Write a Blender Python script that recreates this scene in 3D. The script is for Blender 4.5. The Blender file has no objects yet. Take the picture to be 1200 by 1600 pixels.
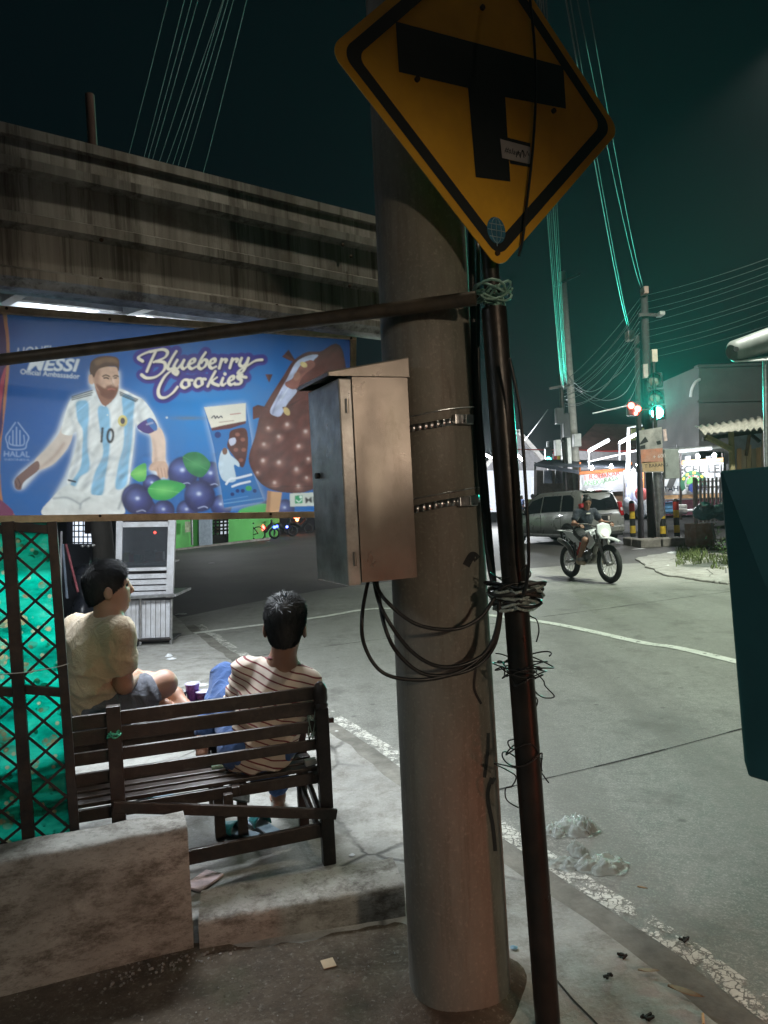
import bpy, bmesh, math, random
import numpy as np
from mathutils import Vector, Matrix, noise as mnoise
random.seed(7); RNG = np.random.default_rng(7)
SC = bpy.context.scene
COL = SC.collection

# ---------------------------------------------------------------- camera
F = 1150.0; RX = math.radians(90 - 0.75); RZ = math.radians(-2.86); EYE = 1.6
def _rx(a): c, s = math.cos(a), math.sin(a); return np.array([[1,0,0],[0,c,-s],[0,s,c]])
def _rz(a): c, s = math.cos(a), math.sin(a); return np.array([[c,-s,0],[s,c,0],[0,0,1]])
MC = _rx(RX) @ _rz(RZ); CAMP = np.array([0, 0, EYE])
def ray(px, py): return MC @ np.array([(px-600)/F, -(py-800)/F, -1.0])
def at(px, py, Y):
    d = ray(px, py); return Vector(CAMP + d*(Y/d[1]))
def gr(px, py, z=0.0):
    d = ray(px, py); return Vector(CAMP + d*((z-EYE)/d[2]))
def proj(p):
    q = MC.T @ (np.asarray(p, float) - CAMP); return 600+F*q[0]/-q[2], 800-F*q[1]/-q[2]
cam = bpy.data.objects.new('camera', bpy.data.cameras.new('camera'))
COL.objects.link(cam); SC.camera = cam
cam.location = (0, 0, EYE)
cam.rotation_euler = Matrix([list(r) for r in MC]).to_euler()
cam.data.sensor_fit = 'HORIZONTAL'; cam.data.sensor_width = 36; cam.data.lens = F/1200*36
cam.data.clip_start = 0.05; cam.data.clip_end = 500

# ---------------------------------------------------------------- night sky, render settings
w = bpy.data.worlds.new('World'); SC.world = w; w.use_nodes = True
bg = w.node_tree.nodes['Background']
bg.inputs[0].default_value = (0.14, 0.46, 0.60, 1); bg.inputs[1].default_value = 0.0042
SC.view_settings.view_transform = 'Standard'; SC.view_settings.look = 'None'
SC.view_settings.exposure = 0.8; SC.view_settings.gamma = 1.0
SC.cycles.use_denoising = True; SC.cycles.use_adaptive_sampling = True; SC.cycles.adaptive_threshold = 0.03
SC.cycles.max_bounces = 6; SC.cycles.diffuse_bounces = 3; SC.cycles.glossy_bounces = 3
SC.cycles.transmission_bounces = 6; SC.cycles.transparent_max_bounces = 12; SC.cycles.volume_bounces = 0
SC.cycles.sample_clamp_indirect = 4.0
SC.cycles.caustics_reflective = False; SC.cycles.caustics_refractive = False

def light(name, kind, loc, power, col, size=0.1, target=None, spot=None, size_y=None):
    l = bpy.data.lights.new(name, kind); l.energy = power; l.color = col
    if kind == 'AREA':
        l.size = size
        if size_y: l.shape = 'RECTANGLE'; l.size_y = size_y
    else: l.shadow_soft_size = size
    if spot: l.spot_size = math.radians(spot); l.spot_blend = 0.6
    o = bpy.data.objects.new(name, l); COL.objects.link(o); o.location = loc
    if target is not None:
        o.rotation_euler = (Vector(target)-Vector(loc)).to_track_quat('-Z', 'Y').to_euler()
    return o

# ---------------------------------------------------------------- helpers: meshes
WORLDP = {}
def thing(name, label, cat, loc=(0,0,0), group=None, rotz=0, local=False):
    o = bpy.data.objects.new(name, None); COL.objects.link(o); o.location = loc
    o.rotation_euler = (0, 0, rotz); o.empty_display_size = 0.1
    o['label'] = label; o['category'] = cat
    if group: o['group'] = group
    if not local: WORLDP[o.name] = Vector(loc)
    return o
def tag(o, label, cat, group=None):
    o['label'] = label; o['category'] = cat
    if group: o['group'] = group
    return o
def struct(o, kind='structure'):
    o['kind'] = kind; return o
def link(name, me, parent=None):
    o = bpy.data.objects.new(name, me); COL.objects.link(o)
    if parent is not None:
        o.parent = parent
        if parent.name in WORLDP: o.matrix_parent_inverse = Matrix.Translation(-WORLDP[parent.name])
    return o
def smoothpts(pts, n=6, closed=False):
    P = [np.array(p, float) for p in pts]; m = len(P); out = []
    rng = range(m) if closed else range(m-1)
    for i in rng:
        if closed: a, b, c, d = P[i-1], P[i], P[(i+1) % m], P[(i+2) % m]
        else: a, b, c, d = P[max(i-1,0)], P[i], P[i+1], P[min(i+2,m-1)]
        for k in range(n):
            t = k/n
            out.append(0.5*((2*b)+(c-a)*t+(2*a-5*b+4*c-d)*t*t+(3*b-a-3*c+d)*t**3))
    if not closed: out.append(P[-1])
    return out
class MB:
    def __init__(s): s.v = []; s.f = []; s.m = []; s.mi = 0
    def add(s, vs, fs):
        o = len(s.v); s.v += [tuple(map(float, p)) for p in vs]
        for f in fs: s.f.append(tuple(i+o for i in f)); s.m.append(s.mi)
        return s
    def hexa(s, p):   # 8 pts: bottom 4 ccw, top 4
        return s.add(p, [(3,2,1,0),(4,5,6,7),(0,1,5,4),(1,2,6,5),(2,3,7,6),(3,0,4,7)])
    def box(s, c, size, R=None):
        c = Vector(c); x, y, z = [q/2 for q in size]
        P = [Vector(q) for q in [(-x,-y,-z),(x,-y,-z),(x,y,-z),(-x,y,-z),(-x,-y,z),(x,-y,z),(x,y,z),(-x,y,z)]]
        if R is not None: P = [R @ q for q in P]
        return s.hexa([c+q for q in P])
    def bar(s, a, b, w, h, up=(0,0,1)):   # w sideways, h along up
        a, b, up = Vector(a), Vector(b), Vector(up)
        d = (b-a).normalized(); sd = d.cross(up).normalized(); u = sd.cross(d).normalized()
        q = [sd*sx*w/2+u*sz*h/2 for sx, sz in ((-1,-1),(1,-1),(1,1),(-1,1))]
        return s.hexa([a+k for k in q]+[b+k for k in q])
    def tube(s, path, r, n=8, caps=True):
        P = [Vector(p) for p in path]; m = len(P)
        rr = [r]*m if not hasattr(r, '__len__') else list(r)
        t0 = (P[1]-P[0]).normalized()
        ref = Vector((0,0,1)) if abs(t0.z) < 0.9 else Vector((1,0,0))
        nrm = t0.cross(ref).normalized(); vs = []
        for i in range(m):
            t = (P[min(i+1,m-1)]-P[max(i-1,0)])
            t = t.normalized() if t.length > 1e-9 else t0
            nrm = (nrm - t*nrm.dot(t)); nrm = nrm.normalized() if nrm.length > 1e-6 else t.orthogonal().normalized()
            b = t.cross(nrm)
            for k in range(n):
                a = 2*math.pi*k/n; vs.append(P[i]+(nrm*math.cos(a)+b*math.sin(a))*rr[i])
        fs = [(i*n+k, i*n+(k+1) % n, (i+1)*n+(k+1) % n, (i+1)*n+k) for i in range(m-1) for k in range(n)]
        if caps: fs += [tuple(range(n-1,-1,-1)), tuple(range((m-1)*n, m*n))]
        return s.add(vs, fs)
    def lathe(s, prof, c=(0,0,0), n=16, R=None, caps=True):   # prof [(r,z)]
        vs = []; c = Vector(c)
        for r, z in prof:
            for k in range(n):
                a = 2*math.pi*k/n; p = Vector((r*math.cos(a), r*math.sin(a), z))
                vs.append(c+(R @ p if R is not None else p))
        m = len(prof)
        fs = [(i*n+k, i*n+(k+1) % n, (i+1)*n+(k+1) % n, (i+1)*n+k) for i in range(m-1) for k in range(n)]
        if caps: fs += [tuple(range(n-1,-1,-1)), tuple(range((m-1)*n, m*n))]
        return s.add(vs, fs)
    def prism(s, pts, d):    # planar 3D polygon extruded by vector d
        P = [Vector(p) for p in pts]; d = Vector(d); n = len(P)
        return s.add(P+[p+d for p in P], [tuple(range(n-1,-1,-1)), tuple(range(n,2*n))] +
                     [(i, (i+1) % n, n+(i+1) % n, n+i) for i in range(n)])
    def quad(s, a, b, c, d): return s.add([a,b,c,d], [(0,1,2,3)])
    def poly(s, pts): return s.add(pts, [tuple(range(len(pts)))])
    def build(s, name, mat, parent=None, smooth=False, bevel=0, wn=False):
        me = bpy.data.meshes.new(name); me.from_pydata(s.v, [], s.f); me.validate(); me.update()
        mats = mat if isinstance(mat, (list, tuple)) else [mat]
        for q in mats: me.materials.append(q)
        if len(mats) > 1 and len(me.polygons) == len(s.m): me.polygons.foreach_set('material_index', s.m)
        if smooth: me.polygons.foreach_set('use_smooth', [True]*len(me.polygons))
        bm = bmesh.new(); bm.from_mesh(me); bmesh.ops.recalc_face_normals(bm, faces=bm.faces); bm.to_mesh(me); bm.free()
        o = link(name, me, parent)
        if bevel:
            b = o.modifiers.new('bevel', 'BEVEL'); b.width = bevel; b.segments = 2; b.limit_method = 'ANGLE'
        if smooth == 'auto':
            me.set_sharp_from_angle(angle=math.radians(40))
        return o
def rot(axis, deg): return Matrix.Rotation(math.radians(deg), 3, axis)
def copy_tree(o, parent=None):
    c = o.copy(); COL.objects.link(c)
    if parent is not None: c.parent = parent
    if o.name in WORLDP: WORLDP[c.name] = WORLDP[o.name]
    for ch in list(o.children): copy_tree(ch, c)
    return c
FONTC = {}
def text(name, body, mat, parent, org, ux, uy, size, align='LEFT', shear=0, offset=0, thick=0.001, bold=0, space=1.0):
    cu = bpy.data.curves.new(name, 'FONT'); cu.body = body; cu.size = size; cu.align_x = align
    cu.shear = shear; cu.offset = offset+bold; cu.resolution_u = 3; cu.space_character = space
    to = bpy.data.objects.new('tmp', cu); COL.objects.link(to)
    dg = bpy.context.evaluated_depsgraph_get()
    me = bpy.data.meshes.new_from_object(to.evaluated_get(dg)); bpy.data.objects.remove(to)
    ux, uy, org = Vector(ux).normalized(), Vector(uy).normalized(), Vector(org); nz = ux.cross(uy)
    for v in me.vertices: v.co = org+ux*v.co.x+uy*v.co.y+nz*(thick+v.co.z)
    me.materials.clear(); me.materials.append(mat)
    return link(name, me, parent)

# ---------------------------------------------------------------- helpers: materials
def srgb(r, g, b):
    f = lambda c: (c/255/12.92) if c/255 <= 0.04045 else ((c/255+0.055)/1.055)**2.4
    return (f(r), f(g), f(b))
class NM:
    def __init__(s, name):
        s.mat = bpy.data.materials.new(name); s.mat.use_nodes = True
        s.t = s.mat.node_tree; s.n = s.t.nodes; s.b = s.n['Principled BSDF']; s.out = s.n['Material Output']
        s.tc = s.n.new('ShaderNodeTexCoord')
    def set(s, sock, v):
        if hasattr(v, 'is_output') or isinstance(v, bpy.types.NodeSocket): s.t.links.new(v, sock)
        elif isinstance(v, (tuple, list)) and len(v) == 3 and sock.type == 'RGBA': sock.default_value = (*v, 1)
        else: sock.default_value = v
    def vec(s, stretch=(1,1,1), rot=(0,0,0), coord='Object', loc=(0,0,0)):
        m = s.n.new('ShaderNodeMapping'); s.t.links.new(s.tc.outputs[coord], m.inputs[0])
        m.inputs['Scale'].default_value = stretch; m.inputs['Rotation'].default_value = rot; m.inputs['Location'].default_value = loc
        return m.outputs[0]
    def noise(s, scale, detail=4, rough=0.6, stretch=(1,1,1), rot=(0,0,0), dist=0, vec=None, loc=(0,0,0)):
        q = s.n.new('ShaderNodeTexNoise'); s.t.links.new(vec or s.vec(stretch, rot, loc=loc), q.inputs['Vector'])
        q.inputs['Scale'].default_value = scale; q.inputs['Detail'].default_value = detail
        q.inputs['Roughness'].default_value = rough; q.inputs['Distortion'].default_value = dist
        return q.outputs[0]
    def voro(s, scale, feature='F1', vec=None, stretch=(1,1,1), out=0, rnd=1.0):
        q = s.n.new('ShaderNodeTexVoronoi'); q.feature = feature
        s.t.links.new(vec or s.vec(stretch), q.inputs['Vector']); q.inputs['Scale'].default_value = scale
        q.inputs['Randomness'].default_value = rnd
        return q.outputs[out]
    def wave(s, scale, dist=0, rot=(0,0,0), detail=2, stretch=(1,1,1)):
        q = s.n.new('ShaderNodeTexWave'); s.t.links.new(s.vec(stretch, rot), q.inputs['Vector'])
        q.inputs['Scale'].default_value = scale; q.inputs['Distortion'].default_value = dist; q.inputs['Detail'].default_value = detail
        return q.outputs[1]
    def ramp(s, fac, stops, const=False):
        q = s.n.new('ShaderNodeValToRGB'); s.t.links.new(fac, q.inputs[0]); e = q.color_ramp.elements
        if const: q.color_ramp.interpolation = 'CONSTANT'
        while len(e) < len(stops): e.new(0.5)
        for k, (p, c) in zip(e, stops):
            k.position = p; k.color = (c, c, c, 1) if not hasattr(c, '__len__') else (*c, 1)
        return q.outputs[0]
    def mix(s, fac, a, b, mode='MIX'):
        q = s.n.new('ShaderNodeMix'); q.data_type = 'RGBA'; q.blend_type = mode
        s.set(q.inputs['Factor'], fac); s.set(q.inputs['A'], a); s.set(q.inputs['B'], b)
        return q.outputs['Result']
    def math(s, op, a, b=0.5):
        q = s.n.new('ShaderNodeMath'); q.operation = op; s.set(q.inputs[0], a); s.set(q.inputs[1], b); return q.outputs[0]
    def bump(s, h, strength=0.3, dist=0.01, normal=None):
        q = s.n.new('ShaderNodeBump'); s.t.links.new(h, q.inputs['Height'])
        q.inputs['Strength'].default_value = strength; q.inputs['Distance'].default_value = dist
        if normal is not None: s.t.links.new(normal, q.inputs['Normal'])
        s.t.links.new(q.outputs[0], s.b.inputs['Normal']); return q.outputs[0]
    def base(s, c): s.set(s.b.inputs['Base Color'], c); return s
    def rough(s, r): s.set(s.b.inputs['Roughness'], r); return s
    def p(s, **k):
        for a, v in k.items(): s.set(s.b.inputs[a.replace('_', ' ')], v)
        return s
def mat(name, col, rough=0.6, metal=0.0, var=0.2, vs=6, bump=0.15, bs=60, dirt=None, ds=3, damt=0.5, spec=0.5,
        stretch=(1,1,1), coat=0.0, trans=0.0, alpha=1.0, ior=1.45, sheen=0.0):
    m = NM(name); c = tuple(col)
    if var > 0:
        n = m.noise(vs, 5, 0.65, stretch)
        a = tuple(max(0, x*(1-var)) for x in c); b = tuple(min(1, x*(1+var)) for x in c)
        cc = m.ramp(n, [(0.3, a), (0.7, b)])
    else: cc = c
    if dirt is not None:
        d = m.ramp(m.noise(ds, 6, 0.7, stretch, loc=(3,7,1)), [(0.5-0.12, 0.0), (0.5+0.22, damt)])
        cc = m.mix(d, cc, dirt)
    m.base(cc)
    if rough < 1: m.rough(m.ramp(m.noise(vs*2, 4, 0.6, stretch, loc=(9,2,4)), [(0.2, max(0, rough-0.1)), (0.8, min(1, rough+0.12))]))
    if bump > 0: m.bump(m.noise(bs, 4, 0.65, stretch), bump, 0.004)
    m.p(Metallic=metal, Specular_IOR_Level=spec, Coat_Weight=coat, Transmission_Weight=trans, Alpha=alpha, IOR=ior, Sheen_Weight=sheen)
    return m.mat
def emat(name, col, strength):
    m = NM(name); m.base((0,0,0)); m.p(Emission_Color=col, Emission_Strength=strength); return m.mat
# ---------------------------------------------------------------- lamps that light the place (their fixtures are built further down)
RZ0 = -0.03                                     # road level
TUBE_A = Vector((-1.15, 4.15, 2.47)); TUBE_B = Vector((-2.6, 6.6, 2.62))
D1 = Vector((0.788, 0.616, 0)); N1 = Vector((-0.616, 0.788, 0)); UP = Vector((0, 0, 1))
STREET = Vector((6.9, 9.6, 7.4)); WARM = Vector((0.95, 2.62, 6.1)); JUNC = Vector((7.6, 13.0, 9.6))
GREEN = at(1027, 645, 21.3)

# ---------------------------------------------------------------- surface materials
def ground_mats():
    g = {}
    m = NM('road_concrete')
    big = m.noise(0.55, 5, 0.6); fine = m.noise(14, 6, 0.75); speck = m.noise(120, 3, 0.6)
    c = m.ramp(big, [(0.3, (0.19,0.19,0.172)), (0.7, (0.30,0.30,0.272))])
    c = m.mix(m.ramp(fine, [(0.35, 0.75), (0.62, 0.0)]), c, (0.10,0.10,0.088))
    c = m.mix(m.ramp(speck, [(0.50, 0.0), (0.70, 0.7)]), c, (0.46,0.45,0.40))
    st = m.ramp(m.noise(1.7, 6, 0.75, loc=(5,1,0)), [(0.52, 0.0), (0.68, 0.75)])
    c = m.mix(st, c, (0.10,0.095,0.085))
    oil = m.ramp(m.voro(2.2), [(0.0, 0.75), (0.035, 0.55), (0.06, 0.0)])
    c = m.mix(oil, c, (0.05,0.05,0.045))
    broom = m.wave(9.0, 9.0, rot=(0,0,math.radians(-62)), detail=5)
    trk = m.ramp(m.noise(1.0, 4, .6, stretch=(1.5,.12,1), rot=(0,0,math.radians(-25))), [(0.48, 0.0), (0.66, 0.42)]); c = m.mix(trk, c, (0.11,0.105,0.09))
    pat = m.ramp(m.voro(.35, out=1), [(0.0, 0.0), (1.0, 0.30)]); c = m.mix(pat, c, (0.19,0.185,0.165))
    c = m.mix(m.ramp(broom, [(0.2, 0.12), (0.6, 0.0)]), c, (0.1,0.1,0.09))
    m.base(c); m.rough(m.ramp(fine, [(0.3, 0.55), (0.7, 0.85)]))
    h = m.math('ADD', m.math('MULTIPLY', fine, 0.9), m.math('MULTIPLY', speck, 1.2))
    m.bump(h, 0.28, 0.004); g['road'] = m.mat
    m = NM('asphalt')
    c = m.ramp(m.noise(0.4, 5, 0.6), [(0.3, (0.045,0.043,0.042)), (0.7, (0.085,0.08,0.075))])
    c = m.mix(m.ramp(m.noise(160, 3, 0.7), [(0.5, 0.0), (0.72, 0.6)]), c, (0.17,0.165,0.155))
    c = m.mix(m.ramp(m.noise(2.5, 6, 0.75), [(0.55, 0.0), (0.72, 0.55)]), c, (0.13,0.115,0.10))
    m.base(c); m.rough(0.75); m.bump(m.noise(150, 3, 0.7), 0.5, 0.006); g['asphalt'] = m.mat
    m = NM('pavement_concrete')
    c = m.ramp(m.noise(1.3, 6, 0.65), [(0.3, (0.20,0.195,0.18)), (0.68, (0.38,0.37,0.34))])
    c = m.mix(m.ramp(m.noise(7, 7, 0.78), [(0.45, 0.0), (0.66, 0.75)]), c, (0.12,0.105,0.085))
    c = m.mix(m.ramp(m.noise(70, 3, 0.6), [(0.5, 0.0), (0.75, 0.35)]), c, (0.45,0.44,0.41))
    wob = m.mix(0.12, m.vec((1,1,1)), m.noise(2.2, 5, 0.7), 'ADD')
    cr = m.voro(0.9, 'DISTANCE_TO_EDGE', vec=wob)
    crack = m.ramp(cr, [(0.0, 1.0), (0.007, 0.7), (0.014, 0.0)])
    gate = m.ramp(m.noise(0.8, 3, 0.5, loc=(2,2,0)), [(0.45, 0.0), (0.58, 1.0)])
    crack = m.mix(1.0, crack, gate, 'MULTIPLY')
    c = m.mix(crack, c, (0.025,0.022,0.018))
    m.base(c); m.rough(m.ramp(m.noise(6, 4), [(0.3, 0.5), (0.7, 0.85)]))
    h = m.mix(1.0, m.noise(30, 6, 0.7), crack, 'SUBTRACT'); m.bump(h, 0.5, 0.012); g['pave'] = m.mat
    m = NM('bare_soil')
    c = m.ramp(m.noise(5, 8, 0.75), [(0.3, (0.045,0.034,0.022)), (0.55, (0.12,0.09,0.06)), (0.75, (0.22,0.185,0.14))])
    c = m.mix(m.ramp(m.noise(60, 5, 0.7), [(0.55, 0.0), (0.72, 0.7)]), c, (0.32,0.29,0.24))
    c = m.mix(m.ramp(m.noise(3, 5, 0.6, loc=(4,4,0)), [(0.55, 0.0), (0.7, 0.5)]), c, (0.06,0.065,0.03))
    m.base(c); m.rough(0.95); m.bump(m.noise(28, 8, 0.8), 0.9, 0.03); g['soil'] = m.mat
    m = NM('stained_plaster')
    c = m.ramp(m.noise(2.2, 6, 0.65, (1,1,1.4)), [(0.28, (0.19,0.182,0.162)), (0.5, (0.31,0.30,0.27)), (0.72, (0.44,0.425,0.39))])
    c = m.mix(m.ramp(m.noise(6, 8, 0.8, (1,1,2.2), loc=(1,5,2)), [(0.46, 0.0), (0.62, 0.8)]), c, (0.075,0.06,0.045))
    c = m.mix(m.ramp(m.noise(38, 6, 0.8, (1,1,3)), [(0.52, 0.0), (0.68, 0.6)]), c, (0.05,0.042,0.034))
    c = m.mix(m.ramp(m.noise(3.3, 6, 0.7, loc=(8,2,6)), [(0.56, 0.0), (0.66, 0.55)]), c, (0.50,0.48,0.44))
    m.base(c); m.rough(0.9); m.bump(m.noise(24, 8, 0.75), 0.55, 0.012); g['plaster'] = m.mat
    m = NM('worn_white_paint')
    c = m.ramp(m.noise(9, 5), [(0.3, (0.45,0.44,0.39)), (0.7, (0.70,0.69,0.63))]); m.base(c); m.rough(0.8)
    a = m.noise(7, 8, 0.8); b = m.voro(26, 'DISTANCE_TO_EDGE', vec=m.mix(0.08, m.vec(), m.noise(20, 3), 'ADD'))
    k = m.mix(1.0, m.ramp(a, [(0.45, 0.0), (0.52, 1.0)]), m.ramp(b, [(0.02, 0.0), (0.08, 1.0)]), 'MULTIPLY')
    m.p(Alpha=k); m.bump(m.noise(80, 4), 0.4, 0.004); g['paint'] = m.mat
    m = NM('fresh_white_paint')
    m.base(m.ramp(m.noise(5, 5), [(0.3, (0.55,0.56,0.50)), (0.7, (0.75,0.75,0.70))])); m.rough(0.7)
    m.p(Alpha=m.ramp(m.noise(12, 7, 0.8), [(0.34, 0.0), (0.44, 1.0)])); g['paint2'] = m.mat
    return g
G = ground_mats()
WOOD_D = mat('dark_lacquered_wood', (0.050,0.030,0.022), 0.42, var=0.45, vs=5, stretch=(6,6,40), bump=0.25, bs=30, dirt=(0.12,0.10,0.08), ds=6, damt=0.4)
WOOD_L = mat('pale_batten_wood', (0.58,0.42,0.28), 0.65, var=0.3, vs=14, bump=0.2, dirt=(0.16,0.09,0.05), ds=8)
BLACK = mat('black_cable', (0.012,0.012,0.013), 0.4, var=0, bump=0)
DARKMET = mat('dark_painted_metal', (0.022,0.022,0.024), 0.42, 0.3, var=0.4, vs=9, bump=0.2, bs=45, dirt=(0.10,0.06,0.04), ds=10, damt=0.5)
GALV = mat('galvanised_steel', (0.50,0.51,0.52), 0.38, 0.9, var=0.25, vs=12, bump=0.12, dirt=(0.16,0.13,0.11), ds=7, damt=0.6)
STEELBAND = mat('bright_steel_band', (0.62,0.63,0.64), 0.32, 1.0, var=0.3, vs=20, bump=0.06, bs=25)

# ---------------------------------------------------------------- ground, road, pavement
mb = MB(); mb.quad((-250,-60,-0.09),(250,-60,-0.09),(250,380,-0.09),(-250,380,-0.09))
struct(mb.build('ground', G['soil']))
mb = MB(); mb.quad((-60,-12,RZ0-0.004),(60,-12,RZ0-0.004),(60,120,RZ0-0.004),(-60,120,RZ0-0.004))
struct(mb.build('asphalt_road', G['asphalt']))
KD = Vector((-0.4226, 0.906, 0)); KN = Vector((0.906, 0.4226, 0)); K0 = Vector((0.84, 2.38, 0))
def kerb(s, off=0.0, z=0.0):                       # s metres along the kerb away from the camera
    wob = 0.012*math.sin(s*5.1)+0.008*math.sin(s*13.7+1)
    p = K0+KD*s+KN*(off+wob); p.z = z; return p
# concrete carriageway
far = [gr(*q, RZ0) for q in [(276,966),(380,944),(500,922),(640,905),(760,893),(880,884),(1000,880),(1130,886)]]
mb = MB(); pts = [kerb(s, 0.0, RZ0) for s in np.linspace(-9, 9.2, 30)]+[Vector((p.x, p.y, RZ0)) for p in far]+[Vector((18,18,RZ0)), Vector((18,-9,RZ0))]
mb.poly(pts); road = struct(mb.build('concrete_road', G['road']))
# slab joints
jm = mat('joint_filler', (0.02,0.019,0.017), 0.9, var=0.3, bump=0.3)
for s in (-3.2, 1.65, 6.2):
    mb = MB(); a = kerb(s, 0.0, RZ0+0.002)
    P = [a+KN*t+KD*(0.015*math.sin(t*2.1+s)) for t in np.linspace(0, 11, 40)]
    for i in range(39):
        wv = 0.006+0.003*math.sin(i*1.7)
        mb.quad(P[i]-KD*wv, P[i+1]-KD*wv, P[i+1]+KD*wv, P[i]+KD*wv)
    mb.build('expansion_joint', jm, road)
# gutter strip
mb = MB(); gs = np.linspace(-8, 9.0, 60)
for i in range(59):
    mb.quad(kerb(gs[i],0.004,RZ0+0.004), kerb(gs[i],0.15,RZ0+0.004), kerb(gs[i+1],0.15,RZ0+0.004), kerb(gs[i+1],0.004,RZ0+0.004))
gm = mat('gutter_concrete', (0.20,0.19,0.165), 0.85, var=0.4, vs=5, bump=0.5, bs=40, dirt=(0.05,0.045,0.035), ds=4, damt=0.7)
struct(mb.build('gutter', gm))
mb = MB()
for i in range(59):
    mb.quad(kerb(gs[i],0.155,RZ0+0.004), kerb(gs[i],0.262,RZ0+0.004), kerb(gs[i+1],0.262,RZ0+0.004), kerb(gs[i+1],0.155,RZ0+0.004))
struct(mb.build('edge_line_marking', G['paint']))
mb = MB()
cl = smoothpts([gr(*q, RZ0+0.005) for q in [(296,990),(400,977),(500,964),(585,951)]]+[Vector((0.75,10.75,RZ0+0.005)), gr(845,971,RZ0+0.005), gr(1000,1003,RZ0+0.005), gr(1145,1032,RZ0+0.005), kerb(-3,3.15,RZ0+0.005), kerb(-9,3.15,RZ0+0.005)], 10)
for i in range(len(cl)-1):
    a, b = Vector(cl[i]), Vector(cl[i+1]); t = (b-a).normalized(); q = Vector((-t.y, t.x, 0))*0.065
    mb.quad(a-q, b-q, b+q, a+q)
struct(mb.build('lane_line_marking', G['paint2']))
# pavement slab with a broken kerb edge
corner = [gr(285,972), gr(268,958), Vector((-5.2,12.6,0)), Vector((-9,13.6,0)), Vector((-30,18,0))]
edge = [kerb(s, -0.004+0.01*random.uniform(-1,1), 0.0) for s in np.linspace(-9, 8.4, 90)]
outl = edge+corner+[Vector((-30,-10,0)), Vector((5,-10,0))]
mb = MB(); mb.prism([(p.x,p.y,-0.2) for p in outl], (0,0,0.2)); pave = struct(mb.build('pavement', G['pave']))
# soil in front of the plastered wall; lower right part stands for shaded concrete
sp = smoothpts([gr(*q, 0.004) for q in [(-300,1760),(-200,1610),(0,1545),(160,1510),(300,1472),(420,1478),(560,1452),(632,1446),(660,1500),(668,1560),(640,1640),(520,1760),(300,1850),(0,1900)]], 6, True)
sp = [Vector(p)+Vector((random.uniform(-.012,.012), random.uniform(-.012,.012), 0)) for p in sp]
mb = MB(); mb.poly(sp); struct(mb.build('soil_shade_patch', G['soil']))
# rubble crumbs along the foot of the wall
mb = MB()
for i in range(170):
    t = random.random(); a = gr(180, 1522, 0)*(1-t)+gr(350, 1478, 0)*t
    p = a+Vector((random.gauss(0,.05), -abs(random.gauss(0,.05))-0.01, 0)); r = random.uniform(.0015,.0052)
    if random.random() < .5: p = gr(random.uniform(20,640), random.uniform(1480,1598), 0); r *= .6
    mb.box(p+Vector((0,0,r*.6+.004)), (r*2,r*1.6,r*1.4), rot('Z', random.uniform(0,180)) @ rot('X', random.uniform(0,60)))
tag(struct(mb.build('rubble', G['plaster']), 'stuff'), 'crumbs of broken plaster strewn along the wall foot', 'rubble')

# ---------------------------------------------------------------- plastered walls
A = gr(303,1482); B = gr(0,1560); dw = (B-A).normalized(); nw = Vector((-dw.y, dw.x, 0));  nw = nw if nw.y > 0 else -nw
def wavy_wall(name, a, b, thick, h0, h1, label, parent=None, n=26, topj=0.004, lean=0.0):
    a, b = Vector(a), Vector(b); d = b-a; nn = Vector((-d.y, d.x, 0)).normalized(); nn = nn if nn.y > 0 else -nn
    mb = MB(); rows = []
    for i in range(n+1):
        t = i/n; p = a+d*t; h = h0+(h1-h0)*t+topj*(mnoise.noise(Vector((i*.7,h0*9,1)))*2)
        j = lambda k: 0.006*mnoise.noise(Vector((i*.6,k*3.1,h0)))
        e = 0.018
        sec = [(j(1),-0.05),(j(2),h*.35),(j(3)+lean*.6,h*.7),(lean,h-e),(lean+e*.4,h-e*.35),(lean+e,h),(thick*.5,h+0.004*mnoise.noise(Vector((i*.5,4,0)))),(thick-e,h),(thick,h-e),(thick,-0.05)]
        rows.append([p+nn*o+UP*z for o, z in sec])
    m = len(rows[0])
    mb.add([q for r in rows for q in r], [(i*m+k,(i+1)*m+k,(i+1)*m+k+1,i*m+k+1) for i in range(n) for k in range(m-1)]+
           [tuple(range(m)), tuple(n*m+k for k in range(m-1,-1,-1))])
    return mb.build(name, G['plaster'], parent, smooth='auto')
hw = wavy_wall('plastered_wall', A, A+dw*2.6, 0.17, 0.452, 0.47, '')
tag(hw, 'taller stained plaster wall block in front of the trellis screen', 'wall')
LA = gr(312,1484); LB = gr(634,1432)
lw = wavy_wall('plinth_wall', LA, LB, 0.24, 0.105, 0.125, '', topj=0.006)
tag(lw, 'low stained plaster kerb wall in front of the bench', 'wall')

# ---------------------------------------------------------------- concrete utility pole with steel straps
pc0 = at(717,1500,2.4); pc1 = at(662,450,2.4); pd = (pc1-pc0)/(pc1.z-pc0.z)
def pole_c(z): return pc0+pd*(z-pc0.z)
m = NM('pole_concrete')
c = m.ramp(m.noise(3, 6, 0.7, (1,1,.35)), [(0.3, (0.115,0.112,0.095)), (0.7, (0.22,0.215,0.185))])
c = m.mix(m.ramp(m.noise(1.6, 5, 0.6, (1,1,.5), loc=(4,2,1)), [(0.50, 0.0), (0.68, 0.38)]), c, (0.15,0.075,0.055))  # reddish patches painted in for the red light on the pole
c = m.mix(m.ramp(m.noise(16, 6, 0.75, (2,2,.12)), [(0.5, 0.0), (0.7, 0.6)]), c, (0.10,0.085,0.065))
c = m.mix(m.ramp(m.noise(90, 3, .6), [(0.55, 0.0), (0.72, 0.4)]), c, (0.32,0.29,0.25))
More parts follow.
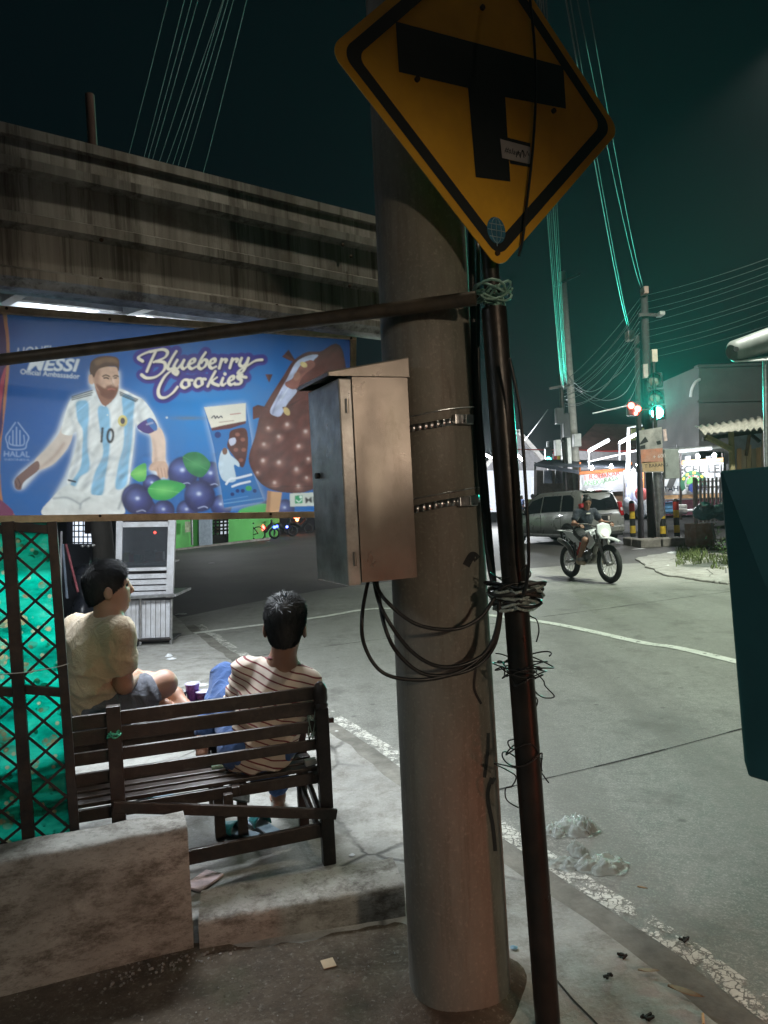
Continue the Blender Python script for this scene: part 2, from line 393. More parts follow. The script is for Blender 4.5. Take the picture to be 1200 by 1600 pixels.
m.base(c); m.rough(m.ramp(m.noise(8, 4), [(0.3, 0.55), (0.7, 0.8)])); m.bump(m.noise(45, 5, 0.7, (1,1,.5)), 0.35, 0.006)
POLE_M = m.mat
pole = thing('utility_pole', 'thick concrete utility pole carrying the grey meter box', 'utility pole', (pole_c(0).x, pole_c(0).y, 0))
def pole_r(z): return 0.166-0.0085*z
zs = list(np.linspace(-0.2, 9.5, 60)); mb = MB()
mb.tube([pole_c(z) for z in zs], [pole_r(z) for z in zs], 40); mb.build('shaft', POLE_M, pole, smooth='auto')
for py, wv in ((661, .022), (790, .024)):
    z = at(690, py, 2.25).z; mb = MB(); n = 48
    ring = []
    for k in range(n+1):
        a = 2*math.pi*k/n; wob = 0.004*math.sin(a*2+py)
        q = pole_c(z); r = pole_r(z)+0.003+0.0006*math.sin(a*5)
        ring.append((Vector((q.x+r*math.cos(a), q.y+r*math.sin(a), z+wob+0.02*math.cos(a)))))
    for k in range(n): mb.quad(ring[k]-UP*wv/2, ring[k+1]-UP*wv/2, ring[k+1]+UP*wv/2, ring[k]+UP*wv/2)
    sb = mb.build('steel_strap', STEELBAND, pole, smooth=True)
    sol = sb.modifiers.new('s', 'SOLIDIFY'); sol.thickness = 0.002
    mb = MB(); q = pole_c(z); a = math.radians(-62); r = pole_r(z)+.012
    for da in (0, .22):
        c0 = Vector((q.x+r*math.cos(a+da), q.y+r*math.sin(a+da), z+0.02*math.cos(a)))
        mb.box(c0, (.035,.018,.03), rot('Z', math.degrees(a+da)+90))
    mb.build('strap_buckle', STEELBAND, sb, bevel=.002)
    mb = MB(); P = []
    for k in range(30):
        a = math.radians(-150+k*6.5); r = pole_r(z)+.004; P.append((q.x+r*math.cos(a), q.y+r*math.sin(a), z+.035+0.02*math.cos(a)))
    mb.tube(P, .0022, 5); mb.build('tie_wire', GALV, sb)
# graffiti strokes on the shaft: dark paint, flat on the curved face
GR_M = mat('black_spray_paint', (0.02,0.018,0.02), 0.6, var=0.2, bump=0)
def on_pole(px, py, lift=0.0012):
    d = ray(px, py); o = CAMP; best = None
    t = 1.8
    for i in range(900):
        p = o+d*t; c = pole_c(p[2])
        if math.hypot(p[0]-c.x, p[1]-c.y) <= pole_r(p[2])+lift: return Vector(p)
        t += 0.0012
    return None
def pole_stroke(pts, wpx):
    mb = MB(); S = smoothpts(pts, 8); prev = None
    for i, (x, y) in enumerate(S):
        j = min(i+1, len(S)-1); k = max(i-1, 0); tx, ty = S[j][0]-S[k][0], S[j][1]-S[k][1]; L = math.hypot(tx, ty) or 1
        nx, ny = -ty/L*wpx/2, tx/L*wpx/2
        a, b = on_pole(x+nx, y+ny), on_pole(x-nx, y-ny)
        if a is None or b is None: prev = None; continue
        if prev: mb.quad(prev[0], a, b, prev[1])
        prev = (a, b)
    if mb.f: mb.build('spray_stroke', GR_M, pole)
pole_stroke([(728,884),(738,868),(746,874)], 12)
pole_stroke([(744,1040),(741,1075),(752,1100)], 4)
pole_stroke([(763,1145),(762,1175),(757,1215)], 5)
pole_stroke([(768,1215),(762,1245),(770,1290),(774,1330)], 6)
pole_stroke([(768,1225),(773,1215)], 5)

# soil mound at pole foot
mb = MB(); q = pole_c(0); n = 40
R0 = [(q.x+.155*math.cos(2*math.pi*k/n), q.y+.155*math.sin(2*math.pi*k/n), .03+.006*math.sin(k*.47)) for k in range(n)]
R1 = [(q.x+(.225+.018*math.sin(k*.63))*math.cos(2*math.pi*k/n), q.y+(.225+.018*math.sin(k*.63))*math.sin(2*math.pi*k/n), -.003) for k in range(n)]
mb.add(R0+R1, [(k,(k+1) % n,n+(k+1) % n,n+k) for k in range(n)]); struct(mb.build('soil_mound', G['soil'], smooth=True), 'structure')

# ---------------------------------------------------------------- steel sign post, warning sign, cross pipe
sp0 = at(856,1600,2.2); sp1 = at(770,460,2.2); sd = (sp1-sp0)/(sp1.z-sp0.z)
def post_c(z): return sp0+sd*(z-sp0.z)
STEEL_D = mat('weathered_steel_pipe', (0.022,0.022,0.022), 0.34, 0.5, var=0.4, vs=10, bump=0.2, bs=50, dirt=(0.06,0.038,0.028), ds=8, damt=0.4)
post = thing('sign_post', 'dark steel pipe post wrapped in wire beside the concrete pole', 'sign post', (post_c(0).x, post_c(0).y, 0))
mb = MB(); mb.tube([post_c(z) for z in np.linspace(-.2, 2.16, 14)], .038, 20); mb.build('pipe', STEEL_D, post, smooth='auto')
mb = MB(); mb.tube([post_c(z)+Vector((.012,.075,0)) for z in np.linspace(2.1, 3.3, 8)], .026, 16); mb.build('upper_pipe', STEEL_D, post, smooth='auto')
# plastic-wrapped joint and cable tie bundle
def scribble(c, rx, ry, rz, n, r, mat_, name, parent, seed=1, turns=3.0):
    rr = random.Random(seed); mb = MB(); P = []
    ph = [rr.uniform(0, 6.28) for _ in range(6)]
    for i in range(n):
        t = i/n*turns*6.283
        P.append((c[0]+rx*(math.cos(t)+.35*math.sin(2.3*t+ph[0])), c[1]+ry*(math.sin(t)+.3*math.cos(1.7*t+ph[1])), c[2]+rz*(math.sin(.63*t+ph[2])+.5*math.sin(2.9*t+ph[3]))))
    mb.tube(P, r, 6); return mb.build(name, mat_, parent, smooth=True)
GREENW = mat('pale_green_wire', (0.16,0.30,0.25), 0.4, var=.2, bump=0)
PLAS = mat('clear_plastic_wrap', (0.35,0.42,0.40), 0.25, var=.4, vs=30, bump=.5, bs=40, trans=.3)
zt = at(780,458,2.2).z; c = post_c(zt)
scribble(c, .042,.042,.02, 120, .004, GREENW, 'wire_knot', post, 3, 6)
zt = at(800,930,2.2).z; c = post_c(zt)
for k in range(5): scribble(c+Vector((0,0,.012*(k-2))), .05+.004*k,.05,.012, 110, .005, [PLAS, BLACK, DARKMET][k % 3], 'cable_binding', post, 10+k, 4)
for k, (px, py, rx, rz, tn) in enumerate([(812,1042,.062,.012,2.5),(815,1050,.055,.02,2.2),(806,1035,.075,.02,1.5),(795,1180,.05,.03,1.0),(800,1200,.06,.04,1.0),(812,905,.055,.03,1.6)]):
    c = post_c(at(px, py, 2.2).z); scribble(c, rx, .05, rz, 90, .0022, BLACK, 'loose_wire', post, 30+k, tn)
def wire(name, pts, r, parent, m=None, n=8, Y=None):
    mb = MB(); mb.tube(smoothpts(pts, n), r, 6); return mb.build(name, m or BLACK, parent, smooth=True)
Yw = 2.19
wire('loose_wire', [at(*q, Yw) for q in [(818,935),(826,960),(838,968),(842,985),(838,1003)]], .0022, post)
wire('loose_wire', [at(*q, Yw) for q in [(826,1040),(848,1062),(852,1072),(866,1088),(850,1090),(836,1080),(830,1060)]], .0022, post)
wire('loose_wire', [at(*q, Yw) for q in [(818,1060),(834,1085),(840,1095),(836,1108)]], .0022, post)
wire('loose_wire', [at(*q, Yw) for q in [(806,1200),(785,1195),(772,1193),(790,1202),(806,1213),(800,1228),(790,1232),(792,1250),(810,1262)]], .0022, post)
wire('loose_wire', [at(*q, Yw) for q in [(805,1155),(794,1158),(797,1168),(808,1172)]], .0022, post)
# yellow diamond sign
SGC = Vector((0.3816, 2.2276, 2.8089)); SU = Vector((math.cos(.4898), math.sin(.4898), 0)); SV = Vector((-0.012, 0.02, 1)).normalized()
SN = SV.cross(SU).normalized(); SN = SN if SN.y < 0 else -SN
rp = (rot('Z', 0)); ri = -0.015
su = SU*math.cos(ri)+SV*math.sin(ri); sv = SV*math.cos(ri)-SU*math.sin(ri)
def sg(u, v, lift=0.0): return SGC+su*u+sv*v+SN*lift
def rdiamond(h, r):
    P = []
    cs = [(h,0),(0,h),(-h,0),(0,-h)]; k = r*math.sqrt(2)
    for i, (cx, cy) in enumerate(cs):
        L = math.hypot(cx, cy); c = (cx*(1-k/h), cy*(1-k/h)); a0 = math.atan2(cy, cx)
        for j in range(9): a = a0-math.pi/4+j*math.pi/16; P.append((c[0]+r*math.cos(a), c[1]+r*math.sin(a)))
    return P
def sgprism(P, l0, l1, name, m, parent): 
    mb = MB(); mb.prism([sg(u, v, l0) for u, v in P], SN*(l1-l0)); return mb.build(name, m, parent)
YEL = mat('faded_yellow_sheeting', (0.66,0.36,0.02), 0.5, var=0.12, vs=3, bump=0.05, dirt=(0.38,0.20,0.03), ds=4, damt=0.4)
SBLK = mat('sign_black', (0.012,0.014,0.015), 0.5, var=0.2, bump=0)
sign = thing('warning_sign', 'yellow diamond T-junction warning sign with black border on the steel post', 'road sign', tuple(SGC))
sgprism(rdiamond(.53, .045), -.003, 0, 'plate', YEL, sign)
mb = MB(); a = rdiamond(.495, .042); b = rdiamond(.445, .03); n = len(a)
mb.add([sg(u,v,.001) for u,v in a]+[sg(u,v,.001) for u,v in b], [(i,(i+1) % n,n+(i+1) % n,n+i) for i in range(n)]); mb.build('border', SBLK, sign)
def uvpx(px, py):   # pixel -> sign plane coords
    d = Vector(ray(px, py)); o = Vector(CAMP); t = (SGC-o).dot(SN)/d.dot(SN); p = o+d*t-SGC; return p.dot(su), p.dot(sv)
T = [uvpx(*q) for q in [(618,34),(880,104),(884,170),(789,152),(797,284),(743,277),(731,138),(623,113)]]
mb = MB(); mb.poly([sg(u, v, .0011) for u, v in T]); mb.build('junction_symbol', SBLK, sign)
st = [uvpx(*q) for q in [(781,217),(828,230),(829,257),(784,247)]]
mb = MB(); mb.poly([sg(u,v,.0016) for u,v in st]); stk = mb.build('sticker', mat('grey_paper_sticker', (0.38,0.37,0.36), .7, var=.15, bump=0), sign)
for q in ([(783,213),(828,224),(828,230),(783,218)], [(795,250),(829,257),(829,262),(797,256)]):
    mb = MB(); mb.poly([sg(*uvpx(*k), .0016) for k in q]); mb.build('sticker_edge', SBLK, stk)
u0, v0 = uvpx(787, 238); u1, v1 = uvpx(826, 248); dv = sg(u1,v1)-sg(u0,v0)
text('sticker_lettering', '#slam', SBLK, stk, sg(u0,v0,.0018), dv, SN.cross(dv), .026, shear=.3)
for kk, P in enumerate(([(806,246),(809,236),(812,247),(815,235),(818,247)],[(816,235),(820,245),(823,237),(826,244)])):
    S = [sg(*uvpx(*k), .002) for k in P]; mb = MB(); mb.tube(S, .0016, 4); mb.build('sticker_scrawl', SBLK, stk)
cu, cv = uvpx(775, 360); BLU = mat('blue_emblem', (0.03,0.14,0.22), .5, var=.3, vs=40, bump=0); 
mb = MB(); mb.poly([sg(cu+.034*math.cos(a), cv+.040*math.sin(a), .0012) for a in np.linspace(0, 6.283, 28)[:-1]]); em = mb.build('emblem', BLU, sign)
EML = mat('emblem_lines', (0.20,0.30,0.33), .5, var=0, bump=0)
for a, b in [((-.032,0),(.032,0)),((0,-.048),(0,.038)),((-.026,.018),(.026,.018)),((-.026,-.02),(.026,-.02))]:
    mb = MB(); mb.tube([sg(cu+a[0],cv+a[1],.0016), sg(cu+b[0],cv+b[1],.0016)], .0014, 4); mb.build('emblem_line', EML, em)
mb = MB(); mb.tube([sg(cu+.018*math.cos(a), cv+.038*math.sin(a), .0016) for a in np.linspace(0,6.283,24)], .0012, 4); mb.build('emblem_line', EML, em)
BOLT = mat('rusty_bolt', (0.05,0.03,0.02), .6, .5, bump=.2)
for q in [(651,125),(864,174),(753,13),(776,396)]:
    u, v = uvpx(*q); mb = MB(); mb.tube([sg(u,v,.0), sg(u,v,.008)], .008, 10); mb.build('bolt', BOLT, sign, smooth='auto')
mb = MB(); mb.bar(sg(-.2,0,-.02), sg(.2,0,-.02), .03, .03); mb.bar(sg(0,-.4,-.02), sg(0,.4,-.02), .03, .03, up=SN); mb.build('rear_bracket', DARKMET, sign)
mb = MB(); mb.tube(smoothpts([sg(*uvpx(*q), .012) for q in [(818,-60),(824,0),(831,70),(833,150),(828,240),(818,330),(812,380),(806,402)]], 8), .0045, 6)
tag(mb.build('hanging_cable', BLACK, smooth=True), 'thin black cable hanging across the face of the yellow sign', 'cable')
# horizontal pipe tied to the post
pe = at(744,466,2.15); pl = pe+ (at(0,561,2.58)-pe)*1.35
mb = MB(); mb.tube([pe, pe*.5+pl*.5-UP*.006, pl], [.0215,.0205,.0215], 16)
cp = tag(mb.build('cross_pipe', mat('rusty_cross_pipe', (0.055,0.047,0.038), .5, .5, var=.4, vs=12, bump=.3, bs=60, dirt=(0.14,0.10,0.06), ds=9), smooth='auto'), 'long rusty steel pipe running across from the sign post past the banner', 'pipe')
# cables clipped along poles
tag(wire('power_cable', [at(735,-40,2.34), at(734,200,2.33), at(738,450,2.33), at(745,640,2.33), at(757,800,2.3), at(770,905,2.24), post_c(at(790,930,2.2).z)+Vector((-.03,-.03,0))], .011, None), 'thick black cable running down between the concrete pole and sign post', 'cable')
tag(wire('power_cable', [at(747,380,2.4), at(748,600,2.4), at(760,760,2.36), at(772,900,2.3), at(778,925,2.24)], .007, None), 'thinner black cable behind the thick one down the pole', 'cable')
tag(wire('drop_cable', [at(796,560,2.1), at(812,640,2.1), at(820,740,2.1), at(826,860,2.1), at(822,915,2.13), at(808,945,2.15)], .005, None), 'slack black cable hanging just right of the sign post', 'cable')
# ---------------------------------------------------------------- grey meter box on the pole
m = NM('hammered_grey_paint')
c = m.ramp(m.noise(4, 5, .6), [(0.3, (0.20,0.185,0.165)), (0.7, (0.30,0.28,0.25))])
c = m.mix(m.ramp(m.noise(9, 6, .75, (1,1,.4)), [(0.55, 0.0), (0.75, 0.5)]), c, (0.10,0.075,0.055))
m.base(c); m.rough(m.ramp(m.noise(6, 4), [(0.3, 0.26), (0.7, 0.40)])); m.p(Metallic=0.65)
nb = m.bump(m.noise(320, 3, .6), 0.22, 0.002); BOXM = m.mat
bx0 = at(547, 760, 2.08); bx0.z = 0
da = Vector((-.418, .909, 0)); db = Vector((.909, .418, 0))      # along the door (away), along the side (right)
WD, WS = .25, .198
zb = at(547, 912, 2.08).z; zt_ = at(535, 585, 2.08).z
mbox = thing('meter_box', 'dented grey steel meter box with rain hood strapped to the concrete pole', 'electrical box', (bx0.x, bx0.y, zb))
def bq(a, b, z): return bx0+da*a+db*b+UP*z
mb = MB()
# body as a grid so that the side can be dented
def dent(b, z):
    u = (b-.115)/.05; v = (z-(zt_-.14))/.09
    return 0.006*math.exp(-(u*u+v*v)) + 0.003*math.exp(-(((b-.06)/.03)**2+((z-zt_+.30)/.12)**2))
nx, nz = 18, 40; vs = []
for i in range(nx+1):
    for j in range(nz+1):
        b = .022+(WS-.022)*i/nx; z = zb+(zt_-zb)*j/nz; vs.append(bq(dent(b, z), b, z))
mb.add(vs, [(i*(nz+1)+j,(i+1)*(nz+1)+j,(i+1)*(nz+1)+j+1,i*(nz+1)+j+1) for i in range(nx) for j in range(nz)])
side = mb.build('side_panel', BOXM, mbox, smooth=True)
mb = MB(); P = lambda a, b, z: bq(a, b, z)
mb.quad(P(0,.022,zb),P(WD,.022,zb),P(WD,WS,zb),P(0,WS,zb)); mb.quad(P(0,.022,zt_),P(WD,.022,zt_),P(WD,WS,zt_),P(0,WS,zt_))
mb.quad(P(WD,.022,zb),P(WD,WS,zb),P(WD,WS,zt_),P(WD,.022,zt_)); mb.quad(P(0,WS,zb),P(WD,WS,zb),P(WD,WS,zt_),P(0,WS,zt_)); mb.quad(P(0,.022,zb),P(WD,.022,zb),P(WD,.022,zt_),P(0,.022,zt_))
mb.build('case', BOXM, mbox)
mb = MB(); dz0, dz1 = zb-.006, zt_-.012
mb.hexa([P(-.006,-.022,dz0),P(WD+.006,-.022,dz0),P(WD+.006,.018,dz0),P(-.006,.018,dz0),P(-.006,-.022,dz1),P(WD+.006,-.022,dz1),P(WD+.006,.018,dz1),P(-.006,.018,dz1)])
door = mb.build('door', mat('worn_door_paint', (0.42,0.43,0.42), .33, .5, var=.25, vs=7, bump=.15, bs=120, dirt=(0.12,0.10,0.08), ds=9, damt=.7), mbox, bevel=.004)
mb = MB(); q = P(WD*.75, -.023, (zb+zt_)/2+.02); mb.tube([q, q-db*.012], .009, 12); mb.build('lock', SBLK, door, smooth='auto')
mb = MB()
for z in (zb+.07, zt_-.09):
    mb = MB(); mb.tube([P(-.009,.0,z-.02), P(-.009,.0,z+.02)], .005, 8); mb.build('hinge', BOXM, door, smooth='auto')
# hood: sloping plate with a skirt
mb = MB(); h0, h1 = zt_+.055, zt_+.005
a0, a1, b0, b1 = -.012, WD+.012, -.055, WS+.004
top = [P(a0,b0,h1),P(a0,b1-.0,h0),P(a1,b1,h0),P(a1,b0,h1)]; low = [P(a0,b0,h1-.012),P(a0,b1,zt_-.004),P(a1,b1,zt_-.004),P(a1,b0,h1-.012)]
mb.add(top+low, [(0,1,2,3),(0,4,5,1),(1,5,6,2),(2,6,7,3),(3,7,4,0)])
hood = mb.build('rain_hood', BOXM, mbox, bevel=.004); so = hood.modifiers.new('s','SOLIDIFY'); so.thickness = .003
mb = MB(); q = P(WD*.5, WS+.012, 0)
for z in (at(640,661,2.2).z, at(640,790,2.2).z):
    mb = MB(); mb.bar(P(.06,WS+.006,z), P(WD-.06,WS+.006,z), .018, .03); mb.build('mounting_rail', GALV, mbox)
cab_end = [post_c(at(785,925,2.2).z)+Vector((-.035,-.02,0)), post_c(at(778,1000,2.2).z)+Vector((-.03,-.03,0))]
b0p = P(.12,.10,zb+.01)
mb = MB()
for spec in ([(588,918),(600,935),(650,975),(710,983),(750,965),(772,935)], [(584,918),(596,950),(640,1015),(690,1042),(745,1030),(775,995),(780,940)],
             [(582,918),(566,960),(570,1010),(600,1052),(660,1062),(725,1046),(768,1005),(782,945)], [(586,918),(600,975),(625,1025),(670,1055),(735,1046),(772,1010),(784,950)]):
    mb2 = MB(); Pp = [at(x, y, 2.10+.06*max(0,(x-640))/140) for x, y in spec]; Pp[0] = b0p+Vector((random.uniform(-.02,.02),0,0))
    mb2.tube(smoothpts(Pp, 10), .0058, 8); mb2.build('supply_cable', BLACK, mbox, smooth=True)

# ---------------------------------------------------------------- canopy roof with corrugated fascia
fa = at(0, 320, 2.6); fa.z = 0
def fl(t, o, z): return Vector((fa.x, fa.y, 0))+D1*t-N1*o+UP*z     # t along, o towards the street
zB = at(0, 441, 2.6).z; zT = at(0, 190, 2.6).z; H = zT-zB
m = NM('streaked_zinc')
st = m.noise(1.0, 5, .7, stretch=(0.788*5.5, 0.616*5.5, 0.18), dist=.2)
c = m.ramp(st, [(0.30, (0.085,0.08,0.072)), (0.45, (0.21,0.205,0.19)), (0.60, (0.32,0.318,0.30)), (0.72, (0.50,0.50,0.48))])
st2 = m.noise(1.0, 6, .75, stretch=(16, 12, 0.5), loc=(3,1,0))
c = m.mix(m.ramp(st2, [(0.50, 0.0), (0.62, 0.75)]), c, (0.055,0.048,0.04))
c = m.mix(m.ramp(m.noise(7, 6, .7), [(0.55, 0.0), (0.70, 0.5)]), c, (0.10,0.085,0.06))
m.base(c); m.rough(m.ramp(st, [(0.3, 0.75), (0.7, 0.5)])); m.p(Metallic=0.35); m.bump(m.noise(30, 4), .15, .004); ZINC = m.mat
can = thing('canopy_roof', 'streaked corrugated zinc canopy roof above the blue banner', 'roof', (fa.x, fa.y, zB))
prof = [(-.10,-.012),(0,-.012),(.012,.0),(.042,.012),(.042,.040),(.0,.062)]
for k in range(2):
    b = .225+.195*k; prof += [(.0,b-.035),(.042,b-.022),(.044,b+.012),(.004,b+.030)]
prof += [(0,H-.045),(.016,H-.040),(.018,H-.004),(-.02,H),(-.10,H)]
mb = MB(); ts = np.linspace(-2.6, 1.80, 60); mP = len(prof); vs = []
for t in ts:
    for o, z in prof:
        vs.append(fl(t, o+.005*math.sin(t*3+z*4)+.004*mnoise.noise(Vector((t*2,z*5,0))), zB+z+.004*math.sin(t*2.2)))
mb.add(vs, [(i*mP+k,(i+1)*mP+k,(i+1)*mP+k+1,i*mP+k+1) for i in range(len(ts)-1) for k in range(mP-1)])
fs = mb.build('fascia_sheet', ZINC, can, smooth='auto'); so = fs.modifiers.new('s','SOLIDIFY'); so.thickness = .002
for px, py in [(432,478),(157,437),(158,375),(548,401),(546,447),(535,383)]:
    d = Vector(ray(px, py)); o = Vector(CAMP); t = (Vector((fa.x,fa.y,0))-N1*.03-o).dot(N1)/d.dot(N1); q = o+d*t
    mb = MB(); mb.lathe([(.008,0),(.008,.006),(.004,.009)], q, 10, R=(-N1).to_track_quat('Z','Y').to_matrix()); mb.build('roof_screw', BOLT, fs, smooth='auto')
WHITEP = mat('white_roof_sheet', (0.72,0.75,0.80), .35, .1, var=.12, vs=6, bump=.1, dirt=(0.35,0.36,0.36), ds=4, damt=.5)
for k in range(5):     # corrugated sheets behind the fascia, seen from below
    mb = MB(); t0 = -2.55+k*.87; n = 24; rows = []
    for i in range(n+1):
        t = t0+.86*i/n; zc = .012*math.cos(i/n*2*math.pi*5)
        rows.append([fl(t, -.06, zB+.10+zc+.004*k), fl(t, -2.0, zB+.34+zc+.004*k), fl(t, -4.4, zB+.62+zc+.004*k)])
    mb.add([q for r in rows for q in r], [(i*3+j,(i+1)*3+j,(i+1)*3+j+1,i*3+j+1) for i in range(n) for j in range(2)])
    mb.build('roof_sheet', WHITEP, can, smooth=True)
RAFT = mat('painted_rafter', (0.45,0.46,0.46), .5, .2, var=.2, bump=.1, dirt=(.15,.14,.13), damt=.5)
for t in (-1.7, -.55, .12, .62, 1.35):
    mb = MB(); mb.bar(fl(t,-.05,zB+.045), fl(t,-4.3,zB+.56), .045, .06); mb.build('rafter', RAFT, can)
for o in (-.55, -1.5, -2.9):
    mb = MB(); mb.bar(fl(-2.5,o,zB+.045+.118*(-o)), fl(1.75,o,zB+.045+.118*(-o)), .035, .035); mb.build('purlin', GALV, can)
for t, o in ((-2.3,-4.2), (-2.4,-.4)):
    mb = MB(); mb.tube([fl(t,o,-.1), fl(t,o,zB+.05-.118*o)], .03, 12); mb.build('roof_post', DARKMET, can, smooth='auto')
mb = MB(); q = at(146, 225, 3.6); mb.tube([q-UP*.5, at(140,148,3.6)], .022, 10)
tag(mb.build('rusty_stub_post', mat('stub_rust', (.05,.024,.02), .8, var=.3, bump=.3), smooth='auto'), 'short rusty post sticking up behind the canopy edge', 'post')

# fluorescent tubes under the canopy
TUBEM = emat('fluorescent_glow', (0.86, 0.95, 1.0), 14.0)
def tube_lamp(c, d, L, power, label, col=(0.86,0.94,1.0), group=None, drop=.12, below=True):
    th = thing('tube_lamp', label, 'lamp', tuple(c), group)
    a, b = c-d*L/2, c+d*L/2
    mb = MB(); mb.tube([a, b], .013, 10); mb.build('tube', TUBEM, th, smooth='auto')
    mb = MB(); mb.bar(a+UP*.035, b+UP*.035, .05, .03); mb.build('batten', RAFT, th)
    for q in (a, b):
        mb = MB(); mb.box(q+UP*.012, (.03,.03,.06)); mb.build('lampholder', RAFT, th)
    for q in (a*.8+b*.2, a*.2+b*.8):
        mb = MB(); mb.tube([q+UP*.05, q+UP*(.05+drop)], .004, 6); mb.build('hanger', GALV, th)
    l = light('tube_light', 'AREA', tuple(c-UP*.02), power, col, L, target=c-UP, size_y=.05)
    l.rotation_euler = (0, 0, math.atan2(d.y, d.x)); 
    l.parent = th; l.matrix_parent_inverse = Matrix.Translation(-WORLDP[th.name])
    u = light('tube_uplight', 'AREA', tuple(c+UP*.06), power*.5, col, L, target=c+UP, size_y=.05); u.rotation_euler = (math.pi, 0, math.atan2(d.y, d.x))
    u.parent = th; u.matrix_parent_inverse = Matrix.Translation(-WORLDP[th.name])
    return th
tube_lamp(TUBE_A, D1, 1.2, 62, 'white fluorescent tube under the canopy behind the banner', drop=.10)
tc = tube_lamp(Vector((-2.35,.95,2.5)), Vector((.3,.95,0)).normalized(), 1.2, 9, 'added white fluorescent fill tube on a post left of the viewpoint', drop=.05)  # added off-frame fill for the wall front and the box door
mb = MB(); mb.tube([(-2.35,.95,-.05),(-2.35,.95,2.6)], .03, 10); mb.build('added_lamp_post', DARKMET, tc, smooth='auto')
tube_lamp(TUBE_B, D1, 1.2, 75, 'white fluorescent tube further back under the canopy near the cart')

# ---------------------------------------------------------------- printed banner (colours painted into the vinyl sheet as its print)
BX0, BX1, BY0, BY1, SS = -40, 570, 470, 830, 2
CW, CH = (BX1-BX0)*SS, (BY1-BY0)*SS
yy, xx = np.mgrid[0:CH, 0:CW].astype(np.float32); xx = xx/SS+BX0; yy = yy/SS+BY0
CV = np.zeros((CH, CW, 3), np.float32)
def sr(*c): return np.array(srgb(*c), np.float32)
def blur(a, r):
    r = int(r*SS)
    if r < 1: return a
    rr = np.flatnonzero(a.max(1) > 0); cc = np.flatnonzero(a.max(0) > 0)
    if not len(rr): return a
    q = 3*r+2; sl = (slice(max(0, rr[0]-q), rr[-1]+q), slice(max(0, cc[0]-q), cc[-1]+q)); full = np.zeros_like(a); a = a[sl]
    full[sl] = _blur(a, r); return full
def _blur(a, r):
    for ax in (0, 1):
        for _ in range(2):
            p = np.concatenate([np.repeat(np.take(a,[0],ax), r+1, ax), a, np.repeat(np.take(a,[-1],ax), r, ax)], ax)
            cs = np.cumsum(p, ax, dtype=np.float64); n = a.shape[ax]
            a = ((np.take(cs, range(2*r+1, 2*r+1+n), ax)-np.take(cs, range(0, n), ax))/(2*r+1)).astype(np.float32)
    return a
def pmask(P, smooth=0):
    P = [tuple(p) for p in (smoothpts(P, 6, True) if smooth else P)]
    M_ = np.zeros((CH, CW), np.float32); n = len(P)
    xs = [p[0] for p in P]; ys = [p[1] for p in P]
    i0, i1 = max(0, int((min(ys)-BY0)*SS)-1), min(CH, int((max(ys)-BY0)*SS)+2); j0, j1 = max(0, int((min(xs)-BX0)*SS)-1), min(CW, int((max(xs)-BX0)*SS)+2)
    if i1 <= i0 or j1 <= j0: return M_
    X, Y = xx[i0:i1,j0:j1], yy[i0:i1,j0:j1]; m = np.zeros(X.shape, bool)
    for i in range(n):
        (x0, y0), (x1, y1) = P[i], P[(i+1) % n]
        if y0 == y1: continue
        m ^= ((y0 > Y) != (y1 > Y)) & (X < (x1-x0)*(Y-y0)/(y1-y0)+x0)
    M_[i0:i1,j0:j1] = m; return M_
def put(mask, col, alpha=1.0):
    global CV
    col = np.asarray(col, np.float32); r = np.flatnonzero(mask.max(1) > .002); c = np.flatnonzero(mask.max(0) > .002)
    if not len(r) or not len(c): return
    sl = (slice(r[0], r[-1]+1), slice(c[0], c[-1]+1)); k = (mask[sl]*alpha)[..., None]
    CV[sl] = CV[sl]*(1-k)+col*k
def fill(P, col, smooth=1, soft=0, alpha=1.0, mask=None):
    m = pmask(P, smooth) if mask is None else mask
    if soft: m = blur(m, soft)
    put(m, col, alpha); return m
def ell(cx, cy, rx, ry, ang=0):
    c, s = math.cos(math.radians(ang)), math.sin(math.radians(ang)); dx, dy = xx-cx, yy-cy
    return np.sqrt(((dx*c+dy*s)/rx)**2+((-dx*s+dy*c)/ry)**2)
def disc(cx, cy, rx, ry, ang, col, soft=.05, alpha=1): put(np.clip((1-ell(cx,cy,rx,ry,ang))/soft+.5, 0, 1), col, alpha)
def stroke(P, wd, col, alpha=1, nib=0.0, sm=8, ang=0.6, soft=.8):
    S = [np.array(p, float) for p in smoothpts(P, sm)]; d = np.full((CH, CW), 1e9, np.float32)
    for a, b in zip(S[:-1], S[1:]):
        v = b-a; L = float(v@v) or 1e-6
        x0, x1 = min(a[0],b[0])-22, max(a[0],b[0])+22; y0, y1 = min(a[1],b[1])-22, max(a[1],b[1])+22
        i0, i1 = max(0, int((y0-BY0)*SS)), min(CH, int((y1-BY0)*SS)); j0, j1 = max(0, int((x0-BX0)*SS)), min(CW, int((x1-BX0)*SS))
        if i1 <= i0 or j1 <= j0: continue
        X, Y = xx[i0:i1,j0:j1], yy[i0:i1,j0:j1]
        t = np.clip(((X-a[0])*v[0]+(Y-a[1])*v[1])/L, 0, 1); dd = np.hypot(X-a[0]-t*v[0], Y-a[1]-t*v[1])
        if nib: dd = dd - wd*.5*nib*abs(math.sin(math.atan2(v[1], v[0])+ang))
        d[i0:i1,j0:j1] = np.minimum(d[i0:i1,j0:j1], dd)
    m = np.clip((wd/2-d)/soft+.5, 0, 1)
    if col is not None: put(m, col, alpha)
    return m
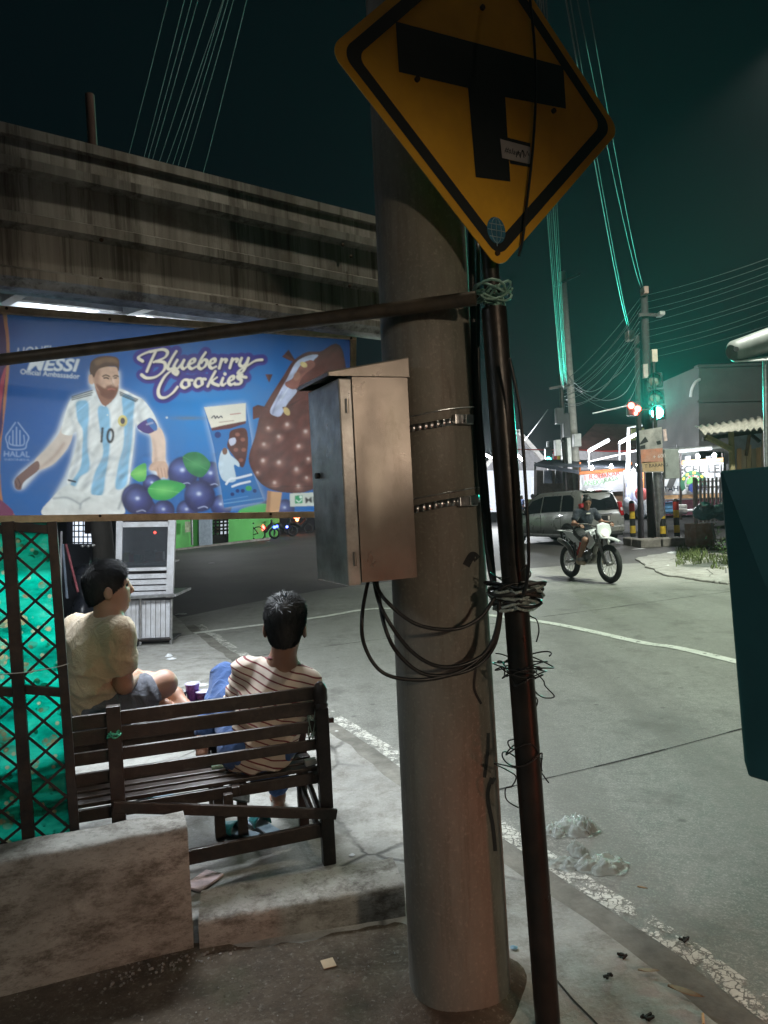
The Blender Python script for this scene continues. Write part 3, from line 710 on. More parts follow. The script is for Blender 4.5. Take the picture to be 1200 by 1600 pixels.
def vnoise(sx, sy, ang=0.0, seed=0):
    r = np.random.default_rng(seed); g = r.random((96, 96)).astype(np.float32); c, s_ = math.cos(math.radians(ang)), math.sin(math.radians(ang))
    u = ((xx*c+yy*s_)/sx) % 95; v = ((-xx*s_+yy*c)/sy) % 95; i, j = u.astype(int), v.astype(int); fu, fv = u-i, v-j; fu = fu*fu*(3-2*fu); fv = fv*fv*(3-2*fv)
    return g[i,j]*(1-fu)*(1-fv)+g[i+1,j]*fu*(1-fv)+g[i,j+1]*(1-fu)*fv+g[i+1,j+1]*fu*fv
def emboss(mask, h, amt, lx=-.6, ly=-.8):
    """tone relief of the printed photograph inside mask"""
    global CV
    gy_, gx_ = np.gradient(h); e = (gx_*lx+gy_*ly)*amt; k = np.clip(1+e, .35, 1.9)
    CV = CV*(1+(k[...,None]-1)*mask[...,None])
# background blues
gy = np.clip((yy-BY0)/(BY1-BY0), 0, 1); gx = np.clip((xx-BX0)/(BX1-BX0), 0, 1)
bgc = (sr(34,74,140)[None,None]*(1-gy[...,None])+sr(28,98,168)[None,None]*gy[...,None])
CV[:] = bgc; put(np.exp(-(((xx-330)/140)**2+((yy-640)/90)**2)), sr(52,140,205), .7)
put(np.exp(-(((xx-60)/90)**2+((yy-520)/40)**2)), sr(60,105,170), .4)
put(np.clip((xx-480)/60, 0, 1), sr(26,62,130), .5)
# curved brand edge on the left
fill([(-60,470),(2,478),(12,510),(15,560),(10,620),(2,690),(0,740),(6,790),(20,806),(-60,812)], sr(176,120,84))
fill([(-60,470),(-4,482),(7,512),(10,560),(5,625),(-4,690),(-60,700)], sr(62,42,92))
fill([(9,575),(2,630),(-8,700),(-8,640),(2,590)], sr(170,70,90)); fill([(-60,740),(0,780),(18,806),(-60,812)], sr(120,50,90))
Z2 = lambda P: [(x/4, 460+y/4) for x, y in P]
Z3 = lambda P: [(200+x*.2667, 500+y*.2667) for x, y in P]
# ---- footballer figure
body = Z2([(560,480),(556,560),(585,600),(450,640),(400,740),(360,860),(290,960),(230,1030),(130,1110),(85,1170),(100,1215),(140,1215),(240,1105),(330,1060),(420,960),(445,880),(480,870),(440,1050),(405,1140),(340,1260),(285,1380),(740,1380),(800,1220),(830,1000),(850,800),(880,850),(945,880),(950,1000),(960,1060),(930,1090),(985,1150),(1050,1150),(1060,1100),(1030,1030),(1030,900),(985,800),(900,660),(860,640),(745,590),(745,480)])
g = pmask(body, 0); put(blur(g, 5), sr(200,208,222), .75); put(blur(g, 2.5), sr(228,230,232), .7)
SK, SKD, SKL = sr(206,168,146), sr(150,106,88), sr(226,196,178)
arm = Z2([(400,800),(360,880),(285,965),(215,1040),(230,1095),(330,1060),(420,960),(452,870)]); fill(arm, sr(212,196,186)); 
fill(Z2([(405,940),(330,1030),(235,1100),(245,1080),(330,1005),(390,925)]), SKD, soft=2, alpha=.5)
fill(Z2([(230,1040),(150,1100),(95,1150),(88,1185),(100,1215),(130,1218),(150,1170),(240,1095)]), sr(120,92,90)); stroke(Z2([(110,1150),(125,1185),(118,1210)]), 1.2, sr(70,50,55)); stroke(Z2([(95,1165),(104,1200)]), 1, sr(70,50,55))
arm2 = Z2([(880,840),(960,845),(1000,830),(1030,900),(1033,1020),(1030,1050),(955,1060),(952,960),(940,880)]); fill(arm2, SKL); fill(Z2([(952,880),(962,960),(962,1050),(980,1040),(975,950)]), SKD, soft=2, alpha=.5)
fill(Z2([(955,1050),(1032,1045),(1055,1110),(1045,1150),(1018,1140),(1005,1150),(985,1140),(975,1105),(945,1100),(932,1085)]), SK)
for q in ([(985,1085),(995,1145)], [(1005,1085),(1016,1145)], [(1024,1085),(1036,1140)]): stroke(Z2(q), 1.0, SKD, .8)
W_, WS_ = sr(224,224,222), sr(176,184,196)
shirt = Z2([(585,600),(520,620),(445,650),(410,730),(385,830),(388,870),(440,880),(478,860),(470,960),(440,1060),(420,1150),(430,1190),(560,1248),(700,1250),(795,1215),(822,1040),(842,900),(850,800),(872,850),(930,860),(990,830),(960,740),(900,660),(850,632),(745,590),(700,640),(655,700),(620,670)])
sm_ = fill(shirt, W_)
LB = sr(124,178,212)
for q in ([(478,672),(545,668),(556,760),(550,830),(548,960),(560,1090),(500,1140),(470,1200),(440,1180),(500,1080),(512,960),(516,850),(485,790),(475,730)],
          [(612,705),(676,708),(690,820),(688,930),(676,1040),(660,1130),(640,1250),(570,1245),(590,1120),(640,1010),(640,930),(622,830)],
          [(765,625),(838,650),(836,760),(828,900),(808,1040),(790,1190),(722,1210),(740,1060),(770,950),(778,830),(768,730)]):
    put(blur(pmask(Z2(q), 1), 1.2)*sm_, LB, .92)
for q, a in (([(470,860),(490,1000),(440,1150)], .7), ([(560,830),(540,960),(580,1000)], .5), ([(560,1090),(620,1040),(720,1020)], .6), ([(520,1200),(640,1130),(760,1130)], .5), ([(820,780),(800,900),(760,1060)], .55), ([(600,740),(580,800),(620,860)], .35), ([(860,690),(880,780),(930,840)], .5), ([(430,720),(450,780),(470,850)], .5)):
    put(blur(stroke(Z2(q), 5, None), 2.5)*sm_, WS_*.7, a)
fill(Z2([(640,640),(655,698),(668,690),(705,640),(690,620)]), SKD)
for q in ([(448,640),(575,600)], [(446,650),(575,614)], [(447,660),(570,628)], [(748,608),(862,655)], [(748,618),(858,663)], [(750,628),(850,668)]): stroke(Z2(q), 1.4, sr(38,36,40))
fill(Z2([(862,815),(945,770),(985,830),(935,868),(880,850)]), sr(70,50,120)); fill(Z2([(920,790),(945,770),(985,830),(965,850)]), sr(60,110,170)); stroke(Z2([(920,810),(955,800)]), 3, sr(190,190,215), .6)
disc(192, 657, 7.6, 9, 0, sr(214,196,120)); disc(192, 657, 3.6, 5, 0, sr(70,60,70))
fill(Z2([(330,1265),(430,1190),(560,1248),(700,1250),(790,1215),(770,1300),(738,1385),(280,1385)]), W_)
for q in ([(330,1275),(420,1270),(500,1310)], [(500,1340),(510,1300),(560,1270)], [(785,1215),(740,1340)]): put(blur(stroke(Z2(q), 3, None), 1.2), WS_*.5, .7)
stroke(Z2([(428,1160),(470,1170)]), 3, sr(40,45,60))
emboss(sm_, vnoise(26,9,-62,1)+.5*vnoise(15,6,-40,2), 3.4)
emboss(pmask(Z2([(330,1265),(430,1190),(560,1248),(700,1250),(790,1215),(770,1300),(738,1385),(280,1385)]), 1), vnoise(22,8,20,4)+.4*vnoise(10,5,60,5), 3.2)
emboss(np.maximum(pmask(arm, 1), pmask(arm2, 1)), vnoise(18,8,50,6), 2.4)
# head
fill(Z2([(590,560),(620,660),(660,695),(720,640),(735,590),(735,540),(650,560)]), SKD)
fill(Z2([(562,500),(552,520),(556,555),(580,560),(600,520)]), SK)
face = fill(Z2([(575,490),(600,450),(660,452),(725,455),(740,500),(742,560),(735,605),(705,640),(670,645),(630,620),(592,575)]), SK)
put(blur(pmask(Z2([(575,490),(620,470),(625,560),(650,620),(610,600),(588,560)]), 1), 2)*face, SKD, .6)
fill(Z2([(596,560),(630,575),(655,585),(668,570),(705,568),(728,580),(738,565),(735,610),(705,648),(668,650),(630,628)]), sr(112,70,56), soft=1, alpha=.95)
stroke(Z2([(672,594),(695,590),(718,596)]), 1.5, sr(168,96,88))
for q in ([(640,512),(660,504),(682,512)], [(706,512),(722,506),(738,512)]): stroke(Z2(q), 2.0, sr(62,42,36))
for q in ([(648,523),(664,521),(676,526)], [(712,523),(726,521)]): stroke(Z2(q), 2.2, sr(44,34,36))
stroke(Z2([(692,525),(700,550),(706,562),(690,566)]), 1.4, SKD); put(np.exp(-(((xx-176)/3)**2+((yy-595)/6)**2)), SKL, .7)
fill(Z2([(562,500),(560,455),(572,415),(620,388),(690,384),(738,400),(744,450),(738,480),(725,452),(680,450),(625,462),(600,485),(585,520),(572,500)]), sr(88,62,48)); fill(Z2([(590,420),(650,395),(720,400),(735,430),(660,420),(610,445)]), sr(136,102,78), soft=1.5, alpha=.8)
emboss(pmask(Z2([(560,390),(745,385),(745,660),(590,660),(552,520)]), 0), vnoise(7,5,30,8), 1.6)
# ---- leaves, berries
def berry(cx, cy, r):
    e = ell(cx, cy, r, r*1.02); k = np.clip((1-e)*8, 0, 1)
    base = sr(22,24,66)[None,None]*(1-np.clip(1-e,0,1)[...,None])+sr(64,72,136)[None,None]*np.clip(1-e,0,1)[...,None]
    global CV; CV = CV*(1-k[...,None])+base*k[...,None]
    put(np.exp(-(((xx-cx+r*.25)/(r*.42))**2+((yy-cy+r*.28)/(r*.36))**2)), sr(118,132,196), .55)
    put(np.exp(-(((xx-cx+r*.05)/(r*.13))**2+((yy-cy+r*.15)/(r*.11))**2)), sr(225,232,250), .8)
    stroke([(cx-r*.1,cy+r*.72),(cx+r*.25,cy+r*.62),(cx+r*.45,cy+r*.7)], 1.6, sr(176,184,214), .8)
for cx, cy, r in [(330,742,22),(420,800,20),(228,795,17),(256,798,18),(292,798,18),(212,778,24),(238,756,16),(445,795,16),(345,790,18)]: berry(cx, cy, r)
berry(286,738,26); berry(312,775,26); berry(216,782,24)
for P, c1, c2 in ((Z3([(320,800),(370,772),(430,782),(480,835),(470,880),(430,920),(370,900),(335,860)]), (38,112,66), (84,150,96)), (Z3([(120,985),(160,945),(230,935),(335,965),(300,1010),(240,1050),(160,1052),(125,1020)]), (46,150,74), (120,196,110)), (Z3([(15,905),(50,860),(100,838),(108,880),(100,935),(60,945)]), (70,160,80), (140,205,110))):
    mk = fill(P, sr(*c1)); cx = sum(p[0] for p in P)/len(P); cy = sum(p[1] for p in P)/len(P)
    put(np.exp(-(((xx-cx)/16)**2+((yy-cy)/7)**2))*mk, sr(*c2), .8); stroke([P[0], (cx,cy), P[len(P)//2]], 1, sr(*c2), .8)
fill(Z3([(665,1105),(800,1075),(820,1135),(660,1135)]), sr(70,168,80))
# ---- ice cream wrapper
wr = Z3([(445,510),(690,485),(720,700),(725,880),(795,1062),(560,1100),(545,990),(500,740)])
g = pmask(wr, 0); put(blur(g, 5), sr(205,212,225), .75); fill(wr, sr(44,108,170), 0)
fill(Z3([(445,510),(690,485),(690,590),(600,625),(490,640)]), sr(226,216,200), 0)
fill(Z3([(487,632),(560,615),(690,590),(688,605),(600,635),(490,648)]), sr(96,52,54), 0)
fill(Z3([(600,650),(650,632),(690,640),(700,700),(695,780),(680,850),(660,860),(620,800),(580,740),(590,690)]), sr(84,44,40))
for q in [(640,670),(670,700),(630,760),(675,760),(660,820)]: disc(*Z3([q])[0], 3.5, 3, 0, sr(140,88,76), .4)
fill(Z3([(590,700),(625,690),(628,720),(600,735)]), sr(190,190,210))
fill(Z3([(545,770),(580,755),(600,790),(645,830),(650,860),(620,850),(630,940),(560,940),(530,860)]), sr(196,206,214)); disc(*Z3([(566,768)])[0], 4, 5.5, 0, sr(120,84,70))
stroke(Z3([(575,960),(600,930),(640,925),(720,905)]), 3.4, sr(225,225,230)); stroke(Z3([(610,975),(650,960),(712,945)]), 3.2, sr(225,225,230)); 
disc(*Z3([(525,672)])[0], 5, 5, 0, sr(34,50,110)); stroke(Z3([(560,1075),(680,1058),(788,1042)]), 1.5, sr(120,160,200)); stroke(Z3([(562,1055),(700,1032)]), 1, sr(110,150,200))
for q in [(640,1000),(670,1000),(610,1020),(740,1000)]: disc(*Z3([q])[0], 3, 3, 0, sr(30,40,100))
disc(*Z3([(705,985)])[0], 5, 4, 0, sr(60,160,90))
stroke(Z3([(490,572),(505,560),(512,575),(522,562),(530,572),(545,562),(552,570)]), 1.8, sr(36,34,60)); stroke(Z3([(600,552),(660,545)]), 1.2, sr(170,70,70)); stroke(Z3([(535,598),(620,588)]), .9, sr(150,90,80))
# ---- chocolate ice cream bar
CHO, CHD, CHL = sr(98,54,46), sr(58,30,30), sr(160,110,98)
fill(Z3([(805,1140),(815,1000),(900,1010),(880,1140)]), sr(206,156,112), 0); fill(Z3([(805,1140),(815,1000),(835,1003),(828,1140)]), sr(170,118,82), 0, 1)
barP = Z3([(1260,190),(1120,185),(1040,190),(960,245),(905,330),(860,400),(800,500),(770,560),(740,680),(705,800),(725,880),(780,960),(870,1002),(1000,1012),(1100,985),(1300,900)])
bmk = fill(barP, CHO); put(blur(bmk, 6)*bmk, CHO*1.25, .5); put((bmk-blur(bmk, 5)*bmk).clip(0,1)*bmk, CHD, 1)
fill(Z3([(1110,205),(1050,210),(980,250),(930,340),(880,430),(830,530),(850,560),(890,560),(930,490),(985,420),(970,390),(1000,330),(1080,240)]), sr(196,196,220)); 
fill(Z3([(1070,235),(1010,260),(960,340),(915,370),(940,400),(985,400),(1020,330),(1090,270)]), sr(150,92,80)); disc(*Z3([(1025,262)])[0], 6, 4, 30, sr(222,190,130)); disc(*Z3([(985,330)])[0], 5, 7, 20, sr(176,120,100), .3)
stroke(Z3([(900,420),(860,500),(845,550)]), 2.5, sr(160,160,192), .8); stroke(Z3([(935,400),(890,470)]), 2, sr(228,228,240), .8)
for x, y, r in [(795,735,11),(880,690,11),(790,830,12),(885,840,13),(1000,745,12),(990,880,13),(860,960,11),(1040,660,12),(1060,820,10),(1000,980,11),(930,620,12),(820,640,9),(1050,930,9),(760,900,7)]:
    cx, cy = Z3([(x,y)])[0]; put(np.exp(-(((xx-cx-1.5)/r)**2+((yy-cy-2.5)/(r*.8))**2))*bmk, CHD, .7); put(np.exp(-(((xx-cx)/(r*.62))**2+((yy-cy)/(r*.55))**2))*bmk, CHL, .85); put(np.exp(-(((xx-cx+1)/(r*.22))**2+((yy-cy+2)/(r*.22))**2))*bmk, sr(232,206,196), .8)
for P in ([(900,215),(940,172),(978,240),(950,240)], [(802,318),(845,318),(825,368)], [(730,510),(760,495),(830,515),(790,545),(770,570),(730,582)], [(900,510),(960,500),(1030,450),(1050,490),(985,610),(910,540)]): fill(Z3(P), CHO, 0); fill(Z3([(P[0][0]*.6+P[1][0]*.4, P[0][1]*.6+P[1][1]*.4)]+P[1:3]), CHD, 0, alpha=.7)
disc(*Z3([(925,535)])[0], 7, 4.5, 60, sr(214,180,120))
emboss(bmk, vnoise(14,13,20,10)+.6*vnoise(8,8,0,11), 5.5); emboss(pmask(Z3([(120,770),(560,770),(560,1140),(0,1140),(0,830)]), 0), vnoise(7,7,0,13), 1.5)
# ---- script lettering
LETTERS = [[(165,175),(120,185),(75,205),(62,222),(85,238)], [(165,178),(140,230),(110,300)], [(130,185),(200,170),(232,185),(215,218),(150,245)], [(165,240),(215,248),(212,290),(165,330),(110,338),(80,320)],
  [(285,180),(262,215),(235,268),(240,286),(262,280)], [(290,232),(270,270),(285,285),(310,262),(330,232)], [(328,234),(315,268),(325,284),(345,272)], [(350,262),(385,246),(390,228),(370,232),(355,262),(370,284),(400,272)],
  [(455,188),(430,225),(412,268),(425,285),(450,270),(462,240),(445,232),(428,250)], [(470,262),(505,246),(508,228),(488,232),(475,262),(488,282),(515,272)], [(548,228),(532,282)], [(540,252),(556,232),(575,232),(570,246)], [(610,226),(594,280)], [(602,250),(620,230),(640,230),(634,244)],
  [(665,222),(652,258),(668,270),(690,252),(705,225)], [(705,222),(692,262),(672,300),(645,312),(655,292),(700,265),(745,238),(785,232)],
  [(265,305),(285,318),(290,300),(262,292),(215,330),(180,400),(185,445),(220,452),(262,425),(290,390)],
  [(350,350),(325,352),(312,380),(330,396),(356,382),(356,355),(375,352)], [(425,342),(402,346),(390,372),(405,390),(432,376),(432,348),(452,346)], [(510,300),(485,345),(465,388)], [(520,335),(490,358),(500,372),(528,382)], [(555,340),(545,370),(556,380),(572,370)], [(585,362),(614,346),(616,330),(598,334),(586,360),(600,378),(625,368)], [(668,318),(642,328),(646,342),(662,352),(655,372),(625,376)], [(655,330),(690,335)]]
pm_ = np.zeros((CH, CW), np.float32)
for P in LETTERS: pm_ = np.maximum(pm_, stroke(Z3(P), 17.5, None, sm=5, soft=1))
put(blur(pm_, .7), sr(58,46,128)); 
pm2 = np.zeros((CH, CW), np.float32)
for P in LETTERS: pm2 = np.maximum(pm2, stroke(Z3([(x+7, y+7) for x, y in P]), 3.6, None, nib=.9, sm=5))
put(pm2, sr(40,26,84), .9)
for P in LETTERS: stroke(Z3(P), 2.5, sr(232,220,200), nib=1.15)
disc(*Z3([(566,316)])[0], 2.6, 2.6, 0, sr(232,220,200), .3)
# halal emblem, white box
for P in ([(95,800),(60,850),(35,890),(45,930),(60,965),(150,965),(165,930),(178,890),(150,850),(112,800)], [(80,850),(80,935)], [(102,830),(102,940)], [(124,850),(124,935)], [(60,885),(62,935),(145,940),(148,880)]): stroke(Z2(P), 2.0, sr(150,172,212), .9, sm=4)
fill(Z3([(945,1015),(1200,1005),(1200,1085),(948,1092)]), sr(206,206,196), 0); fill(Z3([(975,1028),(1020,1026),(1020,1072),(977,1075)]), sr(48,150,96), 0); stroke(Z3([(985,1055),(1000,1065),(1015,1050)]), 1.6, sr(225,235,225)); disc(*Z3([(1010,1036)])[0], 2.2, 2.2, 0, sr(225,235,225), .4)
def ptext(body, px, py, px2, py2, size, col, shear=0, bold=0, alpha=1.0):
    cu = bpy.data.curves.new('t', 'FONT'); cu.body = body; cu.size = 1.0; cu.shear = shear; cu.offset = bold; cu.resolution_u = 3
    to = bpy.data.objects.new('tmp', cu); COL.objects.link(to)
    me = bpy.data.meshes.new_from_object(to.evaluated_get(bpy.context.evaluated_depsgraph_get())); bpy.data.objects.remove(to)
    V = np.array([v.co[:2] for v in me.vertices]); V[:, 0] /= V[:, 0].max(); ux = np.array([px2-px, py2-py], float); L = np.hypot(*ux)
    uy = np.array([ux[1], -ux[0]])/L*size; Q = np.array([px, py])+V[:, :1]*ux+V[:, 1:]*uy; mk = np.zeros((CH, CW), np.float32)
    for p in me.polygons: mk = np.maximum(mk, pmask([tuple(Q[i]) for i in p.vertices]))
    put(blur(mk, .5), col, alpha); bpy.data.meshes.remove(me)
WI, PI_, DI = sr(222,224,230), sr(150,172,212), sr(34,30,34)
ptext('LIONEL', 25, 557, 84, 553, 20, WI, .2); ptext('MESSI', 41, 577, 124, 580, 27, WI, .25, .03); ptext('Official Ambassador', 31, 584, 124, 592, 11.5, WI, 0, .012)
ptext('HALAL', 5, 713, 46, 714, 12.5, PI_, 0, .01); ptext('INDONESIA', 6, 719, 46, 720, 4.5, PI_); ptext('10', 152, 690, 178, 692, 33, DI, 0, .02); ptext('MIXUE', 476, 786, 522, 782, 13, DI, 0, .015)
# weathering of the print: scuffs
for q in [(115,655,1.6),(168,648,1.2),(216,660,2.0),(261,652,1.6)]: disc(q[0], q[1], q[2], q[2], 0, sr(225,225,220), .4)
put(np.exp(-(((xx-295)/26)**2+((yy-653)/3)**2)), sr(120,110,60), .5)
CV = CV[::SS, ::SS]*.25+CV[1::SS, ::SS]*.25+CV[::SS, 1::SS]*.25+CV[1::SS, 1::SS]*.25
# sheet corners in space
BQ = {'tl': at(-40,478,2.93), 'bl': at(-40,810,2.93), 'tr': at(551,531,3.72), 'br': at(551,801,3.72)}
ban = thing('advert_banner', 'blue ice cream advertising banner with a footballer, framed in pale wood battens', 'banner', tuple(BQ['bl']))
NU, NV = 560, 330; uu, vv = np.meshgrid(np.linspace(0,1,NU+1), np.linspace(0,1,NV+1), indexing='ij')
q = {k: np.array(v) for k, v in BQ.items()}
Pw = (q['tl'][None,None]*((1-uu)*(1-vv))[...,None]+q['bl'][None,None]*((1-uu)*vv)[...,None]+q['tr'][None,None]*(uu*(1-vv))[...,None]+q['br'][None,None]*(uu*vv)[...,None])
loc_ = (Pw-CAMP) @ MC; pxs = 600+F*loc_[...,0]/-loc_[...,2]; pys = 800-F*loc_[...,1]/-loc_[...,2]
ix = np.clip(pxs-BX0-.5, 0, CV.shape[1]-1.01); iy = np.clip(pys-BY0-.5, 0, CV.shape[0]-1.01); i0 = ix.astype(int); j0 = iy.astype(int); fx = (ix-i0)[...,None]; fy = (iy-j0)[...,None]
colr = CV[j0,i0]*(1-fx)*(1-fy)+CV[j0,i0+1]*fx*(1-fy)+CV[j0+1,i0]*(1-fx)*fy+CV[j0+1,i0+1]*fx*fy
nrm = np.cross(q['tr']-q['tl'], q['bl']-q['tl']); nrm /= np.linalg.norm(nrm); nrm = nrm if nrm[1] < 0 else -nrm
wav = 0.006*np.sin(uu*9+vv*2)*np.sin(vv*3.14)+0.004*np.sin(uu*23+vv*5)*np.sin(vv*3.14)+.003*np.sin(vv*17+uu*6)
Pw = Pw+nrm[None,None]*wav[...,None]
me = bpy.data.meshes.new('printed_sheet'); idx = np.arange((NU+1)*(NV+1)).reshape(NU+1, NV+1)
quads = np.stack([idx[:-1,:-1], idx[1:,:-1], idx[1:,1:], idx[:-1,1:]], -1).reshape(-1, 4)
me.vertices.add(Pw.size//3); me.vertices.foreach_set('co', Pw.reshape(-1).astype(np.float32))
me.loops.add(quads.size); me.loops.foreach_set('vertex_index', quads.reshape(-1).astype(np.int32))
me.polygons.add(len(quads)); me.polygons.foreach_set('loop_start', np.arange(0, quads.size, 4, dtype=np.int32))
me.update(calc_edges=True); me.validate()
ca = me.color_attributes.new('print', 'FLOAT_COLOR', 'POINT'); c4 = np.ones((colr.size//3, 4), np.float32); c4[:, :3] = colr.reshape(-1, 3); ca.data.foreach_set('color', c4.reshape(-1))
me.polygons.foreach_set('use_smooth', [True]*len(me.polygons))
m = NM('printed_vinyl'); a = m.n.new('ShaderNodeVertexColor'); a.layer_name = 'print'
c = m.mix(m.ramp(m.noise(3, 6, .7), [(.40, 0.14), (.75, .40)]), a.outputs[0], (.17,.17,.165)); m.base(c); m.rough(m.ramp(m.noise(6,4), [(.3,.38),(.7,.55)]))
m.bump(m.noise(5, 4, .6), .12, .02)
tr = m.n.new('ShaderNodeBsdfTranslucent'); m.t.links.new(c, tr.inputs[0]); mx = m.n.new('ShaderNodeMixShader'); mx.inputs[0].default_value = .24
m.t.links.new(m.b.outputs[0], mx.inputs[1]); m.t.links.new(tr.outputs[0], mx.inputs[2]); m.t.links.new(mx.outputs[0], m.out.inputs[0])
me.materials.append(m.mat); sheet = link('printed_sheet', me, ban)
NRM = Vector(nrm)
def bpx(px, py, lift=.008):
    d = Vector(ray(px, py)); o = Vector(CAMP); p0 = BQ['tl']; t = (p0-o).dot(NRM)/d.dot(NRM); return o+d*t+NRM*lift
for (x0,y0,x1,y1), nm in (((-40,482,554,527),'top_batten'), ((-40,812,551,803),'bottom_batten')):
    mb = MB(); a, b = bpx(x0,y0,.012), bpx(x1,y1,.012); mb.bar(a, b, .026, .030); mb.build(nm, WOOD_L, ban, bevel=.003)
mb = MB(); mb.bar(bpx(551,520,.0), bpx(549,806,.0), .03, .026, up=NRM); mb.build('side_batten', WOOD_L, ban)
for x, y in [(170,501),(155,806),(545,530),(10,484),(330,514),(420,803)]:
    mb = MB(); a = bpx(x,y,.024); mb.tube([a, a+NRM*.006], .006, 8); mb.build('fixing_nail', BOLT, ban)
for x, y in ((0,484),(540,528)):
    mb = MB(); mb.tube([bpx(x,y,-.02), bpx(x,y,-.02)+UP*.33], .004, 6); mb.build('hanging_wire', GALV, ban)
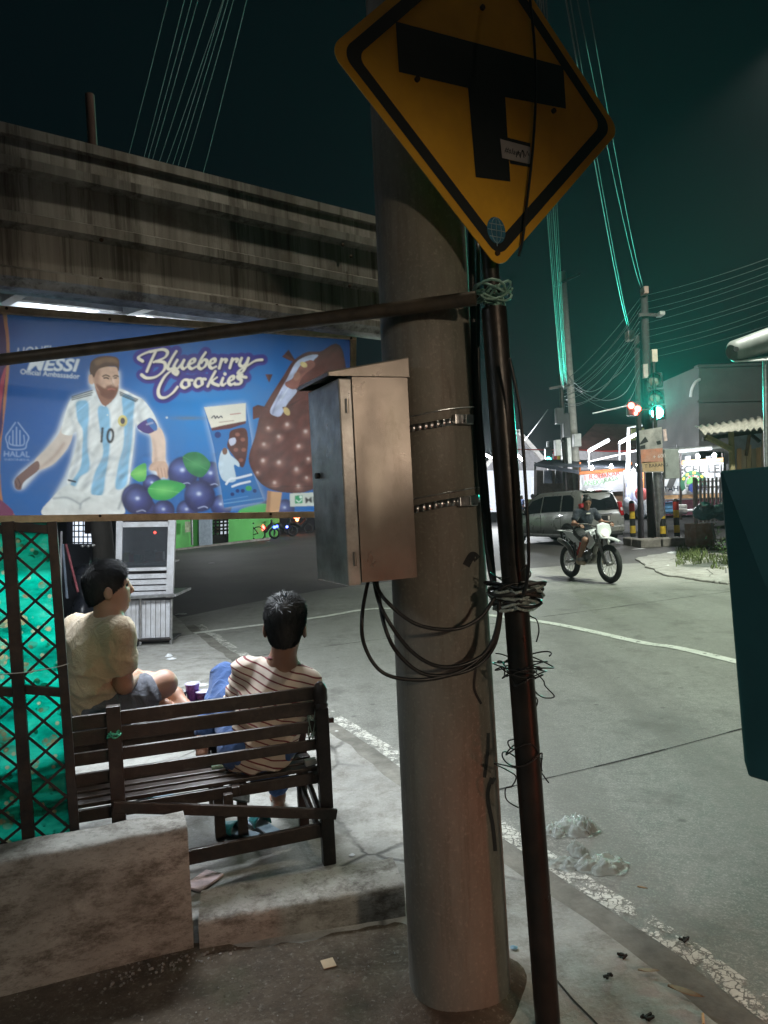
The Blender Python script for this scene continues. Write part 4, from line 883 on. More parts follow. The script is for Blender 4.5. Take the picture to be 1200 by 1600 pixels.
# ---------------------------------------------------------------- signed-distance bodies -> one continuous mesh
class SDF:
    def __init__(s): s.p = []
    def cone(s, a, b, ra, rb=None, k=.02, flat=None): s.p.append(('c', np.array(a,float), np.array(b,float), ra, ra if rb is None else rb, k, flat)); return s
    def chain(s, pts, rs, k=.02, flat=None):
        for i in range(len(pts)-1): s.cone(pts[i], pts[i+1], rs[i], rs[i+1], k, flat)
        return s
    def ell(s, c, r, axes=None, k=.02, sub=False): s.p.append(('e', np.array(c,float), np.array(r,float), np.eye(3) if axes is None else np.array(axes,float), k, sub)); return s
    def cut(s, pt, n): s.p.append(('x', np.array(pt,float), np.array(n,float)/np.linalg.norm(n))); return s
    def mesh(s, name, h, mat_, parent=None, wob=None, smooth=True):
        lo = np.full(3, 1e9); hi = -lo
        for q in s.p:
            if q[0] == 'c':
                r = max(q[3], q[4])*1.3+.03
                lo = np.minimum(lo, np.minimum(q[1], q[2])-r); hi = np.maximum(hi, np.maximum(q[1], q[2])+r)
            elif q[0] == 'e' and not q[5]: r = q[2].max()+.03; lo = np.minimum(lo, q[1]-r); hi = np.maximum(hi, q[1]+r)
        n = np.ceil((hi-lo)/h).astype(int)+2; ax = [lo[i]+h*np.arange(n[i]) for i in range(3)]
        D = np.full(n, 1.0, np.float32)
        for q in s.p:
            if q[0] == 'x':
                d = ((ax[0]-q[1][0])*q[2][0])[:,None,None]+((ax[1]-q[1][1])*q[2][1])[None,:,None]+((ax[2]-q[1][2])*q[2][2])[None,None,:]
                D = np.maximum(D, d.astype(np.float32)); continue
            k = q[5] if q[0] == 'c' else q[4]
            if q[0] == 'c': r = max(q[3],q[4])*1.3+k+3*h; l2 = np.minimum(q[1],q[2])-r; h2 = np.maximum(q[1],q[2])+r
            else: r = q[2].max()+k+3*h; l2, h2 = q[1]-r, q[1]+r
            i0 = np.clip(((l2-lo)/h).astype(int), 0, n-1); i1 = np.clip(((h2-lo)/h).astype(int)+1, 1, n)
            sl = tuple(slice(a, b) for a, b in zip(i0, i1))
            X, Y, Z = np.meshgrid(ax[0][sl[0]], ax[1][sl[1]], ax[2][sl[2]], indexing='ij')
            if q[0] == 'c':
                a, b = q[1], q[2]; v = b-a; L = float(v@v) or 1e-9
                t = np.clip(((X-a[0])*v[0]+(Y-a[1])*v[1]+(Z-a[2])*v[2])/L, 0, 1)
                rx, ry, rz = X-a[0]-t*v[0], Y-a[1]-t*v[1], Z-a[2]-t*v[2]
                if q[6] is not None:
                    e, f = q[6]; e = np.array(e, float); e /= np.linalg.norm(e); cc = rx*e[0]+ry*e[1]+rz*e[2]
                    d2 = rx*rx+ry*ry+rz*rz-cc*cc+(cc/f)**2
                    d = (np.sqrt(np.maximum(d2,0))-(q[3]+(q[4]-q[3])*t))*min(1,f)
                else: d = np.sqrt(rx*rx+ry*ry+rz*rz)-(q[3]+(q[4]-q[3])*t)
            else:
                c, R, A = q[1], q[2], q[3]; x, y, z = X-c[0], Y-c[1], Z-c[2]; ss = 0
                for i in range(3): ss = ss+((x*A[i][0]+y*A[i][1]+z*A[i][2])/R[i])**2
                d = (np.sqrt(ss)-1)*R.min()
            o = D[sl]; d = d.astype(np.float32)
            if q[0] == 'e' and q[5]:
                hh = np.clip(.5-.5*(o+d)/k, 0, 1); D[sl] = o*(1-hh)-d*hh+k*hh*(1-hh)
            else:
                hh = np.clip(.5+.5*(o-d)/k, 0, 1); D[sl] = o*(1-hh)+d*hh-k*hh*(1-hh)
        if wob is not None:
            X, Y, Z = np.meshgrid(*ax, indexing='ij', sparse=True); D = D+wob(X, Y, Z).astype(np.float32)
        S = D < 0
        cs = np.zeros(tuple(n-1), np.int8)
        for i in (0,1):
            for j in (0,1):
                for k in (0,1): cs += S[i:n[0]-1+i, j:n[1]-1+j, k:n[2]-1+k]
        act = (cs > 0) & (cs < 8); I = np.argwhere(act); vid = np.full(act.shape, -1, np.int64); vid[act] = np.arange(len(I))
        acc = np.zeros((len(I), 3)); cnt = np.zeros(len(I))
        offs = [(0,0,0),(1,0,0),(0,1,0),(1,1,0),(0,0,1),(1,0,1),(0,1,1),(1,1,1)]
        for a, b in [(0,1),(2,3),(4,5),(6,7),(0,2),(1,3),(4,6),(5,7),(0,4),(1,5),(2,6),(3,7)]:
            pa, pb = I+offs[a], I+offs[b]; va, vb = D[tuple(pa.T)], D[tuple(pb.T)]; m_ = (va < 0) != (vb < 0)
            t = np.where(m_, va/np.where(m_, va-vb, 1), 0)[:,None]; acc += np.where(m_[:,None], pa+(pb-pa)*t, 0); cnt += m_
        V = lo+h*acc/cnt[:,None]; Q = []
        for axn in range(3):
            o1, o2 = [(1,2),(2,0),(0,1)][axn]; sl0 = [slice(None)]*3; sl1 = [slice(None)]*3; sl0[axn] = slice(0,-1); sl1[axn] = slice(1,None)
            x = S[tuple(sl0)] != S[tuple(sl1)]; P = np.argwhere(x); P = P[(P[:,o1] > 0) & (P[:,o2] > 0)]
            P = P[(P[:,o1] < n[o1]-1) & (P[:,o2] < n[o2]-1)]
            fl_ = S[tuple(P.T)]; e1 = np.zeros(3,int); e1[o1] = 1; e2 = np.zeros(3,int); e2[o2] = 1
            q4 = np.stack([vid[tuple((P-e1-e2).T)], vid[tuple((P-e2).T)], vid[tuple(P.T)], vid[tuple((P-e1).T)]], 1)
            q4[~fl_] = q4[~fl_][:, ::-1]; Q.append(q4)
        Q = np.concatenate(Q); Q = Q[(Q >= 0).all(1)]
        me = bpy.data.meshes.new(name); me.from_pydata(V.tolist(), [], Q.tolist()); me.validate(); me.update()
        if smooth: me.polygons.foreach_set('use_smooth', [True]*len(me.polygons))
        me.materials.append(mat_); return link(name, me, parent)
def skin_mat(name, c):
    m = NM(name); m.base(m.mix(m.ramp(m.noise(9, 4), [(.35, 0.0), (.7, .5)]), c, tuple(x*.72 for x in c))); m.rough(.5)
    m.p(Subsurface_Weight=.12, Subsurface_Radius=(.02,.008,.004), Subsurface_Scale=.4); m.bump(m.noise(160, 3), .08, .002); return m.mat
def cloth_mat(name, c, var=.12, weave=900, rough=.9):
    m = NM(name); m.base(m.mix(m.ramp(m.noise(5, 5, .7), [(.35, 0.0), (.7, 1.0)]), tuple(x*(1-var) for x in c), tuple(x*(1+var) for x in c))); m.rough(rough); m.p(Sheen_Weight=.15)
    h = m.math('ADD', m.math('MULTIPLY', m.noise(weave, 2), .25), m.math('MULTIPLY', m.noise(13, 3, .55, dist=1.6), 2.5)); m.bump(h, .55, .010); return m.mat
def hair_mat(name, c=(.012,.011,.012)):
    m = NM(name); m.base(m.ramp(m.noise(60, 4, .6, (1,1,.25)), [(.3, tuple(x*.5 for x in c)), (.7, tuple(x*2.2 for x in c))])); m.rough(.55); m.p(Specular_IOR_Level=.3)
    m.bump(m.noise(160, 3, .6, (1,1,.22)), .35, .003); return m.mat
SKIN = skin_mat('skin_tan', (0.40,0.215,0.145)); SKIN_D = skin_mat('skin_brown', (0.27,0.14,0.095)); HAIR = hair_mat('black_hair')
V3 = lambda *a: np.array(a, float)
def unit(v): v = np.array(v, float); return v/np.linalg.norm(v)
def head_sdf(S, c, f, up, s=1.0):
    """c cranium centre, f facing, up; returns side axis"""
    f = unit(f); up = unit(np.array(up)-f*np.dot(up, f)); r = np.cross(f, up); A = [r, f, up]
    S.ell(c+up*.02*s, (.073*s,.094*s,.088*s), A, .02); S.ell(c+f*.035*s-up*.045*s, (.058*s,.062*s,.072*s), A, .03)
    S.ell(c+f*.055*s-up*.098*s, (.030*s,.030*s,.022*s), A, .02)                                   # chin
    S.cone(c+f*.088*s+up*.012*s, c+f*.108*s-up*.030*s, .009*s, .013*s, .012)                      # nose
    S.ell(c+f*.088*s-up*.062*s, (.022*s,.012*s,.008*s), A, .006); S.ell(c+f*.085*s-up*.074*s, (.02*s,.012*s,.008*s), A, .006)   # lips
    S.ell(c+f*.078*s+up*.022*s, (.05*s,.016*s,.010*s), A, .012)                                   # brow
    for sd in (-1, 1):
        S.ell(c+f*.088*s+r*sd*.032*s+up*.002*s, (.014*s,.012*s,.009*s), A, .008, True)            # eye socket
        S.ell(c+r*sd*.078*s-f*.008*s-up*.018*s, (.010*s,.020*s,.032*s), [unit(r+f*.35*sd*0-f*.25), f, up], .006)   # ear
        S.ell(c+r*sd*.088*s-f*.004*s-up*.016*s, (.006*s,.011*s,.020*s), A, .004, True)
    return r
def hand_sdf(S, wrist, d, nrm, curl=.5, s=1.0, thumb=1):
    """palm from the wrist along d, palm normal nrm; five separate fingers curling towards nrm"""
    d = unit(d); nrm = unit(np.array(nrm)-d*np.dot(nrm, d)); sd = np.cross(d, nrm); k = wrist+d*.075*s
    S.cone(wrist, k, .024*s, .030*s, .012, (nrm, .5))
    for i, (o, L) in enumerate([(-.030,.060),(-.010,.072),(.010,.078),(.030,.070)]):
        p = k+sd*o*s-d*.006; q = p; dd = d.copy()
        for j, fr in enumerate((.45,.32,.23)):
            ang = curl*(.5+.5*j); dd = unit(dd*math.cos(ang)+nrm*math.sin(ang)); n_ = q+dd*L*fr*s*1.1
            S.cone(q, n_, (.0098-.0008*j)*s, (.0092-.0009*j)*s, .005); q = n_
    p = wrist+d*.025*s+sd*.026*s*thumb; q = p+unit(d*.7+sd*thumb*.7+nrm*.3)*.038*s; S.cone(p, q, .0125*s, .011*s, .008); S.cone(q, q+unit(d*.9+sd*.25*thumb+nrm*.35)*.030*s, .0105*s, .009*s, .005)
def foot_sdf(S, ankle, d, up, s=1.0):
    d = unit(d); up = unit(np.array(up)-d*np.dot(up, d)); sd = np.cross(d, up)
    S.cone(ankle-d*.03*s-up*.045*s, ankle+d*.10*s-up*.055*s, .030*s, .026*s, .02); S.cone(ankle, ankle+d*.09*s-up*.045*s, .034*s, .024*s, .02)
    for i, o in enumerate((-.030,-.012,.004,.018,.030)):
        p = ankle+d*(.125-.006*abs(i-0)*1.0)*s-up*.058*s+sd*o*s; S.cone(p-d*.03*s, p+d*.022*s, .011*s, (.0125 if i == 0 else .0085)*s, .006)
def eyes(c, f, up, r, parent, s=1.0):
    em = mat('eye_dark', (.02,.015,.012), .2, var=0, bump=0)
    for sd in (-1, 1):
        mb = MB(); p = c+unit(f)*.080*s+r*sd*.032*s+unit(up)*.002*s; mb.lathe([(.0001,-.009*s),(.006*s,-.007*s),(.009*s,0),(.006*s,.007*s),(.0001,.009*s)], tuple(p), 10); mb.build('eye', em, parent, smooth=True)
def wrinkle(amp, sc=38.0, dirv=(.3,.2,1.0), seed=0.0):
    d = np.array(dirv)
    def fn(X, Y, Z):
        u = X*d[0]+Y*d[1]+Z*d[2]
        a = np.abs(np.sin(u*sc*.5+2.6*np.sin(X*11+Z*5+seed)+2.1*np.sin(Y*10-Z*7+seed)))
        b = np.abs(np.sin((X*1.1-Y*.6+Z*.45)*sc*.62+2.3*np.sin(Z*12+seed*3)+1.4*np.sin(X*15-seed)))
        m_ = .35+.65*np.clip(.5+.9*np.sin(X*7+seed)*np.sin(Z*8+1.3*seed+Y*5), 0, 1)
        return amp*((1-a)**2*1.6+(1-b)**2*1.1-.7)*m_*-1
    return fn
def hair_cap(name, c, f, up, parent, s=1.0, m=None, vol=1.0, low=-.055, hl=.0, h=.005, strands=0):
    """short hair: shell over the cranium, cut along the nape and the hairline, with tufts"""
    f = unit(f); up = unit(np.array(up)-f*np.dot(up, f)); r = np.cross(f, up); A = [r, f, up]; S = SDF()
    S.ell(c+up*.026*s-f*.006*s, (.079*s*vol,.098*s*vol,.092*s*vol), A, .01)
    S.ell(c-f*.045*s-up*.030*s, (.062*s,.052*s,.062*s), A, .02)                                   # nape
    rr = random.Random(5)
    for i in range(0 if strands else 30):                                                        # tufts, mostly over the crown and front
        a = rr.uniform(0, 6.283); e = rr.uniform(.25, 1.4); n = r*math.cos(a)*math.cos(e)+f*math.sin(a)*math.cos(e)+up*math.sin(e)
        p = c+up*.026*s-f*.006*s+(r*np.dot(n,r)*.072+f*np.dot(n,f)*.092+up*np.dot(n,up)*.086)*s*vol
        S.cone(p, p+unit(n*.6+f*.7+up*.1+r*rr.uniform(-.4,.4))*rr.uniform(.012,.022)*s, .010*s, .003*s, .012)
    S.cut(c+f*(.072+hl)*s+up*.03*s, unit(f-up*.42))                                              # front hairline
    S.cut(c+up*low*s-f*.05*s, unit(-up*1.0+f*.55))                                               # lower edge, up in front of the ears
    o = S.mesh(name, h, m or HAIR, parent)
    if strands:
        me = o.data; nv = len(me.vertices); co = np.empty(nv*3, np.float32); me.vertices.foreach_get('co', co); co = co.reshape(-1, 3); no = np.empty(nv*3, np.float32); me.vertices.foreach_get('normal', no); no = no.reshape(-1, 3)
        fcs = [tuple(p.vertices) for p in me.polygons]; rg = np.random.default_rng(3); cr = c+up*.095*s-f*.02*s
        vs = co.tolist(); 
        for q in rg.integers(0, nv, strands):
            p, n = co[q], no[q]; dn = np.dot(p-c, up)
            out = p-cr; out = out-n*np.dot(out, n); out = out/(np.linalg.norm(out)+1e-6)
            top = max(0.0, min(1.0, (dn-.03*s)/(.07*s)))
            d = unit(out*(1-.55*top)+f*.75*top-up*.35*(1-top)+n*(.16+.30*top*rg.random())+rg.normal(0,.16,3)); L = (.012+.034*top*(.4+.6*rg.random()))*s; w_ = unit(np.cross(d, n))*.0009*s*(1.3 if top > .3 else 1)
            b = p-n*.001; i = len(vs); vs += [(b-w_).tolist(), (b+w_).tolist(), (b+d*L*.6+w_*.7+n*.002).tolist(), (b+d*L).tolist(), (b+d*L*.6-w_*.7+n*.002).tolist()]; fcs.append((i,i+1,i+2,i+3,i+4))
        m2 = bpy.data.meshes.new(name); m2.from_pydata(vs, [], fcs); m2.update(); m2.materials.append(m or HAIR); m2.polygons.foreach_set('use_smooth', [True]*len(m2.polygons)); o.data = m2
    return o

# ---------------------------------------------------------------- trellis screen with green film
TP0 = at(90, 1100, 2.86); TD = Vector((-dw.x, -dw.y, 0)).normalized(); TN = Vector((TD.y, -TD.x, 0)); TN = TN if TN.y < 0 else -TN
def tp(px, py, lift=0.0):
    d = Vector(ray(px, py)); o = Vector(CAMP); t = (TP0-o).dot(TN)/d.dot(TN); return o+d*t+TN*lift
tre = thing('trellis_screen', 'black metal lattice screen lined with bright green flowered film', 'screen', tuple(tp(80,1320)))
PXW = (tp(100,1000)-tp(99,1000)).length
post_x = lambda k, y: {0: 12+(y-812)*.066, 1: 81+(y-812)*.074, -1: -62+(y-812)*.058}[k]
for k, wpx in ((0, 19), (1, 15), (-1, 18)):
    mb = MB(); mb.bar(tp(post_x(k,815),815), tp(post_x(k,1345),1345), wpx*PXW, .035, up=TN); mb.build('upright', DARKMET, tre, bevel=.002)
for a, b in ((-1,0), (0,1)):
    for y in (1078, 1338, 824):
        mb = MB(); mb.bar(tp(post_x(a,y),y-2), tp(post_x(b,y),y+4), .02, 15*PXW, up=UP); mb.build('rail', DARKMET, tre, bevel=.002)
    y = 820
    while y < 1345:
        for s in (1, -1):
            y0, y1 = (y, y+50) if s > 0 else (y+50, y)
            if max(y0, y1) < 1350:
                mb = MB(); lf = .004*s; mb.bar(tp(post_x(a,y0)+7,y0,lf), tp(post_x(b,y1)-7,y1,lf), .0035, .010, up=UP); mb.build('lattice_bar', DARKMET, tre)
        y += 47
m = NM('green_flowered_film')
base = m.ramp(m.noise(4.5, 4, .6, (1,1,2.6)), [(.32, (.0,.13,.09)), (.5, (.0,.42,.29)), (.68, (.03,.66,.47))])
vv_ = m.mix(.035, m.vec(), m.noise(14, 2), 'ADD')
fl = m.ramp(m.voro(17, vec=vv_), [(.30, 1.0), (.36, 0.0)]); dk = m.ramp(m.noise(2.3, 3, loc=(1,3,2)), [(.45, 0.0), (.55, 1.0)])
pet = m.ramp(m.voro(44, vec=m.vec((1,1,1))), [(.42, 1.0), (.55, 0.35)])
c = m.mix(m.mix(1.0, fl, pet, 'MULTIPLY'), base, m.mix(dk, (.42,.36,.20), (.0,.10,.055)))
c = m.mix(m.ramp(m.voro(20, vec=m.vec((1,1,1), loc=(2,1,5))), [(.12, .7), (.2, 0.0)]), c, (.45,.40,.24))
m.base(c); m.rough(.3); m.bump(m.noise(4, 3, .5, (1,1,2)), .5, .06)
tr = m.n.new('ShaderNodeBsdfTranslucent'); m.t.links.new(c, tr.inputs[0]); mx = m.n.new('ShaderNodeMixShader'); mx.inputs[0].default_value = .62
m.t.links.new(m.b.outputs[0], mx.inputs[1]); m.t.links.new(tr.outputs[0], mx.inputs[2]); m.t.links.new(mx.outputs[0], m.out.inputs[0]); FILM = m.mat
for a, b in ((-1,0), (0,1)):
    mb = MB(); n = 60; nx_ = 8; vs = []
    for i in range(n+1):
        y = 818+527*i/n
        for j in range(nx_+1):
            x = post_x(a,y)+(post_x(b,y)-post_x(a,y))*j/nx_
            vs.append(tp(x, y, -.020-.010*math.sin(j/nx_*3.14)*math.sin(i*.55+j*.4+a)))
    mb.add(vs, [(i*(nx_+1)+j, i*(nx_+1)+j+1, (i+1)*(nx_+1)+j+1, (i+1)*(nx_+1)+j) for i in range(n) for j in range(nx_)]); mb.build('film_panel', FILM, tre, smooth=True)
mb = MB(); mb.tube(smoothpts([tp(-30,1054,.02), tp(40,1048,.03), tp(90,1040,.025), tp(108,1035,.02)], 6), .0018, 5); mb.build('tie_wire', mat('white_wire', (.5,.5,.5), .4, var=0, bump=0), tre)

# ---------------------------------------------------------------- slatted bench
PR = gr(515, 1350); PL = gr(177, 1112, .80); PL.z = 0
BU = (PR-PL).normalized(); BV = Vector((-BU.y, BU.x, 0)); BL = (PR-PL).length
def bn(s, v, z): return PL+BU*s+BV*v+UP*z            # s along from the near post, v towards the seat, z up
bench = thing('slatted_bench', 'worn dark wooden bench with slatted back seen from behind', 'bench', tuple(PL))
WOOD_B = []
for k in range(3):
    m = NM('bench_wood_%d' % k)
    c = m.ramp(m.noise(3, 6, .7, (9,9,9), dist=.4), [(.3, (.018,.011,.009)), (.7, (.045,.027,.020))]); c = m.mix(m.ramp(m.noise(18, 6, .75), [(.55, 0.0), (.72, .6)]), c, (.085,.068,.055) if k != 1 else (.07,.042,.032))
    m.base(c); m.rough(m.ramp(m.noise(9, 4), [(.3, .30), (.7, .55)])); m.bump(m.noise(40, 5, .7, (1,1,4)), .3, .004); WOOD_B.append(m.mat)
def plank(name, a, b, w_, h_, k=0, up=UP, parent=None, bev=.003):
    mb = MB(); mb.bar(a, b, w_, h_, up=up); return mb.build(name, WOOD_B[k], parent or bench, bevel=bev)
SL = -1.0                                               # far hidden end
for z, h_ in ((.765,.058), (.700,.058), (.617,.052), (.535,.046)):
    plank('back_rail', bn(SL,.030,z), bn(BL+.0,.030,z-.002), .018, h_, 0 if z != .7 else 1)
for z0, z1, s in ((.02,.825,0), (.02,.825,SL)):
    plank('back_post', bn(s,0,z0), bn(s,0,z1), .055, .040, 2, up=BV)
# turned end post with a rounded top
mb = MB(); mb.bar(bn(BL,.01,0), bn(BL,.012,.70), .058, .045, up=BV); mb.build('end_post', WOOD_B[1], bench, bevel=.004)
mb = MB(); c = bn(BL,.012,0)
mb.lathe([(.030,.700),(.033,.712),(.028,.722),(.032,.735),(.031,.78),(.022,.805),(.008,.816)], c, 14); mb.build('post_finial', WOOD_B[1], bench, smooth='auto')
for i in range(5):
    v = .085+i*.078; plank('seat_slat', bn(SL,v,.412), bn(BL-.02,v,.412), .050, .018, i % 3)
plank('seat_apron', bn(SL,.055,.375), bn(BL,.055,.375), .02, .05, 0); plank('seat_apron', bn(SL,.43,.375), bn(BL,.43,.375), .02, .05, 0)
for s in (BL-.03, BL*.55, .0, SL): plank('seat_bearer', bn(s,.02,.385), bn(s,.44,.385), .035, .035, 2)
for s in (BL-.03, BL*.62, SL+.02): plank('front_leg', bn(s,.42,0), bn(s,.42,.375), .048, .042, 1, up=BV)
plank('side_stretcher', bn(BL-.03,.03,.14), bn(BL-.03,.42,.20), .02, .04, 2); plank('side_stretcher', bn(BL-.03,.03,.235), bn(BL-.03,.42,.34), .02, .035, 0)
plank('side_rail', bn(BL-.01,.02,.56), bn(BL+.01,.46,.60), .04, .022, 1); plank('arm_post', bn(BL-.02,.42,.40), bn(BL-.02,.42,.60), .035, .035, 1, up=BV)
plank('arm_peg', bn(BL-.0,.10,.615), bn(BL+.075,.10,.61), .02, .022, 1)
plank('back_stretcher', bn(SL,.012,.12), bn(BL,.012,.155), .022, .062, 1)
plank('loose_brace', bn(-.02,-.035,.425), bn(BL+.035,-.035,.232), .020, .045, 0)
plank('knee_brace', bn(BL*.52,.06,.36), bn(BL*.64,.34,.22), .03, .035, 2); plank('stub_leg', bn(BL*.51,.03,.28), bn(BL*.51,.03,.38), .04, .04, 2, up=BV)
for k, (s, v, z) in enumerate([(0,-.03,.715), (BL-.035,.03,.62)]):
    cpt = bn(s,v,z); scribble(cpt, .02,.02,.008 if k == 0 else .05, 90, .0026, mat('green_raffia_%d' % k, (.05,.32,.20) if k == 0 else (.25,.32,.26), .5, var=.3, bump=0), 'raffia_tie', bench, 50+k, 5)
mb = MB(); mb.bar(bn(BL-.07,.09,.435), bn(BL-.02,.09,.44), .03, .025); mb.build('folded_paper', mat('dirty_paper', (.5,.49,.45), .8), bench)

# platform seat on the far side
plat = thing('platform_seat', 'dark wooden platform seat holding the cups beyond the bench', 'table', tuple(bn(-.6,.55,0)))
PZ = .585
for i in range(4): 
    v = .50+i*.115; plank('top_board', bn(-1.2,v,PZ), bn(BL*.56,v,PZ), .110, .022, i % 3, parent=plat)
plank('apron', bn(-1.2,.46,PZ-.05), bn(BL*.54,.46,PZ-.05), .02, .07, 0, parent=plat); plank('apron', bn(-1.2,.87,PZ-.05), bn(BL*.54,.87,PZ-.05), .02, .07, 0, parent=plat)
for s in (-1.1, BL*.5):
    for v in (.48, .86): plank('leg', bn(s,v,0), bn(s,v,PZ-.02), .05, .05, 2, up=BV, parent=plat)
# drinks on the platform
def cup(px, py, h_, r0, r1, body, label, lid=None, straw=False, name='plastic_cup', cat='cup'):
    c = gr(px, py, PZ+.012); th = thing(name, label, cat, tuple(c)); mb = MB()
    mb.lathe([(r0,0),(r0*1.02,.004),(r1,h_),(r1*1.06,h_+.003),(r1*.97,h_+.004),(r0*.93,.008)], c, 20, caps=False); mb.build('wall', body, th, smooth=True)
    mb = MB(); mb.lathe([(.0005,.003),(r0*.98,.004)], c, 20, caps=False); mb.build('bottom', body, th)
    if lid: mb = MB(); mb.lathe([(r1*1.08,h_+.002),(r1*1.06,h_+.006),(.001,h_+.007)], c, 20, caps=False); mb.build('film_lid', lid, th, smooth=True)
    return th
CLEAR = mat('clear_cup', (.75,.80,.84), .12, var=0, bump=0, trans=.75, ior=1.3)
PURP = mat('purple_print_cup', (.16,.06,.33), .3, var=.6, vs=70, bump=0); LIDM = mat('foil_lid', (.55,.50,.72), .3, .3, var=.3, vs=60, bump=.3)
cup(280,1100,.062,.034,.041,CLEAR,'short clear plastic tub beside the purple cup')
cup(302,1098,.098,.026,.037,PURP,'taller purple printed drink cup with a foil lid',LIDM); cup(319,1099,.060,.030,.038,PURP,'shorter purple printed cup next to the taller one',LIDM)
cup(338,1096,.045,.020,.028,mat('yellow_cup', (.75,.60,.15), .4),'tiny yellow and white cup by the blue jeans',mat('white_lid', (.7,.7,.7), .4))
mb = MB(); c = bn(BL*.45,.20,.445); mb.tube([c, c+BU*.05, c+BU*.055, c+BU*.075], [.014,.014,.007,.007], 12)
tag(mb.build('small_bottle', mat('green_white_bottle', (.35,.55,.45), .25, var=.5, vs=40, bump=0, trans=.3), smooth='auto'), 'small green and white bottle lying on the bench seat', 'bottle')

# ---------------------------------------------------------------- seated man in the beige shirt
def man_beige():
    f = unit((.70,.71,0)); r = np.cross(f, (0,0,1)); up = V3(0,0,1)
    A3 = lambda px, py, Y: np.array(at(px, py, Y))
    pel = A3(152,1132,3.52); pel[2] = PZ+.10
    chest = A3(150,1015,3.45); neck = A3(172,958,3.43); hc = A3(167,918,3.43); hf = unit((.87,.49,.06))
    shR = chest+r*.165+V3(0,0,.10); shL = chest-r*.165+V3(0,0,.115)
    shR = A3(185,990,3.36); shL = A3(122,985,3.56)
    elR = A3(194,1070,3.40); wrR = A3(213,1056,3.58)
    elL = shL+f*.10-V3(0,0,.25); wrL = wrR+V3(-.03,.05,-.01)
    hipR = pel+r*.10; hipL = pel-r*.10
    knR = A3(256,1068,3.62); anR = A3(236,1106,3.78); anR[2] = PZ+.085
    knL = pel-r*.36+f*.30; knL[2] = PZ+.16; anL = pel+f*.42+r*.0; anL[2] = PZ+.07
    P = thing('person', 'man in a beige T-shirt and grey shorts sitting cross-legged, looking right', 'person', tuple((pel[0],pel[1],PZ+.012)))
    S = SDF()
    S.chain([pel, (pel+chest)/2+f*-.015, chest, neck-V3(0,0,.04)], [.135,.125,.135,.075], .05, (f, .74))
    S.cone(shL, shR, .062, .062, .05); S.cone(neck-V3(0,0,.05), hc-hf*.015-V3(0,0,.05), .060, .054, .03)
    head_sdf(S, hc, hf, (0,-.05,1), 1.02)
    S.chain([shR, elR, wrR], [.054,.041,.027], .02); S.chain([shL, elL, wrL], [.054,.041,.027], .02)
    S.chain([hipR, knR, anR], [.088,.060,.038], .03); S.chain([hipL, knL, anL], [.088,.060,.038], .03)
    S.cone(knR*.9+anR*.1, knR*.45+anR*.55, .055, .056, .03)
    hand_sdf(S, wrR, unit(wrR-elR)+V3(.2,0,-.1), (0,.2,-1), .35); hand_sdf(S, wrL, unit(f+r*.8), (0,0,-1), .4, thumb=-1)
    foot_sdf(S, anR, unit(r*.6+f*.3), (0,0,1)); foot_sdf(S, anL, unit(r*.9+f*.1), (0,0,1))
    S.mesh('body', .0068, SKIN, P)
    rr = np.cross(unit(hf), (0,0,1)); eyes(hc, hf, (0,0,1), rr, P, 1.02)
    T = SDF(); i = .014
    T.chain([pel+V3(0,0,-.02), (pel+chest)/2-f*.015, chest, neck-V3(0,0,.055)], [.152,.142,.150,.070], .06, (f, .76))
    T.cone(shL, shR, .074, .074, .05); T.chain([shR, shR*.45+elR*.55], [.070,.074], .035); T.chain([shL, shL*.42+elL*.58], [.070,.070], .035); T.ell(shR*.06+elR*.94+r*.02, (.066,.066,.066), None, .006, True)
    T.ell(neck+up*.035+f*.01, (.066,.066,.05), None, .01, True); T.cut(pel-V3(0,0,.045), (0,0,-1))
    T.mesh('t_shirt', .0085, cloth_mat('beige_cotton', (.50,.385,.265)), P, wob=wrinkle(.0085, 40, (.5,.1,1), 1))
    G2 = SDF(); G2.chain([pel-V3(0,0,.02), pel+V3(0,0,.05)], [.150,.140], .04, (f, .8))
    G2.chain([hipR, hipR*.40+knR*.60], [.108,.098], .04); G2.chain([hipL, hipL*.42+knL*.58], [.108,.098], .04)
    G2.mesh('shorts', .009, cloth_mat('grey_shorts', (.105,.11,.135)), P, wob=wrinkle(.006, 60, (1,.4,.5), 3))
    hair_cap('hair', hc, hf, (0,-.05,1), P, 1.02, vol=1.01, strands=11000)
man_beige()

